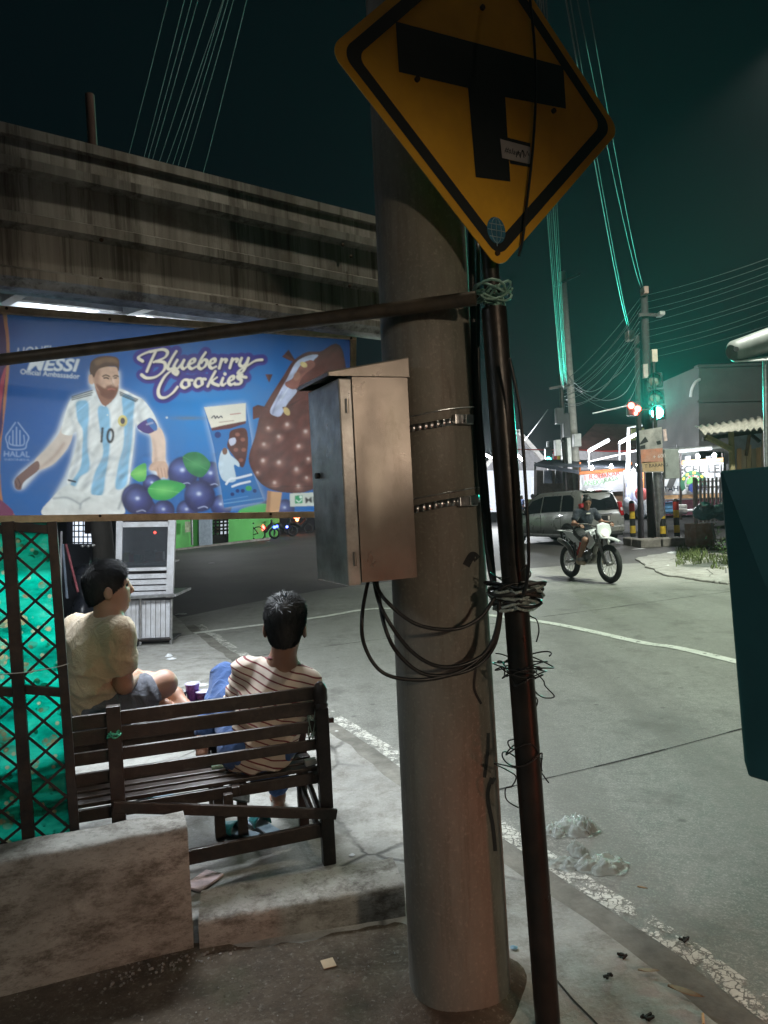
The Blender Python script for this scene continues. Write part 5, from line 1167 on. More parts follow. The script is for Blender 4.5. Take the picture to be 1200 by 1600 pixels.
# ---------------------------------------------------------------- seated man in the striped shirt
def man_striped():
    f = unit(np.array(BV)+np.array(BU)*.10); r = np.array(BU); A3 = lambda px, py, Y: np.array(at(px, py, Y))
    sx = lambda px, z, v: None
    base = np.array(bn(BL*.70, .20, .42)); pel = base+V3(0,0,.09)
    chest = A3(434,1085,3.42); neck = A3(440,1030,3.42); hc = A3(446,977,3.40); hf = unit(f+V3(.20,0,.02))
    shL = A3(386,1048,3.44); shR = A3(480,1068,3.44)
    elL = A3(362,1120,3.52); wrL = A3(345,1140,3.66); elR = A3(490,1122,3.52); wrR = A3(478,1135,3.75)
    hipL = pel-r*.09; hipR = pel+r*.09
    knL = A3(354,1062,3.72); anL = np.array(bn(BL*.42,.40,.50)); knR = pel+f*.43+r*.10+V3(0,0,.03); anR = knR+f*.02+V3(0,0,-.43); anR[2] = .09
    P = thing('person', 'man in a cream shirt with red stripes sitting on the bench, seen from behind', 'person', tuple(base))
    S = SDF()
    S.chain([pel, (pel+chest)/2, chest, neck-V3(0,0,.035)], [.125,.115,.125,.07], .05, (f, .74)); S.cone(shL, shR, .055, .055, .05)
    S.cone(neck-V3(0,0,.05), hc-hf*.02-V3(0,0,.05), .062, .058, .03); head_sdf(S, hc, hf, (.05,0,1), 1.16)
    S.chain([shL, elL, wrL], [.048,.038,.025], .02); S.chain([shR, elR, wrR], [.048,.038,.025], .02)
    S.chain([hipL, knL, anL], [.080,.056,.036], .03); S.chain([hipR, knR, anR], [.080,.056,.036], .03)
    hand_sdf(S, wrL, unit(wrL-elL), (.2,.1,-1), .35); hand_sdf(S, wrR, unit(wrR-elR), (0,0,-1), .4, thumb=-1)
    foot_sdf(S, anL, unit(f), (0,0,1)); foot_sdf(S, anR, f, (0,0,1))
    S.mesh('body', .0068, SKIN_D, P); eyes(hc, hf, (0,0,1), np.cross(unit(hf), (0,0,1)), P, 1.16)
    m = NM('striped_jersey'); sep = m.n.new('ShaderNodeSeparateXYZ'); m.t.links.new(m.vec(), sep.inputs[0])
    wv = m.math('MULTIPLY', m.noise(5, 2, .5), .020)
    u = m.math('ADD', m.math('ADD', sep.outputs[2], m.math('MULTIPLY', sep.outputs[0], .42)), wv)
    fr = m.math('FRACT', m.math('MULTIPLY', u, 1/.0315)); st = m.ramp(fr, [(0, 1.0), (.20, 1.0), (.24, 0.0), (.96, 0.0)])
    c = m.mix(st, m.ramp(m.noise(6, 4), [(.3, (.50,.41,.345)), (.7, (.62,.52,.44))]), (.16,.028,.035)); m.base(c); m.rough(.9); m.bump(m.noise(700, 2), .3, .003); m.p(Sheen_Weight=.1)
    T = SDF(); T.chain([pel-V3(0,0,.04)-f*.015, (pel+chest)/2-f*.01, chest, neck-V3(0,0,.045)], [.150,.140,.143,.066], .06, (f, .78)); T.cone(shL, shR, .067, .067, .05)
    T.chain([shL, shL*.25+elL*.75], [.066,.064], .03); T.chain([shR, shR*.25+elR*.75], [.066,.064], .03); T.ell(neck+V3(0,0,.045), (.062,.062,.048), None, .01, True); T.ell(shL*.0+elL*1.0, (.07,.07,.07), None, .006, True); T.ell(elR, (.07,.07,.07), None, .006, True)
    T.cut(pel-V3(0,0,.085), (0,0,-1)); T.mesh('striped_shirt', .008, m.mat, P, wob=wrinkle(.0075, 46, (.25,.3,1), 5))
    mb = MB(); n = 28; cc = neck+V3(.0,0,.002); mb.tube([tuple(cc+r*.058*math.cos(a)+f*.056*math.sin(a)+V3(0,0,1)*(-.008*math.sin(a)-.010*math.cos(a))) for a in np.linspace(0, 6.283, n)], .009, 8, caps=False); mb.build('collar', cloth_mat('red_rib', (.14,.025,.03)), P, smooth=True)
    J = SDF(); J.chain([pel-V3(0,0,.03), pel+V3(0,0,.04)], [.138,.128], .04, (f, .8)); J.chain([hipL, knL, knL*.18+anL*.82], [.098,.075,.058], .04); J.chain([hipR, knR, knR*.12+anR*.88], [.098,.075,.058], .04)
    J.mesh('jeans', .009, cloth_mat('blue_denim', (.035,.085,.24)), P, wob=wrinkle(.006, 55, (.6,.4,.8), 2))
    hair_cap('hair', hc, hf, (.05,0,1), P, 1.16, vol=1.04, low=-.058, strands=11000)
man_striped()
# slippers under the bench
SLM = mat('dark_rubber', (.025,.035,.04), .45, var=.3, bump=.2); STM = mat('teal_strap', (.02,.16,.17), .4, var=.5, vs=30, bump=.1); INM = mat('worn_insole', (.20,.27,.33), .6, var=.3, bump=.2)
def slipper(px, py, ang, label, L=.26, flip=False):
    c = gr(px, py, 0); th = thing('slipper', label, 'slipper', tuple(c), rotz=math.radians(ang), local=True)
    out = smoothpts([(-.5,0),(-.45,.14),(-.2,.15),(.1,.17),(.35,.20),(.5,.08),(.5,-.08),(.36,-.17),(.1,-.14),(-.2,-.13),(-.45,-.13)], 4, True)
    P = [(x*L, y*L, .002) for x, y in out]; mb = MB(); mb.prism(P, (0,0,.020)); mb.build('sole', SLM, th, bevel=.004)
    mb = MB(); mb.poly([(x*.93, y*.9, .0235) for x, y, z in P]); mb.build('insole', INM, th)
    mb = MB(); n = 10
    for j in range(n):
        for i in range(2): pass
    vs = []
    for i in range(6):
        for j in range(n+1):
            a = math.pi*j/n; w_ = (.19-.012*i)*L; vs.append(((.02+.07*i)*L, w_*math.cos(a), .018+(.055-.004*i)*math.sin(a)))
    mb.add(vs, [(i*(n+1)+j,i*(n+1)+j+1,(i+1)*(n+1)+j+1,(i+1)*(n+1)+j) for i in range(5) for j in range(n)]); o = mb.build('strap', [STM], th, smooth=True); so = o.modifiers.new('s','SOLIDIFY'); so.thickness = .006
    return th
slipper(372,1306,150,'dark slipper with teal strap, nearer the plaster wall under the bench'); slipper(412,1296,128,'dark slipper with pale insole, under the bench seat beside the other')
slipper(246,1249,165,'black slipper lying beyond the bench seat by the trellis',.24)
# ================================================================ across the road: signal, bollards, car, motorbike, stalls
def base(px, py): return gr(px, py, RZ0)
def tubeobj(name, pts, r, m, parent=None, n=10, sm='auto'):
    mb = MB(); mb.tube(pts, r, n); return mb.build(name, m, parent, smooth=sm)
def boxobj(name, c, size, m, parent=None, R=None, bevel=0):
    mb = MB(); mb.box(c, size, R); return mb.build(name, m, parent, bevel=bevel)
CONC = mat('grey_concrete', (.30,.28,.25), .9, var=.3, vs=3, bump=.4, bs=25, dirt=(.10,.09,.07), ds=3, damt=.7)
ORANGEP = mat('orange_frame', (.55,.17,.05), .6, var=.2, bump=.1); WHITEC = mat('white_canvas', (.70,.71,.74), .8, var=.1, bump=.2, bs=20)
# ---- traffic signal
TSY = 21.3; tb = base(1036, 850)
ts = thing('traffic_signal', 'traffic signal on a grey steel pole showing green, posters wrapped on it', 'traffic light', tuple(tb))
tz = lambda px, py: at(px, py, TSY)
tubeobj('pole', [tb, tz(1031,790), tz(1026,735)], [.17,.13,.125], GALV, ts, 14); tubeobj('upper_pole', [tz(1026,735), tz(1021,560)], .055, DARKMET, ts, 10)
LENSD = mat('unlit_lens', (.20,.21,.17), .25, var=.2, bump=0); HOUS = mat('signal_housing', (.02,.022,.022), .5, var=.2, bump=.1)
GRN = emat('green_signal_glow', (.08,1.0,.70), 60.0); REDG = emat('red_signal_glow', (1.0,.04,.03), 22.0)
SF = Vector((-.42,-.9,0)).normalized()           # signal faces the junction
sR = SF.to_track_quat('Z','Y').to_matrix()
for py, px, mt in ((594,1023,LENSD), (620,1025,LENSD), (645,1027,GRN)):
    c = tz(px, py); hs = boxobj('signal_head', c-SF*.10, (.42,.42,.20), HOUS, ts, sR, .03)
    mb = MB(); mb.lathe([(.165,.0),(.15,.02),(.08,.045),(.001,.055)], c+SF*.005, 24, sR, caps=False); mb.build('lens', mt, hs, smooth=True)
    mb = MB(); n = 14; vs = []
    for i in range(n+1):
        a = math.pi*(i/n)*1.1-.16; q = sR @ Vector((.19*math.cos(a), .19*math.sin(a), 0)); vs += [c+q, c+q+SF*.22]
    mb.add(vs, [(2*i,2*i+2,2*i+3,2*i+1) for i in range(n)]); mb.build('visor', HOUS, hs, smooth=True)
gl = light('green_signal_light', 'SPOT', tuple(tz(1027,645)+SF*.30), 4800, (.03,1.0,.68), .12, target=(0,0,13.0), spot=72)
gl.parent = ts; gl.matrix_parent_inverse = Matrix.Translation(-WORLDP[ts.name])
boxobj('control_box', tz(1022,556), (.16,.14,.36), mat('cream_box', (.55,.47,.36), .5), ts, bevel=.01); boxobj('control_box', tz(1008,580), (.14,.12,.40), mat('pale_box', (.42,.36,.32), .5), ts, bevel=.01)
boxobj('side_cabinet', tz(1048,725), (.42,.25,.85), mat('cabinet_grey', (.33,.36,.33), .5, bump=.1), ts, bevel=.02)
# second head with two red lamps on an arm
rb = boxobj('red_signal_head', tz(991,638)+Vector((0,.12,0)), (.36,.16,.40), HOUS, ts, bevel=.03)
for px, py, s in ((986,634,.095), (996,639,.095), (993,646,.06)):
    mb = MB(); mb.lathe([(s,0),(s*.8,.03),(.001,.05)], tz(px,py)-Vector((0,.02,0)), 16, rot('X', 90), caps=False); mb.build('red_lens', REDG, rb, smooth=True)
tubeobj('bracket_arm', [tz(1022,640), tz(996,640)+Vector((0,.1,0))], .03, DARKMET, ts); tubeobj('bracket_arm', [tz(985,633), tz(926,646)], .022, GALV, ts)
POST1 = mat('faded_poster', (.46,.44,.40), .8, var=.2, vs=5, bump=.1, dirt=(.15,.16,.15), ds=2.2, damt=.9); POST2 = mat('orange_poster', (.52,.22,.13), .8, var=.25, vs=6, bump=.1, dirt=(.5,.42,.36), ds=3, damt=.6); POST3 = mat('sand_poster', (.50,.36,.20), .8, var=.2, bump=.1)
def panel(name, c4, m, parent, th_=.02, lift=.0):
    P = [at(x, y, Y)+Vector((0,-lift,0)) for x, y, Y in c4]; mb = MB(); mb.prism(P, (0, th_, 0)); return mb.build(name, m, parent)
YP = TSY-.22
pst = panel('poster_board', [(998,673,YP),(1034,667,YP),(1037,738,YP),(1004,738,YP)], POST1, ts, .03)
panel('orange_poster', [(1001,703,YP),(1035,700,YP),(1036,721,YP),(1002,724,YP)], POST2, pst, .004, .006); panel('sand_poster', [(1003,722,YP),(1036,721,YP),(1037,736,YP),(1004,737,YP)], POST3, pst, .004, .006)
pb = mat('poster_ink', (.05,.05,.05), .8, var=0, bump=0); wi = mat('poster_white', (.65,.6,.55), .8, var=0, bump=0)
a, b = at(1007,731,YP-.01), at(1034,729,YP-.01); text('poster_lettering', 'T BARANG', pb, pst, a, b-a, UP, .14, thick=.002)
a, b = at(1020,717,YP-.012), at(1035,715,YP-.012); text('poster_lettering', '+ 600', wi, pst, a, b-a, UP, .16, thick=.002)
for q in ([(999,694),(1008,682),(1013,690),(1000,695)], [(1000,697),(1008,695),(1008,701),(1000,702)], [(1025,690),(1032,688),(1033,694),(1027,695)]): panel('poster_picture', [(x,y,YP) for x, y in q], HOUS, pst, .003, .006)
mk = tubeobj('marker_tube', [tz(1035,690)-Vector((0,.25,0)), tz(1033,672)-Vector((0,.25,0))], .05, mat('white_red_tube', (.8,.6,.55), .4, var=.3, vs=12), ts)
isl = thing('kerb_island', 'low concrete kerb island under the traffic signal and bollards', 'kerb', tuple(base(1030,852)))
for x0, x1, y in ((986,1000,853),(1001,1034,855),(1035,1076,853)):
    a, b = base(x0, y), base(x1, y); c = (a+b)/2+Vector((0,.35,.10)); boxobj('kerb_block', c, ((b-a).length*.97,.75,.24), CONC, isl, bevel=.03)
YELP = mat('yellow_paint', (.62,.42,.03), .5, var=.2, bump=.1, dirt=(.2,.15,.05), ds=9); REDP = mat('red_paint', (.55,.05,.04), .5, var=.2, bump=.1); BLKP = mat('black_paint', (.02,.02,.02), .5, var=.2, bump=.1)
for px, py, lb in ((995,850,'striped bollard next to the silver car, apart from the other two'), (1043,852,'striped bollard immediately right of the signal pole'), (1065,850,'striped bollard nearest the white picket gate')):
    c = base(px, py)+Vector((0,.3,.2)); th = thing('bollard', lb, 'bollard', tuple(c), 'striped bollards around the signal'); z = 0
    for h_, m_ in ((.12,BLKP),(.22,YELP),(.22,BLKP),(.22,YELP),(.24,REDP)):
        mb = MB(); mb.lathe([(.082,z),(.082,z+h_)], c, 16); mb.build('band', m_, th, smooth='auto'); z += h_
    mb = MB(); mb.lathe([(.082,z),(.075,z+.05),(.045,z+.085),(.001,z+.095)], c, 16, caps=False); mb.build('cap', BLKP, th, smooth=True)

# ---- silver people carrier
def car():
    rc = base(944, 851); hd = unit((-.42,.91,0)); rz = math.atan2(-hd[0], hd[1])
    org = Vector((rc.x+hd[0]*2.0, rc.y+hd[1]*2.0, RZ0))
    th = thing('parked_car', 'silver people carrier stopped behind the motorcycle, rear towards us', 'car', tuple(org), rotz=rz, local=True)
    PAINT = mat('silver_green_paint', (.30,.31,.29), .30, .3, var=.08, vs=2, bump=.02, coat=.6, dirt=(.22,.21,.18), ds=1.5, damt=.4); GL = mat('tinted_glass', (.01,.014,.016), .08, var=0, bump=0, spec=.7)
    st = [(-2.08,.66,.42,.58,.62,.60),(-2.05,.79,.33,.86,.90,.72),(-2.0,.82,.28,.97,1.02,.75),(-1.90,.825,.26,1.0,1.36,.69),(-1.78,.828,.25,1.0,1.60,.645),(-1.62,.83,.25,1.0,1.675,.63),(-1.0,.83,.25,1.0,1.695,.635),(-.3,.83,.25,.99,1.69,.635),(.35,.83,.25,.97,1.66,.63),(.75,.83,.25,.96,1.50,.645),(1.2,.825,.25,.95,1.12,.69),(1.6,.81,.26,.92,1.02,.66),(1.95,.75,.30,.80,.88,.58),(2.08,.60,.38,.58,.62,.5)]
    def sec(y, w_, zb, be, ro, wr): return [(0,y,zb),(w_*.88,y,zb),(w_,y,zb+.12),(w_*1.005,y,.62 if be > .7 else be-.02),(w_*.985,y,be),(wr,y,max(be+.01,ro-.07)),(wr*.86,y,max(be+.015,ro-.01)),(0,y,max(be+.02,ro+.012))]
    # resample stations smoothly
    S = [np.array(sec(*q)) for q in st]; S2 = smoothpts([s.reshape(-1) for s in S], 3); n = len(S[0]); mb = MB()
    for sd in (1, -1):
        vs = [(p[0]*sd, p[1], p[2]) for s in S2 for p in s.reshape(-1, 3)]; m_ = len(S2)
        mb.add(vs, [(i*n+k,(i+1)*n+k,(i+1)*n+k+1,i*n+k+1) for i in range(m_-1) for k in range(n-1)]+[tuple(range(n)), tuple((m_-1)*n+k for k in range(n))])
    o = mb.build('body', PAINT, th, smooth=True); me = o.data; bm = bmesh.new(); bm.from_mesh(me); bmesh.ops.remove_doubles(bm, verts=bm.verts, dist=.001); bmesh.ops.recalc_face_normals(bm, faces=bm.faces); bm.to_mesh(me); bm.free(); me.set_sharp_from_angle(angle=math.radians(50))
    def side(y, t, sd, off=.007):     # point on the flank between beltline and roof
        ys = [q[0] for q in st]; f_ = lambda k: np.interp(y, ys, [q[k] for q in st]); x0, z0, x1, z1 = f_(1)*.985, f_(3), f_(5), f_(4)-.07
        return ((x0+(x1-x0)*t+off)*sd, y, z0+(z1-z0)*t)
    for sd in (-1, 1):
        for nm, P in (('side_window', [(-1.62,.10),(-1.02,.10),(-.98,.90),(-1.35,.92),(-1.52,.75)]), ('side_window', [(-.96,.10),(-.02,.08),(-.02,.90),(-.92,.90)]), ('side_window', [(.04,.08),(.98,.10),(.62,.86),(.04,.90)])):
            mb = MB(); mb.poly([side(y, t, sd, .012) for y, t in P]); mb.build(nm, GL, th)
        for y in (-1.0, .01, 1.02):
            mb = MB(); mb.bar(((.836)*sd, y, .40), ((.826)*sd, y, .97), .006, .012, up=(0,1,0)); mb.build('door_seam', BLKP, th)
        for y in (-.85, .16): boxobj('door_handle', (.845*sd, y, .86), (.025,.16,.035), PAINT, th, bevel=.008)
        boxobj('side_sill', (.80*sd, .0, .30), (.10,2.0,.10), mat('sill_grey', (.2,.2,.2), .5), th, bevel=.03)
        mb = MB(); mb.lathe([(.02,0),(.09,.03),(.09,.14),(.03,.17)], (.88*sd, .92, .96), 10, rot('Z', 0)); mb.build('wing_mirror', BLKP, th, smooth=True)
        # tail lamps: red housing with a pale lens inside
        tl = boxobj('tail_lamp', (.735*sd, -1.955, 1.07), (.15,.14,.46), mat('tail_red', (.35,.015,.02), .2, var=.2, vs=20, bump=0, coat=.5), th, rot('X', -14), .03)
        boxobj('reversing_lens', (.725*sd, -2.02, 1.06), (.07,.05,.10), mat('clear_lens', (.6,.6,.6), .2, var=0, bump=0), tl, rot('X', -14), .01)
        boxobj('head_lamp', (.55*sd, 1.97, .74), (.28,.16,.16), mat('lamp_glass', (.5,.5,.5), .15, var=0), th, bevel=.04)
        for y in (-1.33, 1.33):
            w_ = thing_part = None
            mb = MB(); mb.lathe([(.375,0),(.375,.012)], (.826*sd, y, .33), 24, rot('Y', 90*sd)); ar = mb.build('wheel_arch', BLKP, th)
            mb = MB(); mb.lathe([(.20,-.02),(.30,-.02),(.315,.03),(.315,.12),(.295,.165),(.20,.17)], (.70*sd, y, .315), 26, rot('Y', 90*sd)); wh = mb.build('wheel', mat('tyre_rubber', (.02,.02,.02), .8, var=.2, bump=.3), th, smooth='auto')
            mb = MB(); mb.lathe([(.205,.168),(.19,.176),(.17,.168)], (.70*sd, y, .315), 24, rot('Y', 90*sd), caps=False)
            for k in range(6):
                a = k*math.pi/3; mb.bar((.872*sd, y, .315), (.872*sd, y+.185*math.cos(a), .315+.185*math.sin(a)), .045, .012, up=(1,0,0))
            mb.lathe([(.05,.165),(.05,.18)], (.70*sd, y, .315), 12, rot('Y', 90*sd)); mb.build('alloy_rim', GALV, wh)
    def rear(x, t, off=.008): 
        ys = [-2.0,-1.90,-1.78]; z = 1.03+(1.60-1.03)*t; y = np.interp(z, [1.02,1.36,1.60], ys); return (x, y-off, z)
    mb = MB(); R_ = [(-.64,.06),(.64,.06),(.655,.2),(.60,.88),(.55,.93),(-.55,.93),(-.60,.88),(-.655,.2)]
    rows = np.linspace(.05,.93,8)
    vs = []; 
    for t in rows:
        hw_ = .66-.10*t
        for k in range(9): vs.append(rear(-hw_+2*hw_*k/8, t))
    mb.add(vs, [(i*9+k,i*9+k+1,(i+1)*9+k+1,(i+1)*9+k) for i in range(7) for k in range(8)]); rw = mb.build('rear_window', GL, th)
    mb = MB(); mb.bar((.05,-2.02,1.07), (.42,-2.01,1.11), .012, .015); mb.build('rear_wiper', BLKP, rw)
    boxobj('tailgate_trim', (0,-2.045,.94), (.62,.03,.04), GALV, th, bevel=.01)
    pl_ = boxobj('number_plate', (.02,-2.062,.82), (.43,.02,.15), BLKP, th); boxobj('plate_sticker', (.17,-2.075,.82), (.07,.006,.12), wi, pl_)
    boxobj('rear_bumper', (0,-2.03,.47), (1.56,.16,.22), PAINT, th, bevel=.06); boxobj('lower_valance', (0,-1.99,.31), (1.5,.10,.10), BLKP, th, bevel=.03)
    boxobj('roof_spoiler', (0,-1.74,1.675), (1.10,.20,.03), PAINT, th, rot('X', 8), .01); boxobj('brake_light_bar', (0,-1.845,1.655), (.25,.02,.025), mat('brake_red', (.3,.02,.02), .3), th)
    mb = MB(); vs = [(-.62,.40,1.63),(.62,.40,1.63),(.70,1.16,1.13),(-.70,1.16,1.13)]; mb.poly([(x,y+.02,z+.02) for x,y,z in vs]); mb.build('windscreen', GL, th)
car()

# ---- trail motorcycle and rider
def wheel(c, R_, r_, parent, tyre, rimm, wd=1.0):
    mb = MB(); n, k = 30, 8; vs = []
    for i in range(n):
        a = 2*math.pi*i/n
        for j in range(k): b = 2*math.pi*j/k; rr = R_-r_+r_*math.cos(b); vs.append((c[0]+r_*wd*math.sin(b), c[1]+rr*math.cos(a), c[2]+rr*math.sin(a)))
    mb.add(vs, [(i*k+j,((i+1) % n)*k+j,((i+1) % n)*k+(j+1) % k,i*k+(j+1) % k) for i in range(n) for j in range(k)]); wo = mb.build('wheel', tyre, parent, smooth=True)
    mb = MB(); P = [(c[0], c[1]+(R_-2*r_)*math.cos(a), c[2]+(R_-2*r_)*math.sin(a)) for a in np.linspace(0, 6.2832, 28)]; mb.tube(P, .014, 6, False); mb.tube([(c[0]-.05,c[1],c[2]),(c[0]+.05,c[1],c[2])], .035, 10); mb.build('rim', rimm, wo, smooth=True)
    mb = MB()
    for i in range(16):
        a = 2*math.pi*i/16; mb.tube([(c[0]+.03*(-1)**i, c[1], c[2]), (c[0], c[1]+(R_-2*r_)*math.cos(a), c[2]+(R_-2*r_)*math.sin(a))], .004, 4)
    struct(mb.build('spokes', GALV, wo), 'stuff'); return wo
TYRE = mat('bike_tyre', (.03,.03,.03), .85, var=.2, bump=.4, bs=90)
def motorbike():
    fr, rr = base(942, 914), base(903, 900); mid = (fr+rr)/2; hd = unit((.30,-.95,0)); rz = math.atan2(-hd[0], hd[1]); org = Vector((mid.x, mid.y, RZ0))
    WP = mat('white_plastic', (.68,.69,.70), .35, var=.08, bump=.03, coat=.2); ENG = mat('engine_alloy', (.22,.21,.20), .45, .7, var=.3, bump=.2); SEATM = mat('bike_seat', (.02,.02,.022), .6, var=.2, bump=.2)
    th = thing('motorcycle', 'white trail motorcycle ridden across the junction', 'motorcycle', tuple(org), rotz=rz, local=True)
    wheel((0,.64,.345), .345, .05, th, TYRE, GALV); wheel((0,-.64,.32), .32, .055, th, TYRE, GALV)
    for s in (-1, 1):
        tubeobj('fork_leg', [(.085*s,.64,.345), (.085*s,.40,.95)], .026, ENG, th); tubeobj('handlebar', [(.0,.36,1.0), (.10*s,.36,1.02), (.22*s,.33,1.06), (.36*s,.28,1.06)], .013, DARKMET, th, 8)
        mb = MB(); mb.prism([(.12*s,.30,.92),(.14*s,.46,.72),(.13*s,.30,.60),(.12*s,.02,.66),(.12*s,-.05,.84)], (.03*s,0,0)); mb.build('tank_shroud', WP, th, bevel=.01)
        mb = MB(); mb.prism([(.11*s,-.10,.80),(.10*s,-.15,.62),(.08*s,-.55,.80),(.06*s,-.78,.92),(.08*s,-.4,.90)], (.02*s,0,0)); mb.build('side_panel', WP, th, bevel=.01)
        tubeobj('frame_tube', [(.08*s,.34,.86), (.11*s,.25,.40), (.13*s,-.20,.32), (.12*s,-.25,.70)], .02, DARKMET, th, 8); tubeobj('swingarm', [(.09*s,-.20,.36), (.09*s,-.64,.32)], .022, ENG, th, 8)
        tubeobj('foot_peg', [(.10*s,-.10,.32), (.24*s,-.10,.32)], .014, DARKMET, th, 8)
    mb = MB(); P = smoothpts([(0,.98,.76),(0,.80,.81),(0,.60,.82),(0,.36,.80)], 6); vs = []
    for p in P:
        wv = .03+.06*min(1,(1.02-p[1])/.3); vs += [(-wv,p[1],p[2]-.02),(0,p[1],p[2]+.01),(wv,p[1],p[2]-.02)]
    mb.add(vs, [(3*i+k,3*i+k+1,3*i+k+4,3*i+k+3) for i in range(len(P)-1) for k in range(2)]); o = mb.build('front_fender', WP, th, smooth=True); so = o.modifiers.new('s','SOLIDIFY'); so.thickness = .008
    mb = MB(); mb.prism([(-.13,.52,1.04),(-.15,.54,.90),(-.08,.56,.80),(.08,.56,.80),(.15,.54,.90),(.13,.52,1.04),(0,.50,1.08)], (0,-.05,0)); hm = mb.build('headlight_mask', WP, th, bevel=.015)
    mb = MB(); mb.lathe([(.06,0),(.045,.02),(.001,.03)], (0,.57,.90), 14, rot('X', -90), caps=False); mb.build('headlight', emat('headlight_glow', (1,.9,.7), 1.2), hm, smooth=True)
    S = SDF(); S.cone((0,.22,.86), (0,.02,.84), .10, .09, .05, ((1,0,0), 1.1)); S.mesh('fuel_tank', .015, WP, th)
    S = SDF(); S.chain([(0,.05,.83),(0,-.25,.80),(0,-.70,.90)], [.06,.075,.045], .05, ((0,0,1), .7)); S.mesh('seat', .015, SEATM, th)
    S = SDF(); S.ell((0,.05,.44), (.12,.16,.13), None, .03); S.cone((0,.12,.52), (0,.20,.66), .085, .08, .02); S.cone((-.14,.0,.40), (.14,.0,.40), .10, .10, .02); S.mesh('engine', .015, ENG, th)
    mb = MB(); mb.tube(smoothpts([(.10,.22,.58),(.14,.30,.45),(.15,.05,.32),(.15,-.25,.40),(.14,-.45,.62),(.13,-.80,.74)], 5), [.02]*16+[.03,.04,.045,.045,.045,.045,.045,.045,.045,.04][:10], 10); mb.build('exhaust', ENG, th, smooth=True)
    mb = MB(); mb.prism([(-.06,-.60,.88),(.06,-.60,.88),(.05,-1.0,.90),(-.05,-1.0,.90)], (0,0,.012)); mb.build('rear_fender', WP, th)
    tubeobj('shock_absorber', [(.0,-.20,.70), (.0,-.42,.38)], .035, REDP, th)
    # rider
    rd = thing('person', 'rider in a dark T-shirt and black shorts on the white motorcycle', 'person', tuple(org+Vector((0,0,.8))), rotz=rz, local=True)
    off = V3(0,0,-.8)
    pel, chest, neck, hc = [V3(*p)+off for p in ((0,-.16,.93),(0,-.06,1.18),(0,-.01,1.33),(.0,.03,1.455))]; f = V3(0,1,0); hf = unit((.35,.9,-.35))
    S = SDF(); S.chain([pel, chest, neck-V3(0,0,.03)], [.13,.14,.07], .05, (f,.75)); sh = {}; T = SDF(); T.chain([pel-V3(0,0,.02), chest, neck-V3(0,0,.04)], [.148,.156,.07], .05, (f,.78)); J = SDF(); J.cone(pel-V3(0,0,.02), pel+V3(0,0,.03), .145, .14, .04, (f,.8)); B = SDF()
    S.cone(neck-V3(0,0,.04), hc-V3(0,0,.06), .052, .048, .03); head_sdf(S, hc, hf, (0,.2,1), 1.0); T.ell(neck+V3(0,0,.045), (.06,.06,.045), None, .01, True)
    for s in (-1, 1):
        a, e, w_ = V3(.175*s,-.04,1.26)+off, V3(.30*s,.02,1.06)+off, V3(.31*s,.22,1.05)+off; S.cone(V3(0,-.04,1.26)+off, a, .06, .055, .04); S.chain([a,e,w_], [.05,.04,.027], .02); hand_sdf(S, w_, (0,1,-.1), (0,.2,-1), .9, thumb=-s)
        T.cone(V3(0,-.04,1.26)+off, a, .075, .068, .04); T.cone(a, a*.45+e*.55, .068, .066, .03)
        h_, k_, an = V3(.10*s,-.14,.90)+off, V3(.21*s,.24,.76)+off, V3(.19*s,-.02,.40)+off; S.chain([h_,k_,an], [.085,.058,.038], .03); foot_sdf(S, an, (0,1,-.1), (0,0,1)); J.cone(h_, h_*.2+k_*.8, .105, .088, .04)
        B.cone(an-V3(0,.03,.05), an+V3(0,.16,-.06), .044, .038, .03); B.cone(an+V3(0,0,.04), an-V3(0,0,.05), .048, .046, .03)
    S.mesh('body', .011, SKIN_D, rd); T.mesh('t_shirt', .012, cloth_mat('dark_navy_cotton', (.018,.022,.035)), rd, wob=wrinkle(.004, 40)); J.mesh('shorts', .013, cloth_mat('black_shorts', (.014,.014,.016)), rd); B.mesh('shoes', .011, cloth_mat('tan_shoes', (.36,.28,.20)), rd)
    hair_cap('hair', hc, hf, (0,.2,1), rd, 1.0, h=.008); eyes(hc, hf, (0,0,1), np.cross(hf, (0,0,1)), rd)
    a = V3(.02,.085,1.24)+off; boxobj('chest_print', tuple(a), (.08,.012,.02), wi, rd)
motorbike()

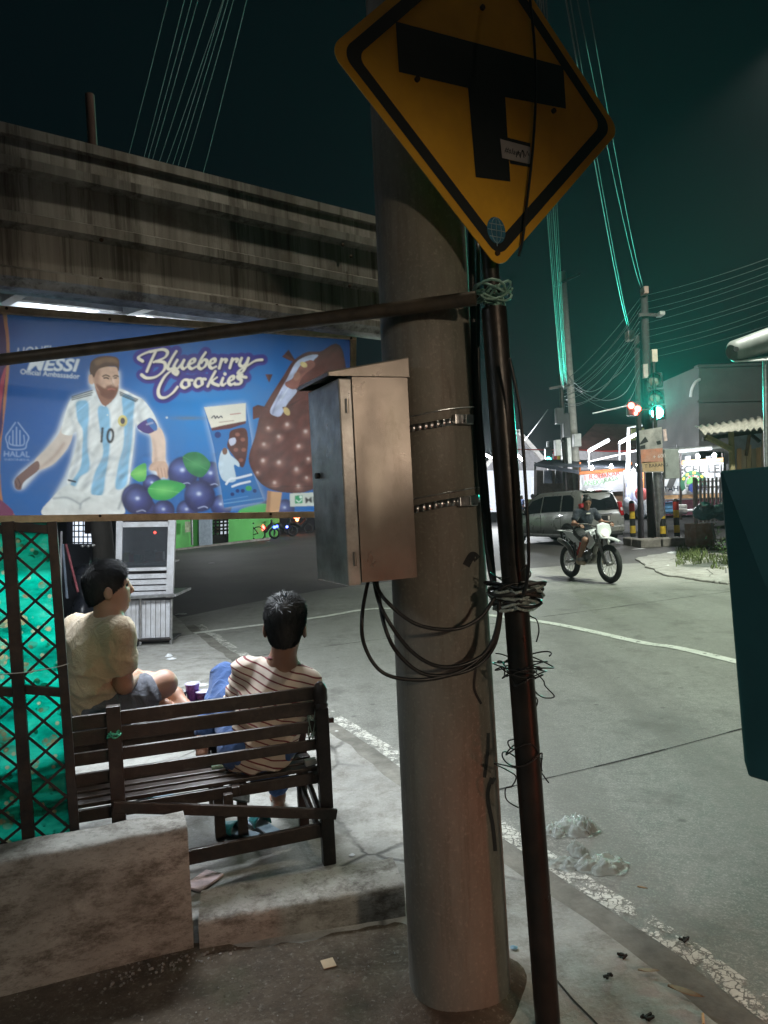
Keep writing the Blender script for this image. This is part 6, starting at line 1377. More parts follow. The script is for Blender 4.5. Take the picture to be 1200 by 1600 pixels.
# ---- people by the far stalls
def stander(px, Y, h, hdg, shirt, trous, label, seed=0, sitting=0):
    p = at(px, 800, Y); p.z = RZ0; s = h/1.7; f = unit((math.sin(hdg), math.cos(hdg), 0)); r = np.cross(f, (0,0,1)); o = np.array(p)
    Q = lambda x, y, z: r*x*s+f*y*s+V3(0,0,z*s)
    th = thing('person', label, 'person', tuple(p), 'people standing by the far stalls', local=True)
    S = SDF(); T = SDF(); J = SDF(); pel, ch, nk, hc = Q(0,0,.95), Q(0,0,1.28), Q(0,0,1.46), Q(0,.02,1.58)
    S.chain([pel,ch,nk], [.12,.13,.06], .05, (f,.7)); head_sdf(S, hc, f, (0,0,1), s); T.chain([pel-V3(0,0,.04),ch,nk-V3(0,0,.05)], [.14,.145,.07], .05, (f,.75)); J.cone(pel-V3(0,0,.05), pel, .14, .13, .04, (f,.8))
    for sd in (-1, 1):
        a, e, w_ = Q(.19*sd,0,1.40), Q(.24*sd,-.02,1.12), Q(.20*sd,.14,.98); S.cone(Q(0,0,1.4), a, .05, .05, .04); S.chain([a,e,w_,w_+f*.08], [.05,.04,.028,.03], .02); T.cone(Q(0,0,1.4), a, .065, .065, .04); T.cone(a, a*.4+e*.6, .065, .062, .03)
        hp, kn, an = Q(.09*sd,0,.9), Q(.11*sd,.03,.5), Q(.12*sd,-.02+.05*sd,.08); S.chain([hp,kn,an], [.08,.055,.04], .03); S.cone(an-V3(0,0,.04), an+f*.13-V3(0,0,.05), .035, .03, .02); J.chain([hp,kn,an+V3(0,0,.05)], [.095,.075,.06], .03)
    S.mesh('body', .018, SKIN_D, th); T.mesh('shirt', .018, shirt, th); J.mesh('trousers', .018, trous, th); hair_cap('hair', hc, f, (0,0,1), th, s, h=.014)
DK = cloth_mat('dark_trousers', (.03,.03,.045)); TANT = cloth_mat('khaki_trousers', (.30,.27,.20))
stander(833, 33, 1.68, 0.6, cloth_mat('lime_shirt', (.34,.42,.16)), TANT, 'person in a lime shirt and khaki trousers beyond the silver car'); stander(845, 35, 1.72, -.5, cloth_mat('orange_shirt', (.42,.16,.07)), DK, 'person in an orange top beyond the silver car')
stander(815, 36, 1.66, 1.2, cloth_mat('blue_shirt', (.05,.10,.30)), DK, 'person in a blue shirt just right of the sign post'); stander(856, 39, 1.70, 2.4, cloth_mat('teal_shirt', (.05,.16,.16)), DK, 'person in a teal shirt in front of the stall counter')
stander(762, 40, 1.68, 2.0, cloth_mat('navy_shirt', (.04,.05,.10)), DK, 'person in dark navy seen between the concrete pole and sign post')
HAZE = 0.0006
# ================================================================ stalls, houses, poles, wires, verge
def P4(pts): return [at(*q) for q in pts]
def slab(name, pts, d, m, parent=None, bevel=0):
    mb = MB(); mb.prism(P4(pts) if not isinstance(pts[0], Vector) else pts, d); return mb.build(name, m, parent, bevel=bevel)
BULB = emat('bulb_glow', (.92,.96,1.0), 60.0)
def bulb(c, power, label, parent=None, name='hanging_bulb'):
    th = thing(name, label, 'lamp', tuple(c)); mb = MB(); mb.lathe([(.001,-.07),(.045,-.05),(.06,0),(.045,.05),(.02,.08)], c, 12, caps=False); mb.build('bulb', BULB, th, smooth=True)
    mb = MB(); mb.lathe([(.022,.08),(.022,.13)], c, 10); mb.build('socket', BLKP, th); tubeobj('flex', [c+UP*.13, c+UP*.45], .006, BLACK, th, 6)
    l = light('bulb_light', 'POINT', tuple(c-UP*.12), power, (.92,.96,1.0), .06); l.parent = th; l.matrix_parent_inverse = Matrix.Translation(-WORLDP[th.name]); return th
# left stall behind the car
stl = thing('food_stall', 'food stall with a dark awning and lettered banner behind the silver car', 'stall', tuple(at(910,830,29)))
TARP = mat('dark_tarpaulin', (.025,.03,.04), .6, var=.3, bump=.3, bs=8); 
slab('awning', [(834,728,27),(992,733,26.2),(985,722,29.5),(850,720,30)], (0,0,.06), TARP, stl)
slab('awning_flap', [(834,728,27),(905,741,27.0),(905,735,27.05),(836,723,27.05)], (0,.03,0), TARP, stl)
for px in (836, 906, 986): tubeobj('stall_post', [gr(px+8,826,RZ0) if px < 0 else at(px,825,27.4), at(px,722,27.4)], .04, DARKMET if px < 900 else ORANGEP, stl)
bnr = slab('stall_banner', [(906,771,27.3),(984,767,26.8),(982,735,26.8),(906,741,27.3)], (0,.03,0), WHITEC, stl)
slab('banner_frame', [(904,742,27.2),(985,736,26.7),(984,730,26.7),(904,737,27.2)], (0,.02,0), ORANGEP, bnr)
RI = mat('red_ink', (.45,.06,.03), .7, var=.2, bump=0); YI = mat('yellow_ink', (.6,.42,.05), .7, var=.2, bump=0); GI = mat('green_ink', (.10,.32,.08), .7, var=.2, bump=0); BI = mat('black_ink', (.03,.03,.03), .7, var=0, bump=0)
for (px, py, px2, py2, t, m1, s) in ((910,751,932,748,'1 ROTI',RI,.26), (934,748,956,744,'BAKAR',RI,.24), (911,759,940,756,'ANEKA',GI,.22), (942,754,975,749,'RASA',GI,.22)):
    a, b = at(px,py,27.1), at(px2,py2,27.0); text('stall_lettering', t, m1, bnr, a-Vector((0,.12,0)), b-a, UP, s, thick=0)
slab('counter', [(906,800,27.4),(984,797,27.0),(984,772,27.0),(906,775,27.4)], (0,.8,0), mat('counter_wood', (.25,.15,.09), .7), stl)
slab('back_wall', [(838,800,30.4),(985,800,30.4),(985,735,30.4),(838,735,30.4)], (0,.05,0), mat('stall_back', (.30,.24,.20), .8, var=.3), stl)
for k, px in enumerate((850, 868)): slab('hanging_goods', [(px,755,28.6),(px+13,755,28.6),(px+13,735,28.6),(px,735,28.6)], (0,.1,0), mat('goods_%d' % k, (.18,.16,.18) if k else (.12,.14,.18), .6, var=.5, vs=20), stl)
# slanted tube lights on white brackets
for (x0,y0,x1,y1,Y,lb,pw) in ((920,705,951,688,26.5,'slanted white tube light on a bracket above the lettered stall',45), (968,692,998,677,25.8,'slanted white tube light on a bracket near the signal posters',45)):
    a, b = at(x0,y0,Y), at(x1,y1,Y+.6); th = thing('tube_lamp', lb, 'lamp', tuple(a), 'slanted tube lights over the stalls')
    mb = MB(); mb.tube([a, b], .045, 10); mb.build('tube', emat('bright_tube', (.92,.97,1.0), 16.0), th, smooth='auto'); tubeobj('bracket', [a-UP*.6+(a-b)*.03, a+(a-b)*.03], .03, WHITEC, th); tubeobj('reflector', [a+UP*.07, b+UP*.07], .03, WHITEC, th)
    l = light('tube_light', 'POINT', tuple((a+b)/2-UP*.25-Vector((0,.3,0))), pw, (.9,.96,1.0), .3); l.parent = th; l.matrix_parent_inverse = Matrix.Translation(-WORLDP[th.name])
frm = thing('pipe_frame', 'white pipe frame standing over the tent beside the stalls', 'frame', tuple(at(984,800,26)))
for P in ([(984,800),(982,668),(1003,664)], [(982,668),(978,800)]): tubeobj('pipe', [at(x,y,26.2) for x,y in P], .05, WHITEC, frm)
tubeobj('pipe', [at(918,722,27), at(1000,703,26)], .03, WHITEC, frm)
# white tent sheet
tent = thing('tent_sheet', 'blue-white tent sheet hanging between the stall and signal', 'tent', tuple(at(990,800,25.5)))
mb = MB(); vs = []; n = 14
for i in range(n+1):
    for j in range(8):
        px = 976+(1004-976)*i/n; py = 738+(795-738)*j/7; p = at(px+2*math.sin(j*.9+i), py, 25.4); p.y += .12*math.sin(i*1.9+j*.5); vs.append(p)
mb.add(vs, [(i*8+j,(i+1)*8+j,(i+1)*8+j+1,i*8+j+1) for i in range(n) for j in range(7)]); mb.build('sheet', mat('tent_plastic', (.52,.56,.72), .5, var=.2, vs=3, bump=.3, bs=6), tent, smooth=True)
for px in (976, 1005): tubeobj('tent_pole', [at(px,803,25.2), at(px,735,25.2)], .035, ORANGEP if px > 990 else GALV, tent)
bulb(at(997,726,24.6), 22, 'bare bulb glowing at the top of the tent sheet'); bulb(at(990,736,24.9), 14, 'lower bare bulb glowing against the tent sheet')
for k, (px, py, c_, lb) in enumerate(((1002,772,(.55,.12,.12),'pink bundle of goods hanging beside the tent'), (985,790,(.6,.62,.68),'white sack at the foot of the tent'), (999,795,(.25,.28,.36),'grey sack at the foot of the tent'), (1008,790,(.5,.52,.58),'pale sack leaning by the signal pole'))):
    S = SDF(); c = at(px,py,24.8); rr = random.Random(k)
    for i in range(5): S.ell(np.array(c)+V3(rr.uniform(-.1,.1),rr.uniform(-.1,.1),rr.uniform(-.2,.2)), (.14,.12,.18), None, .08)
    tag(S.mesh('goods_sack', .03, cloth_mat('sack_%d' % k, c_), None, wob=wrinkle(.01, 18)), lb, 'sack')
# right stall with the round logo banner
st2 = thing('warung_stall', 'street food stall with a white banner and round logo behind the bollards', 'stall', tuple(at(1085,820,25)))
bn2 = slab('stall_banner', [(1037,773,24),(1130,770,23.4),(1130,722,23.4),(1037,727,24)], (0,.03,0), WHITEC, st2)
slab('banner_top', [(1034,728,23.9),(1130,721,23.3),(1130,715,23.3),(1034,722,23.9)], (0,.05,0), mat('amber_beam', (.60,.34,.14), .6), st2); slab('banner_bottom', [(1037,780,23.9),(1128,777,23.3),(1128,771,23.3),(1037,774,23.9)], (0,.05,0), mat('amber_beam_low', (.50,.30,.16), .6), st2)
def t2(px, py, px2, py2, body, m1, s, lift=.05, **k):
    a, b = at(px,py,23.75-(px-1060)*.006), at(px2,py2,23.75-(px2-1060)*.006); return text('stall_lettering', body, m1, bn2, a-Vector((0,lift+.1,0)), b-a, UP, s, thick=0, **k)
t2(1034,768,1130,765,'TAHU TEMPE HATI AMPELA',mat('navy_ink',(.02,.03,.06),.7,var=0,bump=0),.23,bold=.006); t2(1046,741,1128,738,'PECEL LELE',BI,.36,bold=.012)
cc = at(1083,756,23.45)
def ringpoly(c, r0, r1, a0, a1, m1, name, n=36, parent=bn2):
    mb = MB()
    for i in range(n):
        A_ = [a0+(a1-a0)*(i+k)/n for k in (0,1)]; q = lambda r, a: c+Vector((r*math.cos(a),-.02,r*math.sin(a)))
        mb.quad(q(r0,A_[0]), q(r1,A_[0]), q(r1,A_[1]), q(r0,A_[1]))
    return mb.build(name, m1, parent)
ringpoly(cc, .28, .42, -.5, 3.64, mat('logo_green', (.02,.09,.05), .7, var=0, bump=0), 'logo_ring'); ringpoly(cc-Vector((0,.01,0)), .0, .22, 0, 3.14, GI, 'logo_centre'); ringpoly(cc-Vector((0,.01,.12)), .0, .16, 0, 6.28, mat('logo_blue', (.02,.04,.16), .7, var=0, bump=0), 'logo_blue')
for a in (1.0, 1.57, 2.14): ringpoly(cc+Vector((.30*math.cos(a)*.85,-.03,.30*math.sin(a)*.85)), 0, .03, 0, 6.28, RI, 'logo_dot', 8)
for a0 in (.55, 1.35, 2.0, 2.5): ringpoly(cc-Vector((0,.012,0)), .32, .385, a0, a0+.25, YI, 'logo_mark', 6)
mb = MB(); mb.prism(P4([(1041,762,23.6),(1046,748,23.6),(1060,738,23.6),(1056,750,23.6),(1050,764,23.6)]), (0,.004,0)); mb.build('fish_picture', BI, bn2)
for px in (1037, 1064, 1130): tubeobj('stall_post', [at(px,812,23.5), at(px-1,708,23.5)], .035, DARKMET, st2)
slab('front_cloth', [(1040,806,23.9),(1126,803,23.4),(1126,779,23.4),(1040,782,23.9)], (0,.03,0), mat('maroon_cloth', (.10,.03,.05), .8, var=.5, vs=2), st2); slab('roof_sheet', [(1034,707,23),(1132,700,22.8),(1150,697,26),(1036,702,26)], (0,0,.04), mat('stall_roof', (.35,.37,.37), .6, var=.2), st2)
tubeobj('bench_plank', [at(1040,800,22.9), at(1085,797,22.7)], .04, WHITEC, st2)
slab('back_sheet', [(1036,805,26.5),(1132,805,26.5),(1132,706,26.5),(1036,706,26.5)], (0,.04,0), mat('back_sheet', (.45,.48,.50), .7, var=.2), st2)
for px in (1058,1072,1105): slab('hanging_item', [(px,722,23.9),(px+7,721,23.9),(px+7,712,23.9),(px,713,23.9)], (0,.1,0), mat('item_%d' % px, (.4,.42,.45), .5, var=.4), st2)
bulb(at(1090,713,23.0), 34, 'bright bare bulb hanging over the round logo banner')
for k, (px, py, lb) in enumerate(((925,731,'added bare bulb glowing under the dark awning near its left corner'), (955,729,'added bare bulb glowing under the middle of the dark awning'), (1058,716,'added smaller bulb over the left end of the round logo banner'), (1116,712,'added smaller bulb over the right end of the round logo banner'))): bulb(at(px,py,26.2 if px < 1000 else 22.9), 18, lb)  # extra bulbs added to brighten the stalls
a, b = at(1058,706,22.6), at(1112,701,22.4); th = thing('tube_lamp', 'pale horizontal tube light above the round logo banner', 'lamp', tuple(a)); mb = MB(); mb.tube([a,b], .03, 8); mb.build('tube', emat('pale_tube', (.85,.95,1.0), 3.0), th, smooth='auto'); tubeobj('batten', [a+UP*.06, b+UP*.06], .025, WHITEC, th)
for k, (px, py, w_, h_, c_, lb) in enumerate(((1045,793,.45,.35,(.10,.25,.45),'blue crate under the round logo banner'), (1060,796,.4,.3,(.5,.5,.5),'white tub under the round logo banner'))):
    c = at(px,py,26.5 if px < 1000 else 22.2); th = thing('goods_crate', lb, 'crate', tuple(c), 'crates and tubs at the stalls'); mt = mat('crate_%d' % k, c_, .6, var=.3); boxobj('box', c, (w_,w_*.8,h_), mt, th, rot('Z', 8*k), .03)
    for q in (-.3, .0, .3): boxobj('rib', c+Vector((0,-w_*.42,q*h_)), (w_*1.02,.03,.04), mt, th, rot('Z', 8*k))
# picket gate
gate = thing('picket_gate', 'white metal picket gate beside the dark cabinet', 'gate', tuple(at(1105,820,20.3)))
PK = mat('pinkish_white_paint', (.62,.56,.57), .5, var=.1, bump=.1, dirt=(.3,.22,.18), ds=4)
for i in range(8): px = 1087+i*6.2; slab('picket', [(px,816-i*.3,20.2),(px+3.4,816-i*.3,20.2),(px+3.4,748-i*.4,20.2),(px,748-i*.4,20.2)], (0,.03,0), PK, gate)
for y in (753, 762, 806): slab('gate_rail', [(1084,y+1.5,20.25),(1140,y-1,20.25),(1140,y-3.5,20.25),(1084,y-1.5,20.25)], (0,.025,0), PK, gate)
tubeobj('gate_post', [at(1087,822,20.1), at(1085,746,20.1)], .05, PK, gate)
blk = boxobj('concrete_block', at(1093,836,19.3), (.55,.5,.62), mat('pinkish_concrete', (.42,.34,.30), .9, var=.25, bump=.4, bs=20, dirt=(.25,.10,.05), ds=3, damt=.8), None, rot('Z', 12), .03); tag(blk, 'pinkish rust-stained concrete block below the picket gate', 'block')
S = SDF(); c = np.array(at(1116,800,19.0)); rr = random.Random(3)
for i in range(9): S.ell(c+V3(rr.uniform(-.3,.3),rr.uniform(-.2,.2),rr.uniform(-.15,.15)), (rr.uniform(.12,.24),.2,rr.uniform(.1,.2)), None, .08)
tag(S.mesh('tarp_bundle', .03, mat('teal_tarp', (.10,.22,.26), .4, var=.5, vs=4, bump=.4, bs=8), None, wob=wrinkle(.015, 20, (1,.2,.6))), 'crumpled teal-grey tarpaulin bundle in front of the picket gate', 'tarpaulin')
tubeobj_ = tubeobj('metal_leg', [at(1118,846,18.6), at(1112,818,18.9)], .03, GALV); tag(tubeobj_, 'short slanting metal leg below the tarpaulin bundle', 'post')
# hut with corrugated roof
hut = thing('wooden_hut', 'wooden hut with a ragged corrugated roof behind the dark cabinet', 'hut', tuple(at(1170,830,17.5)))
m = NM('weathered_roof'); c = m.ramp(m.noise(3, 6, .7), [(.3,(.14,.135,.115)),(.7,(.34,.32,.27))]); m.base(c); m.rough(.8); m.bump(m.noise(12, 5), .4, .02); RUSTR = m.mat
mb = MB(); n = 60; vs = []
for i in range(n+1):
    t = i/n; lo_ = at(1098+150*t, 679-14*t+2*math.sin(i*1.7), 16.2); hi_ = at(1085+170*t, 668-26*t, 19.6); wv = .035*math.cos(i*1.6)
    vs += [lo_+UP*wv, (lo_+hi_)/2+UP*(wv+.05), hi_+UP*wv]
mb.add(vs, [(i*3+k,(i+1)*3+k,(i+1)*3+k+1,i*3+k+1) for i in range(n) for k in range(2)]); o = mb.build('roof', RUSTR, hut, smooth=True); so = o.modifiers.new('s','SOLIDIFY'); so.thickness = .02
WH = mat('weathered_post', (.30,.26,.14), .8, var=.3, bump=.3, stretch=(1,1,.3)); WPk = [mat('plank_%d' % k, c_, .75, var=.25, vs=8, bump=.2, stretch=(1,1,.2)) for k, c_ in enumerate(((.50,.33,.20),(.42,.34,.26),(.48,.36,.22),(.36,.31,.24)))]
tubeobj('post', [at(1148,830,16.6), at(1142,672,16.6)], .065, WH, hut, 8); tubeobj('post', [at(1198,830,17.6), at(1196,665,17.6)], .08, WH, hut, 8)
mb = MB(); mb.bar(at(1144,703,16.5), at(1103,682,16.4), .08, .10); mb.build('brace', WH, hut); mb = MB(); mb.bar(at(1187,690,17.4), at(1170,676,17.4), .06, .07); mb.build('brace', DARKMET, hut)
mb = MB(); mb.bar(at(1098,686,16.7), at(1230,668,16.7), .07, .09); mb.build('eaves_beam', DARKMET, hut); mb = MB(); mb.bar(at(1172,672,17.0), at(1166,712,17.0), .05, .06); mb.build('rag_strip', mat('brown_rag', (.16,.10,.07), .9), hut)
for i in range(9):
    px = 1152+i*7.6; tp_ = 700-i*.6+4*math.sin(i*2.3); slab('plank', [(px,835,17.2),(px+6.6,835,17.2),(px+6.6,tp_,17.2),(px,tp_+1,17.2)], (0,.03,0), WPk[i % 4], hut)
slab('back_panel', [(1140,830,20),(1230,830,20),(1230,675,20),(1140,680,20)], (0,.05,0), mat('pale_back_panel', (.35,.40,.48), .7, var=.2), hut)
# grey building behind the hut
gb = thing('grey_building', 'plain grey rendered building rising behind the hut roof', 'building', tuple(at(1150,800,27)))
GBM = mat('grey_render', (.085,.085,.088), .9, var=.18, vs=.8, bump=.2, bs=6, dirt=(.12,.11,.10), ds=.6, damt=.6)
slab('wall', [(1092,800,26.5),(1300,800,26.5),(1300,566,26.5),(1092,572,26.5)], (0,5,0), GBM, gb); slab('ledge', [(1090,628,26.4),(1300,624,26.4),(1300,621,26.4),(1090,625,26.4)], (0,.12,0), GBM, gb); slab('parapet', [(1090,574,26.4),(1300,567,26.4),(1300,563,26.4),(1090,570,26.4)], (0,.3,0), GBM, gb)
tubeobj('bent_pipe', smoothpts([at(1079,620,26), at(1081,608,26), at(1086,598,26), at(1093,593,26.3)], 5), .05, WHITEC, gb)
# rolled awning / round canopy edge
aw = thing('rolled_awning', 'rounded grey awning roll jutting in above the grey building', 'awning', tuple(at(1197,640,14)))
mb = MB(); a, b = at(1143,551,14), at(1290,500,14.6); mb.tube([a, a*.97+b*.03, b], [.15,.21,.26], 20); mb.build('roll', mat('awning_grey', (.12,.13,.12), .5, var=.2, bump=.1), aw, smooth='auto'); mb = MB(); mb.tube([a+Vector((-.02,-.2,.02)), a+Vector((-.02,-.23,.02))], .05, 10); mb.build('end_hole', BLKP, aw)
slab('flap', [(1148,566,13.9),(1290,560,13.9),(1290,548,14.4),(1148,564,14.2)], (0,0,.02), mat('awning_flap', (.22,.23,.22), .6), aw); tubeobj('post', [at(1199,830,14), at(1195,560,14)], .04, GALV, aw); tubeobj('post', [at(1280,870,14.2), at(1275,545,14.2)], .04, GALV, aw)
# far houses
h1 = thing('gabled_house', 'house with a pale-edged gable roof left of the utility poles', 'house', tuple(at(800,800,46)))
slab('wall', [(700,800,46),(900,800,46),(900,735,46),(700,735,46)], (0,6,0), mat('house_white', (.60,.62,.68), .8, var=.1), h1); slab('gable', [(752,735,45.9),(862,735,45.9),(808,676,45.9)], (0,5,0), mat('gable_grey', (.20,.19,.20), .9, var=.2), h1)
for a, b in (((808,673,45.7),(866,738,45.7)), ((808,673,45.7),(748,740,45.7))): mb = MB(); mb.bar(at(*a), at(*b), .5, .25); mb.build('verge_board', mat('verge_white', (.50,.47,.45), .8), h1)
for k in range(5): slab('shutter_panel', [(830+k*11,795,45.8),(839+k*11,795,45.8),(839+k*11,745,45.8),(830+k*11,745,45.8)], (0,.1,0), WHITEC, h1)
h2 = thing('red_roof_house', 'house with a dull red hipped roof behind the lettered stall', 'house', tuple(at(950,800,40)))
slab('wall', [(895,800,40),(1030,800,40),(1030,700,40),(895,700,40)], (0,6,0), mat('house_grey', (.20,.19,.20), .9), h2)  # plain dull grey house wall
mb = MB(); mb.add(P4([(890,704,39.6),(1040,704,39.6),(1000,664,43),(930,662,43)])+P4([(890,704,46),(1040,704,46)]), [(0,1,2,3),(0,3,4),(1,5,2),(3,2,5,4)]); mb.build('roof', mat('red_tile', (.20,.085,.075), .8, var=.25, vs=2, bump=.5, bs=3), h2)
slab('wall_sign', [(987,688,39.3),(1010,686,39.3),(1010,668,39.3),(987,670,39.3)], (0,.1,0), mat('olive_sign', (.22,.24,.10), .7), h2)
# festoon of red string lights along the stall tops: thin red cable
tag(tubeobj('string_cable', smoothpts([at(800,702,34), at(860,703,33), at(900,703,30), at(950,705,29), at(1000,704,28)], 6), .03, mat('red_cord', (.45,.05,.05), .6, var=0)), 'red cord strung along above the stalls', 'cord')
for px0, y0, px1, y1, Y, lb in ((746,703,768,716,38,'white tube light seen between the concrete pole and the sign post'), (801,705,818,720,38,'slanted white tube light just right of the sign post')):
    a, b = at(px0,y0,Y), at(px1,y1,Y); th = thing('tube_lamp', lb, 'lamp', tuple(a)); mb = MB(); mb.tube([a,b], .06, 10); mb.build('tube', emat('far_tube', (.95,.98,1.0), 16.0), th, smooth='auto'); tubeobj('bracket', [a-Vector((0,0,.02)), a+Vector((-.1,.2,.3))], .03, GALV, th)
    l = light('tube_light', 'POINT', tuple((a+b)/2-UP*.3-Vector((0,.4,0))), 1400, (.92,.97,1.0), .3); l.parent = th; l.matrix_parent_inverse = Matrix.Translation(-WORLDP[th.name])
# small far green signal + flag
fs_ = thing('far_signal', 'small distant green signal lamp on a post by the flags', 'traffic light', tuple(at(858,800,33))); tubeobj('post', [at(861,800,33), at(856,690,33)], .06, GALV, fs_); boxobj('head', at(857,712,32.95), (.3,.2,.75), HOUS, fs_, bevel=.03)
mb = MB(); mb.lathe([(.12,0),(.09,.03),(.001,.05)], at(857,718,32.8), 14, rot('X', 90), caps=False); mb.build('green_lens', emat('far_green', (.05,1.0,.75), 14), fs_, smooth=True)
for k, (px, c_, lb) in enumerate(((868,(.45,.05,.05),'red flag hanging from a short pole by the far signal'), (873,(.50,.45,.06),'yellow-green flag hanging beside the red flag'))):
    th = thing('flag', lb, 'flag', tuple(at(px,730,31))); tubeobj('staff', [at(px,745,31), at(px+3,702,31)], .02, GALV, th, 6); mb = MB(); vs = []
    for i in range(8):
        for j in range(4): vs.append(at(px+2-j*(2.2-.15*i)+.8*math.sin(i), 703+i*3.4+j*1.2, 31)+Vector((0,.06*math.sin(i*1.3+j),0)))
    mb.add(vs, [(i*4+j,(i+1)*4+j,(i+1)*4+j+1,i*4+j+1) for i in range(7) for j in range(3)]); mb.build('cloth', cloth_mat('flag_%d' % k, c_), th, smooth=True)
# ---- far utility poles
def upole(name, pts, r0, r1, m1, label, bars=(), boxes=()):
    A_ = at(*pts[0]); th = thing(name, label, 'utility pole', (A_.x, A_.y, RZ0)); B_ = at(*pts[1]); bt = A_+(A_-B_)*((A_.z-RZ0)/(B_.z-A_.z)); tubeobj('shaft', [bt, B_], [r0, r1], m1, th, 14)
    for a, b in bars: mb = MB(); mb.bar(at(*a), at(*b), .09, .09); mb.build('crossarm', DARKMET, th)
    for px, py, Y, w_, h_, c_ in boxes: boxobj('pole_box', at(px,py,Y), (w_,.35,h_), c_, th, bevel=.02)
    return th
PB = mat('pole_box_grey', (.35,.36,.33), .6); INS = mat('insulator', (.30,.20,.16), .4)
upole('utility_pole', [(905,800,29),(879,425,29)], .17,.12, mat('far_pole_conc', (.33,.32,.28), .85), 'tall pale concrete utility pole with a crossarm behind the stalls', [((866,447,28.8),(906,428,28.8))], [(901,688,28.7,.28,.5,PB)])
upole('utility_pole', [(886,800,28),(876,585,28)], .11,.08, DARKMET, 'dark steel utility pole loaded with boxes beside the pale concrete pole', [((858,607,27.9),(890,602,27.9)), ((866,690,27.9),(890,688,27.9))], [(874,650,27.8,.3,.6,HOUS),(884,665,27.8,.25,.9,HOUS),(871,700,27.8,.2,.6,PB),(888,705,27.8,.15,1.0,PB)])
upole('utility_pole', [(1018,800,22.3),(1006,452,22.3)], .14,.11, mat('dark_pole', (.05,.045,.045), .8), 'dark utility pole rising directly behind the traffic signal', [((998,492,22.1),(1034,492,22.1))], [(1007,455,22.1,.14,.22,INS),(1032,491,22.0,.16,.12,PB)])
upole('utility_pole', [(1001,800,24),(995,525,24)], .10,.08, mat('thin_dark_pole', (.07,.06,.06), .8), 'thin dark utility pole left of the traffic signal', [], [(984,525,23.8,.22,.3,INS)])
# ---- overhead wires
WIRE = mat('overhead_wire', (.11,.12,.115), .5, var=0, bump=0)
def ow(pts, r, label): return tag(tubeobj('overhead_wire', smoothpts([at(*q) for q in pts], 7), r, WIRE, None, 5, True), label, 'wire', 'overhead wires')
DWIRE = mat('dark_overhead_wire', (.035,.038,.038), .6, var=0, bump=0)
ORD = ['first','second','third','fourth','fifth','sixth','seventh','eighth','ninth','tenth']
def sagw(a, b, sag, r, label, n=16, m1=None):
    A_, B_ = at(*a), at(*b); P = [A_.lerp(B_, t)-UP*sag*4*t*(1-t) for t in np.linspace(0, 1, n)]
    return tag(tubeobj('overhead_wire', P, r, m1 or WIRE, None, 5, True), label, 'wire', 'overhead wires')
for k, (P, q) in enumerate((([(874,-60,5),(984,522,23)], 'leftmost, thicker overhead wire in the sky right of the yellow sign'), ([(881,-60,5),(987,524,23)], 'overhead wire close beside the thicker one right of the sign'), ([(890,-60,5),(1005,458,22.3)], 'overhead wire ending at the top of the signal utility pole, left of a pair'), ([(908,-60,5),(1008,456,22.3)], 'rightmost overhead wire in the sky beside the yellow sign'))): sagw(P[0], P[1], .35, .007 if k == 0 else .004, q, m1=DWIRE)
for k in range(6): sagw((826+k*5,-40,4), (879+k*1.2,598-k*3,28), .9+.12*(k % 3), .0045 if k % 3 else .007, ORD[k]+' wire from the left in the bundle beside the yellow sign', m1=DWIRE)
rr = random.Random(8)
for k in range(8): sagw((1006-k*1.6,458+k*11,22.3), (877+k*1.0,600+k*5,28), .15+.22*rr.random()+.05*k, .008 if k % 2 else .012, ORD[k]+' wire from the top sagging between the signal pole and dark steel pole')
for k in range(10): sagw((1006,462+k*11,22.3), (1260,380+k*12+rr.uniform(-5,5),17+k*.3), .04+.10*rr.random(), .0042, ORD[k]+' wire from the top fanning right from the signal pole')
for k, (x0, x1) in enumerate(((262,198),(288,222),(300,226),(310,232),(332,238),(352,246),(352,262),(358,272),(366,286),(385,322))): sagw((x0+10,-40,6), (x1-40,400,14), .06, .0036, ORD[k]+' wire from the left slanting down the dark sky above the canopy')
for k in range(6): ow([(878+k,560+k*9,28),(900+k*9,600+k*6+8*(k % 2),26.5),(950+k*6,560+k*14,24.5),(1000,520+k*13,22.4)], .007 if k % 2 else .012, ORD[k]+' slack cable from the top tangled between the two pole groups')
ow([(856,640,28),(840,662,30),(826,680,34),(818,690,40)], .02, 'slack wire dropping from the dark steel pole to the gabled house')

# ---- verge, apron and litter on the far side
ap = [base(*q) for q in [(1000,873),(1090,862),(1180,868),(1180,905),(1135,913),(1075,905),(1030,896)]]
mb = MB(); apw = smoothpts([(p.x,p.y) for p in ap], 8, True); mb.prism([Vector((p[0]+random.uniform(-.05,.05),p[1]+random.uniform(-.08,.08),RZ0-.05)) for p in apw], (0,0,.085)); struct(mb.build('verge_slab', G['pave'], bevel=.02))
GRASS = mat('verge_grass', (.09,.12,.035), .7, var=.5, vs=3, bump=0); mb = MB(); rr = random.Random(11)
for i in range(5200):
    t = rr.random(); px = 1056+134*rr.random()**.9; py = 842+max(0,(1078-px)*.7)+rr.random()*(30+min(18,(px-1056)*.35)+9*mnoise.noise(Vector((px*.09,0,0)))); c = gr(px, py, RZ0+.02)
    if mnoise.noise(Vector((c.x*1.6,c.y*1.6,2))) < -.12: continue
    h_ = rr.uniform(.04,.20)*(1.7 if rr.random() < .12 else 1)*(.5+.8*abs(mnoise.noise(Vector((c.x*2,c.y*2,7))))); a = rr.uniform(0, 6.28); d = Vector((math.cos(a), math.sin(a), 0)); wv = d.cross(UP)*rr.uniform(.006,.014); ln = d*h_*rr.uniform(.2,.9)
    mb.add([c-wv, c+wv, c+wv*.6+ln*.4+UP*h_*.65, c-wv*.6+ln*.4+UP*h_*.65, c+ln+UP*h_], [(0,1,2,3),(3,2,4)])
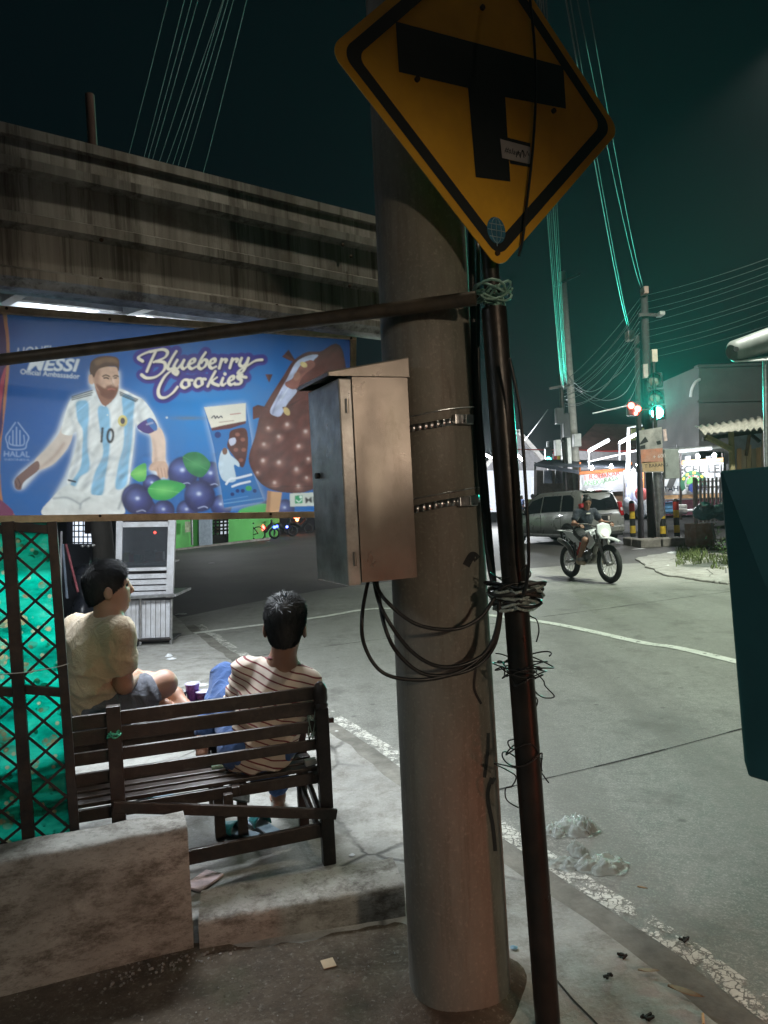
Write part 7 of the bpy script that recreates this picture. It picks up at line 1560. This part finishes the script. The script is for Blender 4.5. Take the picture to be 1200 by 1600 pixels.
tag(struct(mb.build('grass', GRASS), 'stuff'), 'rough green grass and weeds on the far verge', 'grass')
LEAFM = mat('weed_leaf', (.06,.13,.03), .6, var=.4, bump=0)
for k, (px, py, lb) in enumerate(((1122,838,'leafy weed below the tarpaulin bundle'), (1112,862,'leafy weed among the grass in front of the concrete block'), (1131,872,'leafy weed at the edge of the dark cabinet'))):
    c = base(px, py); th = thing('weed', lb, 'plant', tuple(c)); rr = random.Random(k)
    mb = MB(); mb.tube([c, c+UP*.3], .008, 5); mb.build('stem', LEAFM, th); mb = MB()
    for i in range(60):
        a = rr.uniform(0, 6.28); p = c+Vector((rr.gauss(0,.10), rr.gauss(0,.10), rr.uniform(.03,.42))); d = Vector((math.cos(a), math.sin(a), rr.uniform(-.3,.5)))*rr.uniform(.06,.11); w_ = Vector((-math.sin(a), math.cos(a), 0))*.025
        mb.add([p, p+d*.5+w_, p+d, p+d*.5-w_], [(0,1,2,3)])
    mb.build('foliage', LEAFM, th)
def crumple(name, c, sx, sy, sz, m1, label, cat, seed=0, n=26, parent=None):
    rr = random.Random(seed); mb = MB(); vs = []
    for i in range(n+1):
        for j in range(n+1):
            u, v = i/n*2-1, j/n*2-1; rad = math.hypot(u, v); q = Vector((u*3+seed, v*3, seed*1.7))
            e = max(0, 1-rad**3)
            z = e*(.35+.75*abs(mnoise.noise(q*1.1))+.30*abs(mnoise.noise(q*2.6)))*sz
            wv = 1+.35*mnoise.noise(Vector((math.atan2(v,u)*1.5, seed, 0)))
            k = (1 if rad < 1e-6 else max(abs(u),abs(v))/rad)
            vs.append(Vector(c)+Vector((u*k*sx*wv+.02*mnoise.noise(q*2.7)*sx*8*.2, v*k*sy*wv, .004+max(0,z))))
    mb.add(vs, [(i*(n+1)+j,(i+1)*(n+1)+j,(i+1)*(n+1)+j+1,i*(n+1)+j+1) for i in range(n) for j in range(n)]); o = mb.build(name, m1, parent, smooth=True)
    if label: tag(o, label, cat)
    return o
PAPER = mat('white_litter', (.62,.63,.64), .7, var=.15, bump=.3)
crumple('plastic_scrap', base(1053,866), .22,.30,.08, PAPER, 'crumpled white plastic scrap at the edge of the grass', 'litter', 1, 14); crumple('paper_scrap', base(1042,886), .10,.10,.05, PAPER, 'small white paper ball on the road before the grass', 'litter', 2, 12)
crumple('paper_scrap', base(1031,887), .07,.05,.02, PAPER, 'flat white paper scrap left of the paper ball', 'litter', 3, 10); crumple('paper_scrap', base(998,858), .20,.06,.02, PAPER, 'thin pale strip of litter on the road by the kerb island', 'litter', 4, 10)
for k, (px, py, s, lb) in enumerate(((264,1026,.035,'white paper ball on the pavement in front of the cart'), (268,1030,.045,'flat white scrap beside the paper ball near the cart'), (316,1071,.05,'pinkish paper scrap lying just beyond the purple cups'))): crumple('paper_scrap', gr(px,py,0), s*1.2, s, .02 if k else .04, PAPER, lb, 'litter', 20+k, 10)
for k, (px, py) in enumerate(((420,846),(283,960),(446,945),(330,880))): crumple('road_litter', base(px,py), .10,.06,.02, PAPER, ['white litter speck far across the side road','pale litter scrap by the kerb corner','tiny litter scrap on the dark asphalt above the striped man','litter speck on the asphalt right of the cart'][k], 'litter', 30+k, 8)

# ---- left background: cart, trunk, grille, dark yard, shops
ct = thing('vendor_cart', 'white wooden vendor cart with a glass display under the banner', 'cart', tuple(gr(228,1006)))
WPA = mat('white_cart_paint', (.62,.63,.66), .5, var=.12, bump=.15, dirt=(.25,.22,.20), ds=4, damt=.6); CY = 9.0
def cx(px, py, o=0.0): p = at(px, py, CY+o); return p
CGL = mat('cart_glass', (.30,.34,.38), .08, var=0, bump=0, trans=.85, ior=1.15)
for nm, (x0,y0,x1,y1,x2,y2,x3,y3) in (('corner_post',(180,938,189,938,192,780,182,780)), ('corner_post',(259,934,270,934,275,778,264,778)), ('top_panel',(190,824,263,823,264,815,191,816)), ('sill_panel',(189,893,261,891,261,886,189,888))):
    slab(nm, [(x0,y0,CY),(x1,y1,CY),(x2,y2,CY),(x3,y3,CY)], (0,.05,0), WPA, ct)
slab('header_board', [(190,814,CY+.01),(264,813,CY+.01),(264,775,CY+.01),(190,776,CY+.01)], (0,.03,0), SBLK, ct)
slab('display_glass', [(190,887,CY+.02),(261,885,CY+.02),(262,823,CY+.02),(191,824,CY+.02)], (0,.006,0), CGL, ct)
for i in range(4): slab('drawer_board', [(189,905+i*9.3,CY+.01),(260,903+i*9.3,CY+.01),(260,896+i*9.3,CY+.01),(189,898+i*9.3,CY+.01)], (0,.03,0), WPA, ct)
slab('counter_edge', [(176,938,CY-.10),(275,932,CY-.10),(275,928,CY-.10),(176,934,CY-.10)], (0,.7,0), GALV, ct)
for i in range(11): x = 182+i*7.7; slab('base_plank', [(x,1000-i*.2,CY),(x+6.7,1000-i*.2,CY),(x+6.9,938,CY),(x+.2,938,CY)], (0,.025,0), WPA, ct)
for x0, x1 in ((180,182),(219,219),(267,268)): tubeobj('frame_bar', [cx(x0,1008,-.03), cx(x1,936,-.03)], .018, GALV, ct)
tubeobj('bottom_bar', [cx(180,1002,-.03), cx(268,998,-.03)], .022, DARKMET, ct); slab('underside_box', [(200,1016,CY+.1),(266,1010,CY+.1),(266,1000,CY+.1),(200,1004,CY+.1)], (0,.5,0), BLKP, ct)
slab('back_board', [(186,930,CY+.62),(266,928,CY+.62),(268,780,CY+.62),(188,782,CY+.62)], (0,.03,0), mat('cart_inside', (.28,.25,.27), .7, var=.3), ct); slab('shelf', [(190,884,CY+.05),(261,882,CY+.05),(261,879,CY+.05),(190,881,CY+.05)], (0,.55,0), WPA, ct)
for k, (px, c_, w_, h_) in enumerate(((197,(.55,.40,.05),.10,.14),(206,(.50,.10,.05),.09,.10),(216,(.10,.30,.30),.08,.10),(236,(.12,.12,.14),.12,.20),(250,(.3,.12,.08),.10,.16))): boxobj('packet', at(px,872,CY+.35), (w_,.08,h_), mat('packet_%d' % k, c_, .4, var=.4, vs=30), ct)
mb = MB(); mb.lathe([(.001,-.02),(.02,0),(.001,.02)], at(242,832,CY+.2), 10, caps=False); mb.build('red_pilot_lamp', emat('red_pilot', (1,.05,.03), 12), ct, smooth=True)
wc = cx(206,1012,-.06); mb = MB(); mb.tube([wc+Vector((.07*math.cos(a), -.0, .07*math.sin(a)+.04)) for a in np.linspace(0, 6.2832, 20)], .012, 6, False); cw = mb.build('castor_wheel', BLKP, ct, smooth=True)
tk = thing('tree', 'dark tree trunk standing behind the seated man by the cart', 'tree', tuple(at(165,1000,10.4)))
BARK = mat('dark_bark', (.045,.04,.035), .9, var=.4, vs=6, bump=.8, bs=14, stretch=(1,1,.3)); p0 = at(166,985,10.4); tubeobj('trunk', [Vector((p0.x,p0.y,-.1)), Vector((p0.x+.03,p0.y,1.0)), Vector((p0.x-.02,p0.y,2.2)), Vector((p0.x+.1,p0.y+.1,4.2))], [.19,.15,.14,.11], BARK, tk, 14)
mb = MB(); rr = random.Random(4)
for i in range(1500):
    q = Vector((p0.x-.3+rr.gauss(0,.9), p0.y+.5+rr.gauss(0,.9), 5.0+rr.gauss(0,.55))); a = rr.uniform(0, 6.28); d = Vector((math.cos(a), math.sin(a), rr.uniform(-.6,.2)))*.16; w_ = Vector((-math.sin(a), math.cos(a), .1))*.045; mb.add([q, q+d*.5+w_, q+d, q+d*.5-w_], [(0,1,2,3)])
mb.build('crown', LEAFM, tk)
for k in range(4): 
    a = k*1.6; tubeobj('limb', [Vector((p0.x+.08,p0.y+.08,3.9)), Vector((p0.x-.1+.7*math.cos(a), p0.y+.4+.7*math.sin(a), 5.0))], [.06,.02], BARK, tk, 8)
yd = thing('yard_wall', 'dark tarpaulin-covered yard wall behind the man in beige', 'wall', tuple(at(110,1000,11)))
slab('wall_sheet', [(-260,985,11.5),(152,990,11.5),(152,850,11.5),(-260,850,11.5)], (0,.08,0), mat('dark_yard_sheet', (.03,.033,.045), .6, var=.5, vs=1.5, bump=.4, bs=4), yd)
for k, (x0,y0,x1,y1,c_) in enumerate(((105,935,98,850,(.20,.25,.32)), (122,925,103,850,(.32,.08,.10)), (96,830,94,960,(.4,.4,.42)))): tag(tubeobj('pole_stick', [at(x0,y0,9.8), at(x1,y1,9.8)], .016, mat('stick_%d' % k, c_, .5)), ['grey stick leaning in the dark yard behind the beige man','red stick leaning in the dark yard behind the beige man','pale upright stick next to the trellis edge'][k], 'stick')
bk = thing('parked_bicycles', 'dark tangle of a parked motorcycle in front of the lit grille', 'motorcycle', tuple(at(138,960,10.2)), local=False)
S = SDF(); c = np.array(at(136,905,10.3)); S.ell(c, (.18,.3,.22), None, .08); S.ell(c+V3(.02,0,-.45), (.2,.4,.3), None, .1); S.cone(c+V3(-.22,0,.16), c+V3(.22,0,.16), .03, .03, .03); S.mesh('fairing', .03, mat('dark_fairing', (.02,.022,.03), .3, var=.3), bk)
tubeobj('stand', [Vector(c)-UP*.6, Vector((c[0],c[1],0))], .08, BLKP, bk)
for px, py in ((129,853),(138,853),(145,852)): mb = MB(); mb.lathe([(.001,-.025),(.035,0),(.001,.025)], at(px,py,10.0), 10, caps=False); mb.build('chrome_cap', STEELBAND, bk, smooth=True)
LITW = emat('lit_room', (.75,.85,1.0), .85)
gw = thing('lit_grille_window', 'lit white window behind a dark lattice grille left of the trunk', 'window', tuple(at(132,845,16)))
slab('pane', [(114,850,16.2),(146,850,16.2),(146,806,16.2),(114,806,16.2)], (0,.03,0), LITW, gw)
rr = random.Random(9)
for k in range(5): x = 116+k*7; tubeobj('grille_bar', [at(x,851,16), at(x,806,16)], .014, BLKP, gw, 5)
for k in range(5): y = 812+k*9; tubeobj('grille_bar', [at(113,y,16), at(147,y,16)], .014, BLKP, gw, 5)
slab('brick_pier', [(132,834,15.9),(145,834,15.9),(145,806,15.9),(132,806,15.9)], (0,.1,0), mat('brown_pier', (.20,.13,.11), .9), gw); slab('surround', [(104,990,16.4),(160,990,16.4),(160,780,16.4),(104,780,16.4)], (0,.1,0), mat('dark_surround', (.02,.022,.03), .8), gw)
# shops across the side road
shp = thing('green_shop', 'green painted shopfront across the side road below the banner', 'shop', tuple(at(340,848,38)))
GRS = mat('green_wall_paint', (.10,.42,.09), .7, var=.2, vs=.6, bump=.1); 
slab('wall', [(255,861,31.8),(325,853,34.5),(325,740,34.5),(255,740,31.8)], (0,4,0), GRS, shp); slab('column', [(311,856,33.6),(329,853,34.0),(328,740,34.0),(310,740,33.6)], (0,.4,0), mat('blue_grey_column', (.30,.36,.42), .7, var=.2), shp)
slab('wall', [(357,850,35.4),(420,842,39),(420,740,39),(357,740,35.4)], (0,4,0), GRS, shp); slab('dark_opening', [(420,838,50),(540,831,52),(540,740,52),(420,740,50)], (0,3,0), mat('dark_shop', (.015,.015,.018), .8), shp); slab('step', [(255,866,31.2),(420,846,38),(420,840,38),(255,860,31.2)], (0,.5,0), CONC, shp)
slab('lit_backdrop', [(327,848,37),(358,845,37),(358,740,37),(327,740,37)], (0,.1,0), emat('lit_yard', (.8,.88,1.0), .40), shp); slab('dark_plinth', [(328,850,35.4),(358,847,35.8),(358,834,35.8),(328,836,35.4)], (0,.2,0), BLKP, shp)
slab('poster', [(289,832,32.6),(298,831,32.9),(298,815,32.9),(289,815,32.6)], (0,.03,0), mat('shop_poster', (.35,.40,.25), .7, var=.4, vs=6), shp); slab('brown_patch', [(329,834,36),(342,833,36),(342,822,36),(329,822,36)], (0,.05,0), mat('brown_board', (.25,.17,.13), .8), shp)
for x in (331,337,343,349,355): tubeobj('gate_bar', [at(x,838,35.6), at(x,780,35.6)], .045, DARKMET, shp, 5)
for y in (814,819,825,830): tubeobj('gate_bar', [at(328,y,35.6), at(358,y-2,35.6)], .045, DARKMET, shp, 5)
tubeobj('drain_pipe', [at(300,852,32.6), at(299,780,32.6)], .05, GALV, shp)
bulb(at(335,742,29.5), 110, 'added bare bulb hidden behind the banner, lighting the green shopfront')  # bulb added out of sight to brighten the green wall
# bicycle and the far motorcycles with lit lamps
bcy = thing('bicycle', 'bicycle ridden past the green shop across the side road', 'bicycle', tuple(base(380,846)))
bo = base(378,846)
for dx in (-.1, .85): 
    mb = MB(); c = bo+Vector((dx,0,.36)); mb.tube([c+Vector((.34*math.cos(a),0,.34*math.sin(a))) for a in np.linspace(0,6.2832,26)], .028, 6, False); mb.build('wheel', TYRE, bcy, smooth=True)
for a, b in (((-.1,.36),(.05,.95)), ((.05,.85),(.45,.30)), ((.05,.85),(.55,.80)), ((.45,.30),(.55,.85)), ((.45,.30),(.85,.36)), ((.55,.80),(.85,.36))): tubeobj('frame_tube', [bo+Vector((a[0],0,a[1])), bo+Vector((b[0],0,b[1]))], .025, BLKP, bcy, 6)
tubeobj('handlebar', [bo+Vector((.03,-.25,.98)), bo+Vector((.03,.25,.98))], .02, BLKP, bcy, 6); boxobj('saddle', bo+Vector((.55,0,.90)), (.25,.14,.06), BLKP, bcy, bevel=.02)
def far_bike(px, py, lb, lamps):
    o = base(px, py); th = thing('motorcycle', lb, 'motorcycle', tuple(o), 'motorcycles with lit lamps across the side road')
    for dx in (-.62,.62): mb = MB(); c = o+Vector((dx,0,.30)); mb.tube([c+Vector((.25*math.cos(a),0,.25*math.sin(a))) for a in np.linspace(0,6.2832,20)], .06, 6, False); mb.build('wheel', TYRE, th, smooth=True)
    S = SDF(); q = np.array(o); S.chain([q+V3(-.55,0,.62),q+V3(-.1,0,.66),q+V3(.15,0,.45),q+V3(.5,0,.80)], [.09,.13,.10,.09], .08); S.cone(q+V3(.5,-.28,.98), q+V3(.5,.28,.98), .03, .03, .03); S.cone(q+V3(.5,0,.8), q+V3(.5,0,.98), .06, .05, .04); S.mesh('body', .035, HOUS, th)
    for k, (dx, z, r, cl, st_) in enumerate(lamps):
        m1 = emat('bike_lamp', cl, st_); mb = MB(); mb.lathe([(r,0),(r*.7,.03),(.001,.045)], o+Vector((dx,-.18,z)), 14, rot('X', 90), caps=False); mb.build('lamp', m1, th, smooth=True)
far_bike(411,843,'motorcycle with a glowing red lamp and blue side lamps across the side road',[(.0,.62,.16,(1,.04,.03),14),(-.75,.50,.07,(.05,.10,1),9),(-.78,.72,.06,(.1,.2,1),9),(.66,.62,.08,(.05,.08,1),8)])
far_bike(440,839,'dark motorcycle with small blue lamps next to the red-lamped one',[(-.2,.60,.08,(.05,.08,1),7),(.35,.55,.07,(.1,.15,1),7)])
far_bike(466,834,'motorcycle with a bright orange-red tail lamp nearest the meter box',[(-.1,1.05,.13,(1,.12,.05),14),(.12,1.05,.12,(1,.12,.05),14),(.0,.85,.10,(1,.3,.1),6)])
# ---- dark cabinet at the right edge
cb = thing('roadside_cabinet', 'dark blue-green metal cabinet cutting into the right edge', 'cabinet', tuple(at(1240,1150,1.75)))
CBM = mat('dark_teal_paint', (.02,.11,.125), .45, .2, var=.2, vs=2, bump=.08)
fq = [(1125,736,1.86),(1163,1190,1.86),(1170,1214,1.86),(1330,1262,1.62),(1330,716,1.62)]
mb = MB(); mb.prism(P4(fq), (.10,.20,0)); mb.build('shell', CBM, cb, bevel=.006)
pp = at(1292,1000,1.80); tubeobj('mounting_post', [Vector((pp.x,pp.y,-.1)), Vector((pp.x,pp.y,1.75))], .035, DARKMET, cb)
# ---- clear plastic bags on the road edge, leaves and butts
m = NM('clear_plastic_film'); m.base((.62,.68,.64)); m.rough(.30); m.p(Transmission_Weight=.6, IOR=1.2, Alpha=.58, Specular_IOR_Level=.8); m.bump(m.noise(18, 4, .6), .5, .02); BAGM = m.mat
pbg = thing('plastic_bag', 'crumpled clear plastic bags lying on the worn edge line', 'plastic bag', tuple(base(918,1340)))
for k, (px, py, sx, sy, sz) in enumerate(((900,1296,.11,.10,.085), (868,1300,.06,.07,.05), (902,1330,.045,.07,.05), (940,1356,.12,.075,.065), (885,1352,.08,.06,.035), (915,1300,.05,.05,.10))): crumple('film_fold', base(px,py), sx, sy, sz, BAGM, None, None, 60+k, 30, pbg)
LFM = mat('dry_leaf', (.20,.125,.065), .7, var=.3, vs=20, bump=.3)
def leaf(px, py, L, ang, label, m1=LFM, z=0.004, wd=.28):
    c = gr(px, py, z); R_ = rot('Z', ang); pts = []
    for t in np.linspace(0, 1, 9): pts.append((t-.5, wd*math.sin(math.pi*t)**.8*.5))
    cv = lambda x: .012+.10*L*4*x*x*.5; vs = []
    for x, y in pts: vs += [c+R_ @ Vector((x*L, y*L, cv(x)+.10*y*L)), c+R_ @ Vector((x*L, .06*L*math.sin(x*3), cv(x)-.004)), c+R_ @ Vector((x*L, -y*L, cv(x)+.18*y*L))]
    mb = MB(); mb.add(vs, [(3*i+k,3*i+3+k,3*i+4+k,3*i+1+k) for i in range(8) for k in range(2)]); o = mb.build('dry_leaf', m1, smooth=True); so = o.modifiers.new('s','SOLIDIFY'); so.thickness = .001; return tag(o, label, 'leaf')
leaf(1072,1556,.11,-38,'long tan leaf lying in the gutter near the bottom right'); leaf(1014,1522,.07,-12,'pale curled leaf on the pavement edge above the tan leaf', mat('pale_leaf', (.28,.24,.17), .8)); leaf(1004,1391,.04,-30,'tiny tan leaf on the road beyond the worn line')
mb = MB(); a, b = gr(1098,1584,.008), gr(1099,1600,.008); mb.tube([a,b], .004, 8); tag(mb.build('cigarette_butt', mat('butt_paper', (.62,.42,.22), .7), smooth='auto'), 'orange cigarette butt in the gutter at the bottom edge', 'cigarette')
CHAR = mat('charred_scrap', (.015,.014,.013), .8)
for k, (px, py, s) in enumerate(((1069,1469,.030),(972,1493,.026),(951,1526,.024),(1011,1590,.030))): 
    rr = random.Random(k); mb = MB(); c = gr(px,py,.008 if k else RZ0+.012)
    for i in range(5): mb.box(c+Vector((rr.uniform(-1,1)*s*.5,rr.uniform(-1,1)*s*.3,rr.uniform(0,.004))), (s*rr.uniform(.3,.9),s*rr.uniform(.12,.3),.007), rot('Z',rr.uniform(-50,50)) @ rot('Y',rr.uniform(-20,20)))
    tag(mb.build('dark_scrap', CHAR), ['black scrap lying on the worn white edge line','black scrap on the pavement just above the slab corner','black twig-like scrap on the slab near the sign post','black scrap at the bottom edge left of the cigarette butt'][k], 'litter')
mb = MB(); c = gr(513,1505,.008); mb.box(c, (.045,.05,.002), rot('Z', 20)); tag(mb.build('cardboard_scrap', mat('tan_card', (.42,.32,.20), .8)), 'small tan cardboard square on the soil before the low wall', 'litter')
mb = MB(); c = gr(318,1376,.01); mb.box(c, (.10,.15,.012), rot('Z', -28)); tag(mb.build('drink_sachet', mat('red_white_sachet', (.55,.42,.42), .5, var=.4, vs=14), bevel=.004), 'red and white sachet on the ground under the bench', 'litter')
for k, (px, py, lb) in enumerate(((803,1482,'blue scrap of plastic beside the concrete pole'), (550,1337,'tiny silver scrap near the low wall end'), (526,1143,'pale scrap on the road edge beyond the bench'))): crumple('scrap', gr(px,py,.003), .014,.012,.006, mat('scrap_%d' % k, ((.10,.22,.30),(.5,.52,.55),(.5,.5,.48))[k], .5), lb, 'litter', 80+k, 8)
# slab joint in the near pavement
jp = [gr(x,y,.003) for x,y in ((868,1530),(895,1562),(925,1592),(980,1650))]; mb = MB()
for i in range(3): q = (jp[i+1]-jp[i]).normalized().cross(UP)*.004; mb.quad(jp[i]-q, jp[i+1]-q, jp[i+1]+q, jp[i]+q)
mb.build('slab_joint', jm, pave)

# ---------------------------------------------------------------- street lamps and added fill lamps (just outside the picture, lighting road and fronts)
def street_lamp(head, base_xy, power, col, label, spot=150, target=None):
    b = Vector((base_xy[0], base_xy[1], 0)); th = thing('street_lamp', label, 'street lamp', tuple(b)); top = Vector((b.x, b.y, head.z+.15))
    tubeobj('post', [b, top], [.09,.06], GALV, th, 12); tubeobj('arm', [top, (top+head)/2+UP*.12, head+UP*.06], .035, GALV, th, 10); d = (head-top); d.z = 0; d.normalize()
    mb = MB(); mb.bar(head-d*.25+UP*.06, head+d*.3+UP*.06, .22, .09); lh = mb.build('lamp_head', PB, th, bevel=.02)
    mb = MB(); mb.bar(head-d*.2, head+d*.25, .17, .01); mb.build('diffuser', emat('lamp_diffuser', col, 6), lh)
    l = light('street_light', 'SPOT', tuple(head-UP*.06), power, col, .15, target=target or tuple(head-UP), spot=spot); l.parent = th; l.matrix_parent_inverse = Matrix.Translation(-WORLDP[th.name])
street_lamp(STREET, (10.2, 8.6), 2050, (.84,1.0,.80), 'street lamp standing right of the frame over the concrete road', 116)
street_lamp(JUNC, (10.8, 12.2), 3600, (.96,1.0,.88), 'street lamp standing right of the frame lighting the junction', 104, (7,21,0))
street_lamp(WARM, (pole_c(0).x+.02, pole_c(0).y+.19), 130, (1.0,.90,.70), 'warm street lamp on an arm high up the concrete pole', 170)
street_lamp(Vector((2.2,-2.6,2.7)), (3.6,-3.6), 190, (1.0,.80,.58), 'added low warm fill lamp on a post behind the viewpoint', 43, (-.45,2.6,.75))  # unseen fill light added for wall, pole and box
rl = thing('added_box_lamp', 'added small orange spot lamp right of the viewpoint, aimed at the meter box', 'lamp', (3.3,-.7,0))  # added unseen spot that puts a warm highlight on the meter box
tubeobj('post', [(3.3,-.7,0), (3.3,-.7,2.05)], .03, DARKMET, rl); mb = MB(); mb.lathe([(.03,0),(.10,.12),(.10,.14)], (3.3,-.7,2.1), 16, (Vector((0.03,2.1,1.72))-Vector((3.3,-.7,2.1))).to_track_quat('Z','Y').to_matrix(), caps=False); mb.build('shade', DARKMET, rl, smooth=True)
l = light('added_box_light', 'SPOT', (3.22,-.63,2.09), 40, (1.0,.76,.58), .07, target=(.05,2.1,1.90), spot=9); l.parent = rl; l.matrix_parent_inverse = Matrix.Translation(-WORLDP[rl.name])
wl = thing('added_red_lantern', 'added red lantern on a short stand right of the cabinet, for the red light', 'lantern', (1.95,.62,RZ0))  # lantern made up as the source of red light on pole and road
tubeobj('stand', [(1.95,.62,RZ0), (1.95,.62,.62)], .02, DARKMET, wl); mb = MB(); mb.lathe([(.20,0),(.18,.03),(.03,.05)], (1.95,.62,RZ0), 16); mb.build('foot', DARKMET, wl)
mb = MB(); mb.lathe([(.06,0),(.075,.05),(.075,.14),(.05,.19)], (1.95,.62,.62), 16); mb.build('globe', emat('lantern_glow', (1.0,.16,.07), 8.0), wl, smooth=True)
l = light('added_red_light', 'SPOT', (1.86,.74,.66), 17, (1.0,.20,.10), .08, target=(.55,2.4,.15), spot=52); l.parent = wl; l.matrix_parent_inverse = Matrix.Translation(-WORLDP[wl.name])
# ---------------------------------------------------------------- night haze that carries the glow of the signal
mb = MB(); mb.box((0,32,7), (150,100,16.5)); hz = mb.build('haze', None); hz['kind'] = 'stuff'; hz['label'] = 'thin night haze over the street'; hz['category'] = 'haze'
hm_ = bpy.data.materials.new('haze'); hm_.use_nodes = True; nt = hm_.node_tree; nt.nodes.remove(nt.nodes['Principled BSDF']); pv = nt.nodes.new('ShaderNodeVolumePrincipled')
pv.inputs['Color'].default_value = (.9,.95,1,1); pv.inputs['Density'].default_value = HAZE; pv.inputs['Anisotropy'].default_value = .55; nt.links.new(pv.outputs[0], nt.nodes['Material Output'].inputs['Volume'])
hz.data.materials.clear(); hz.data.materials.append(hm_)
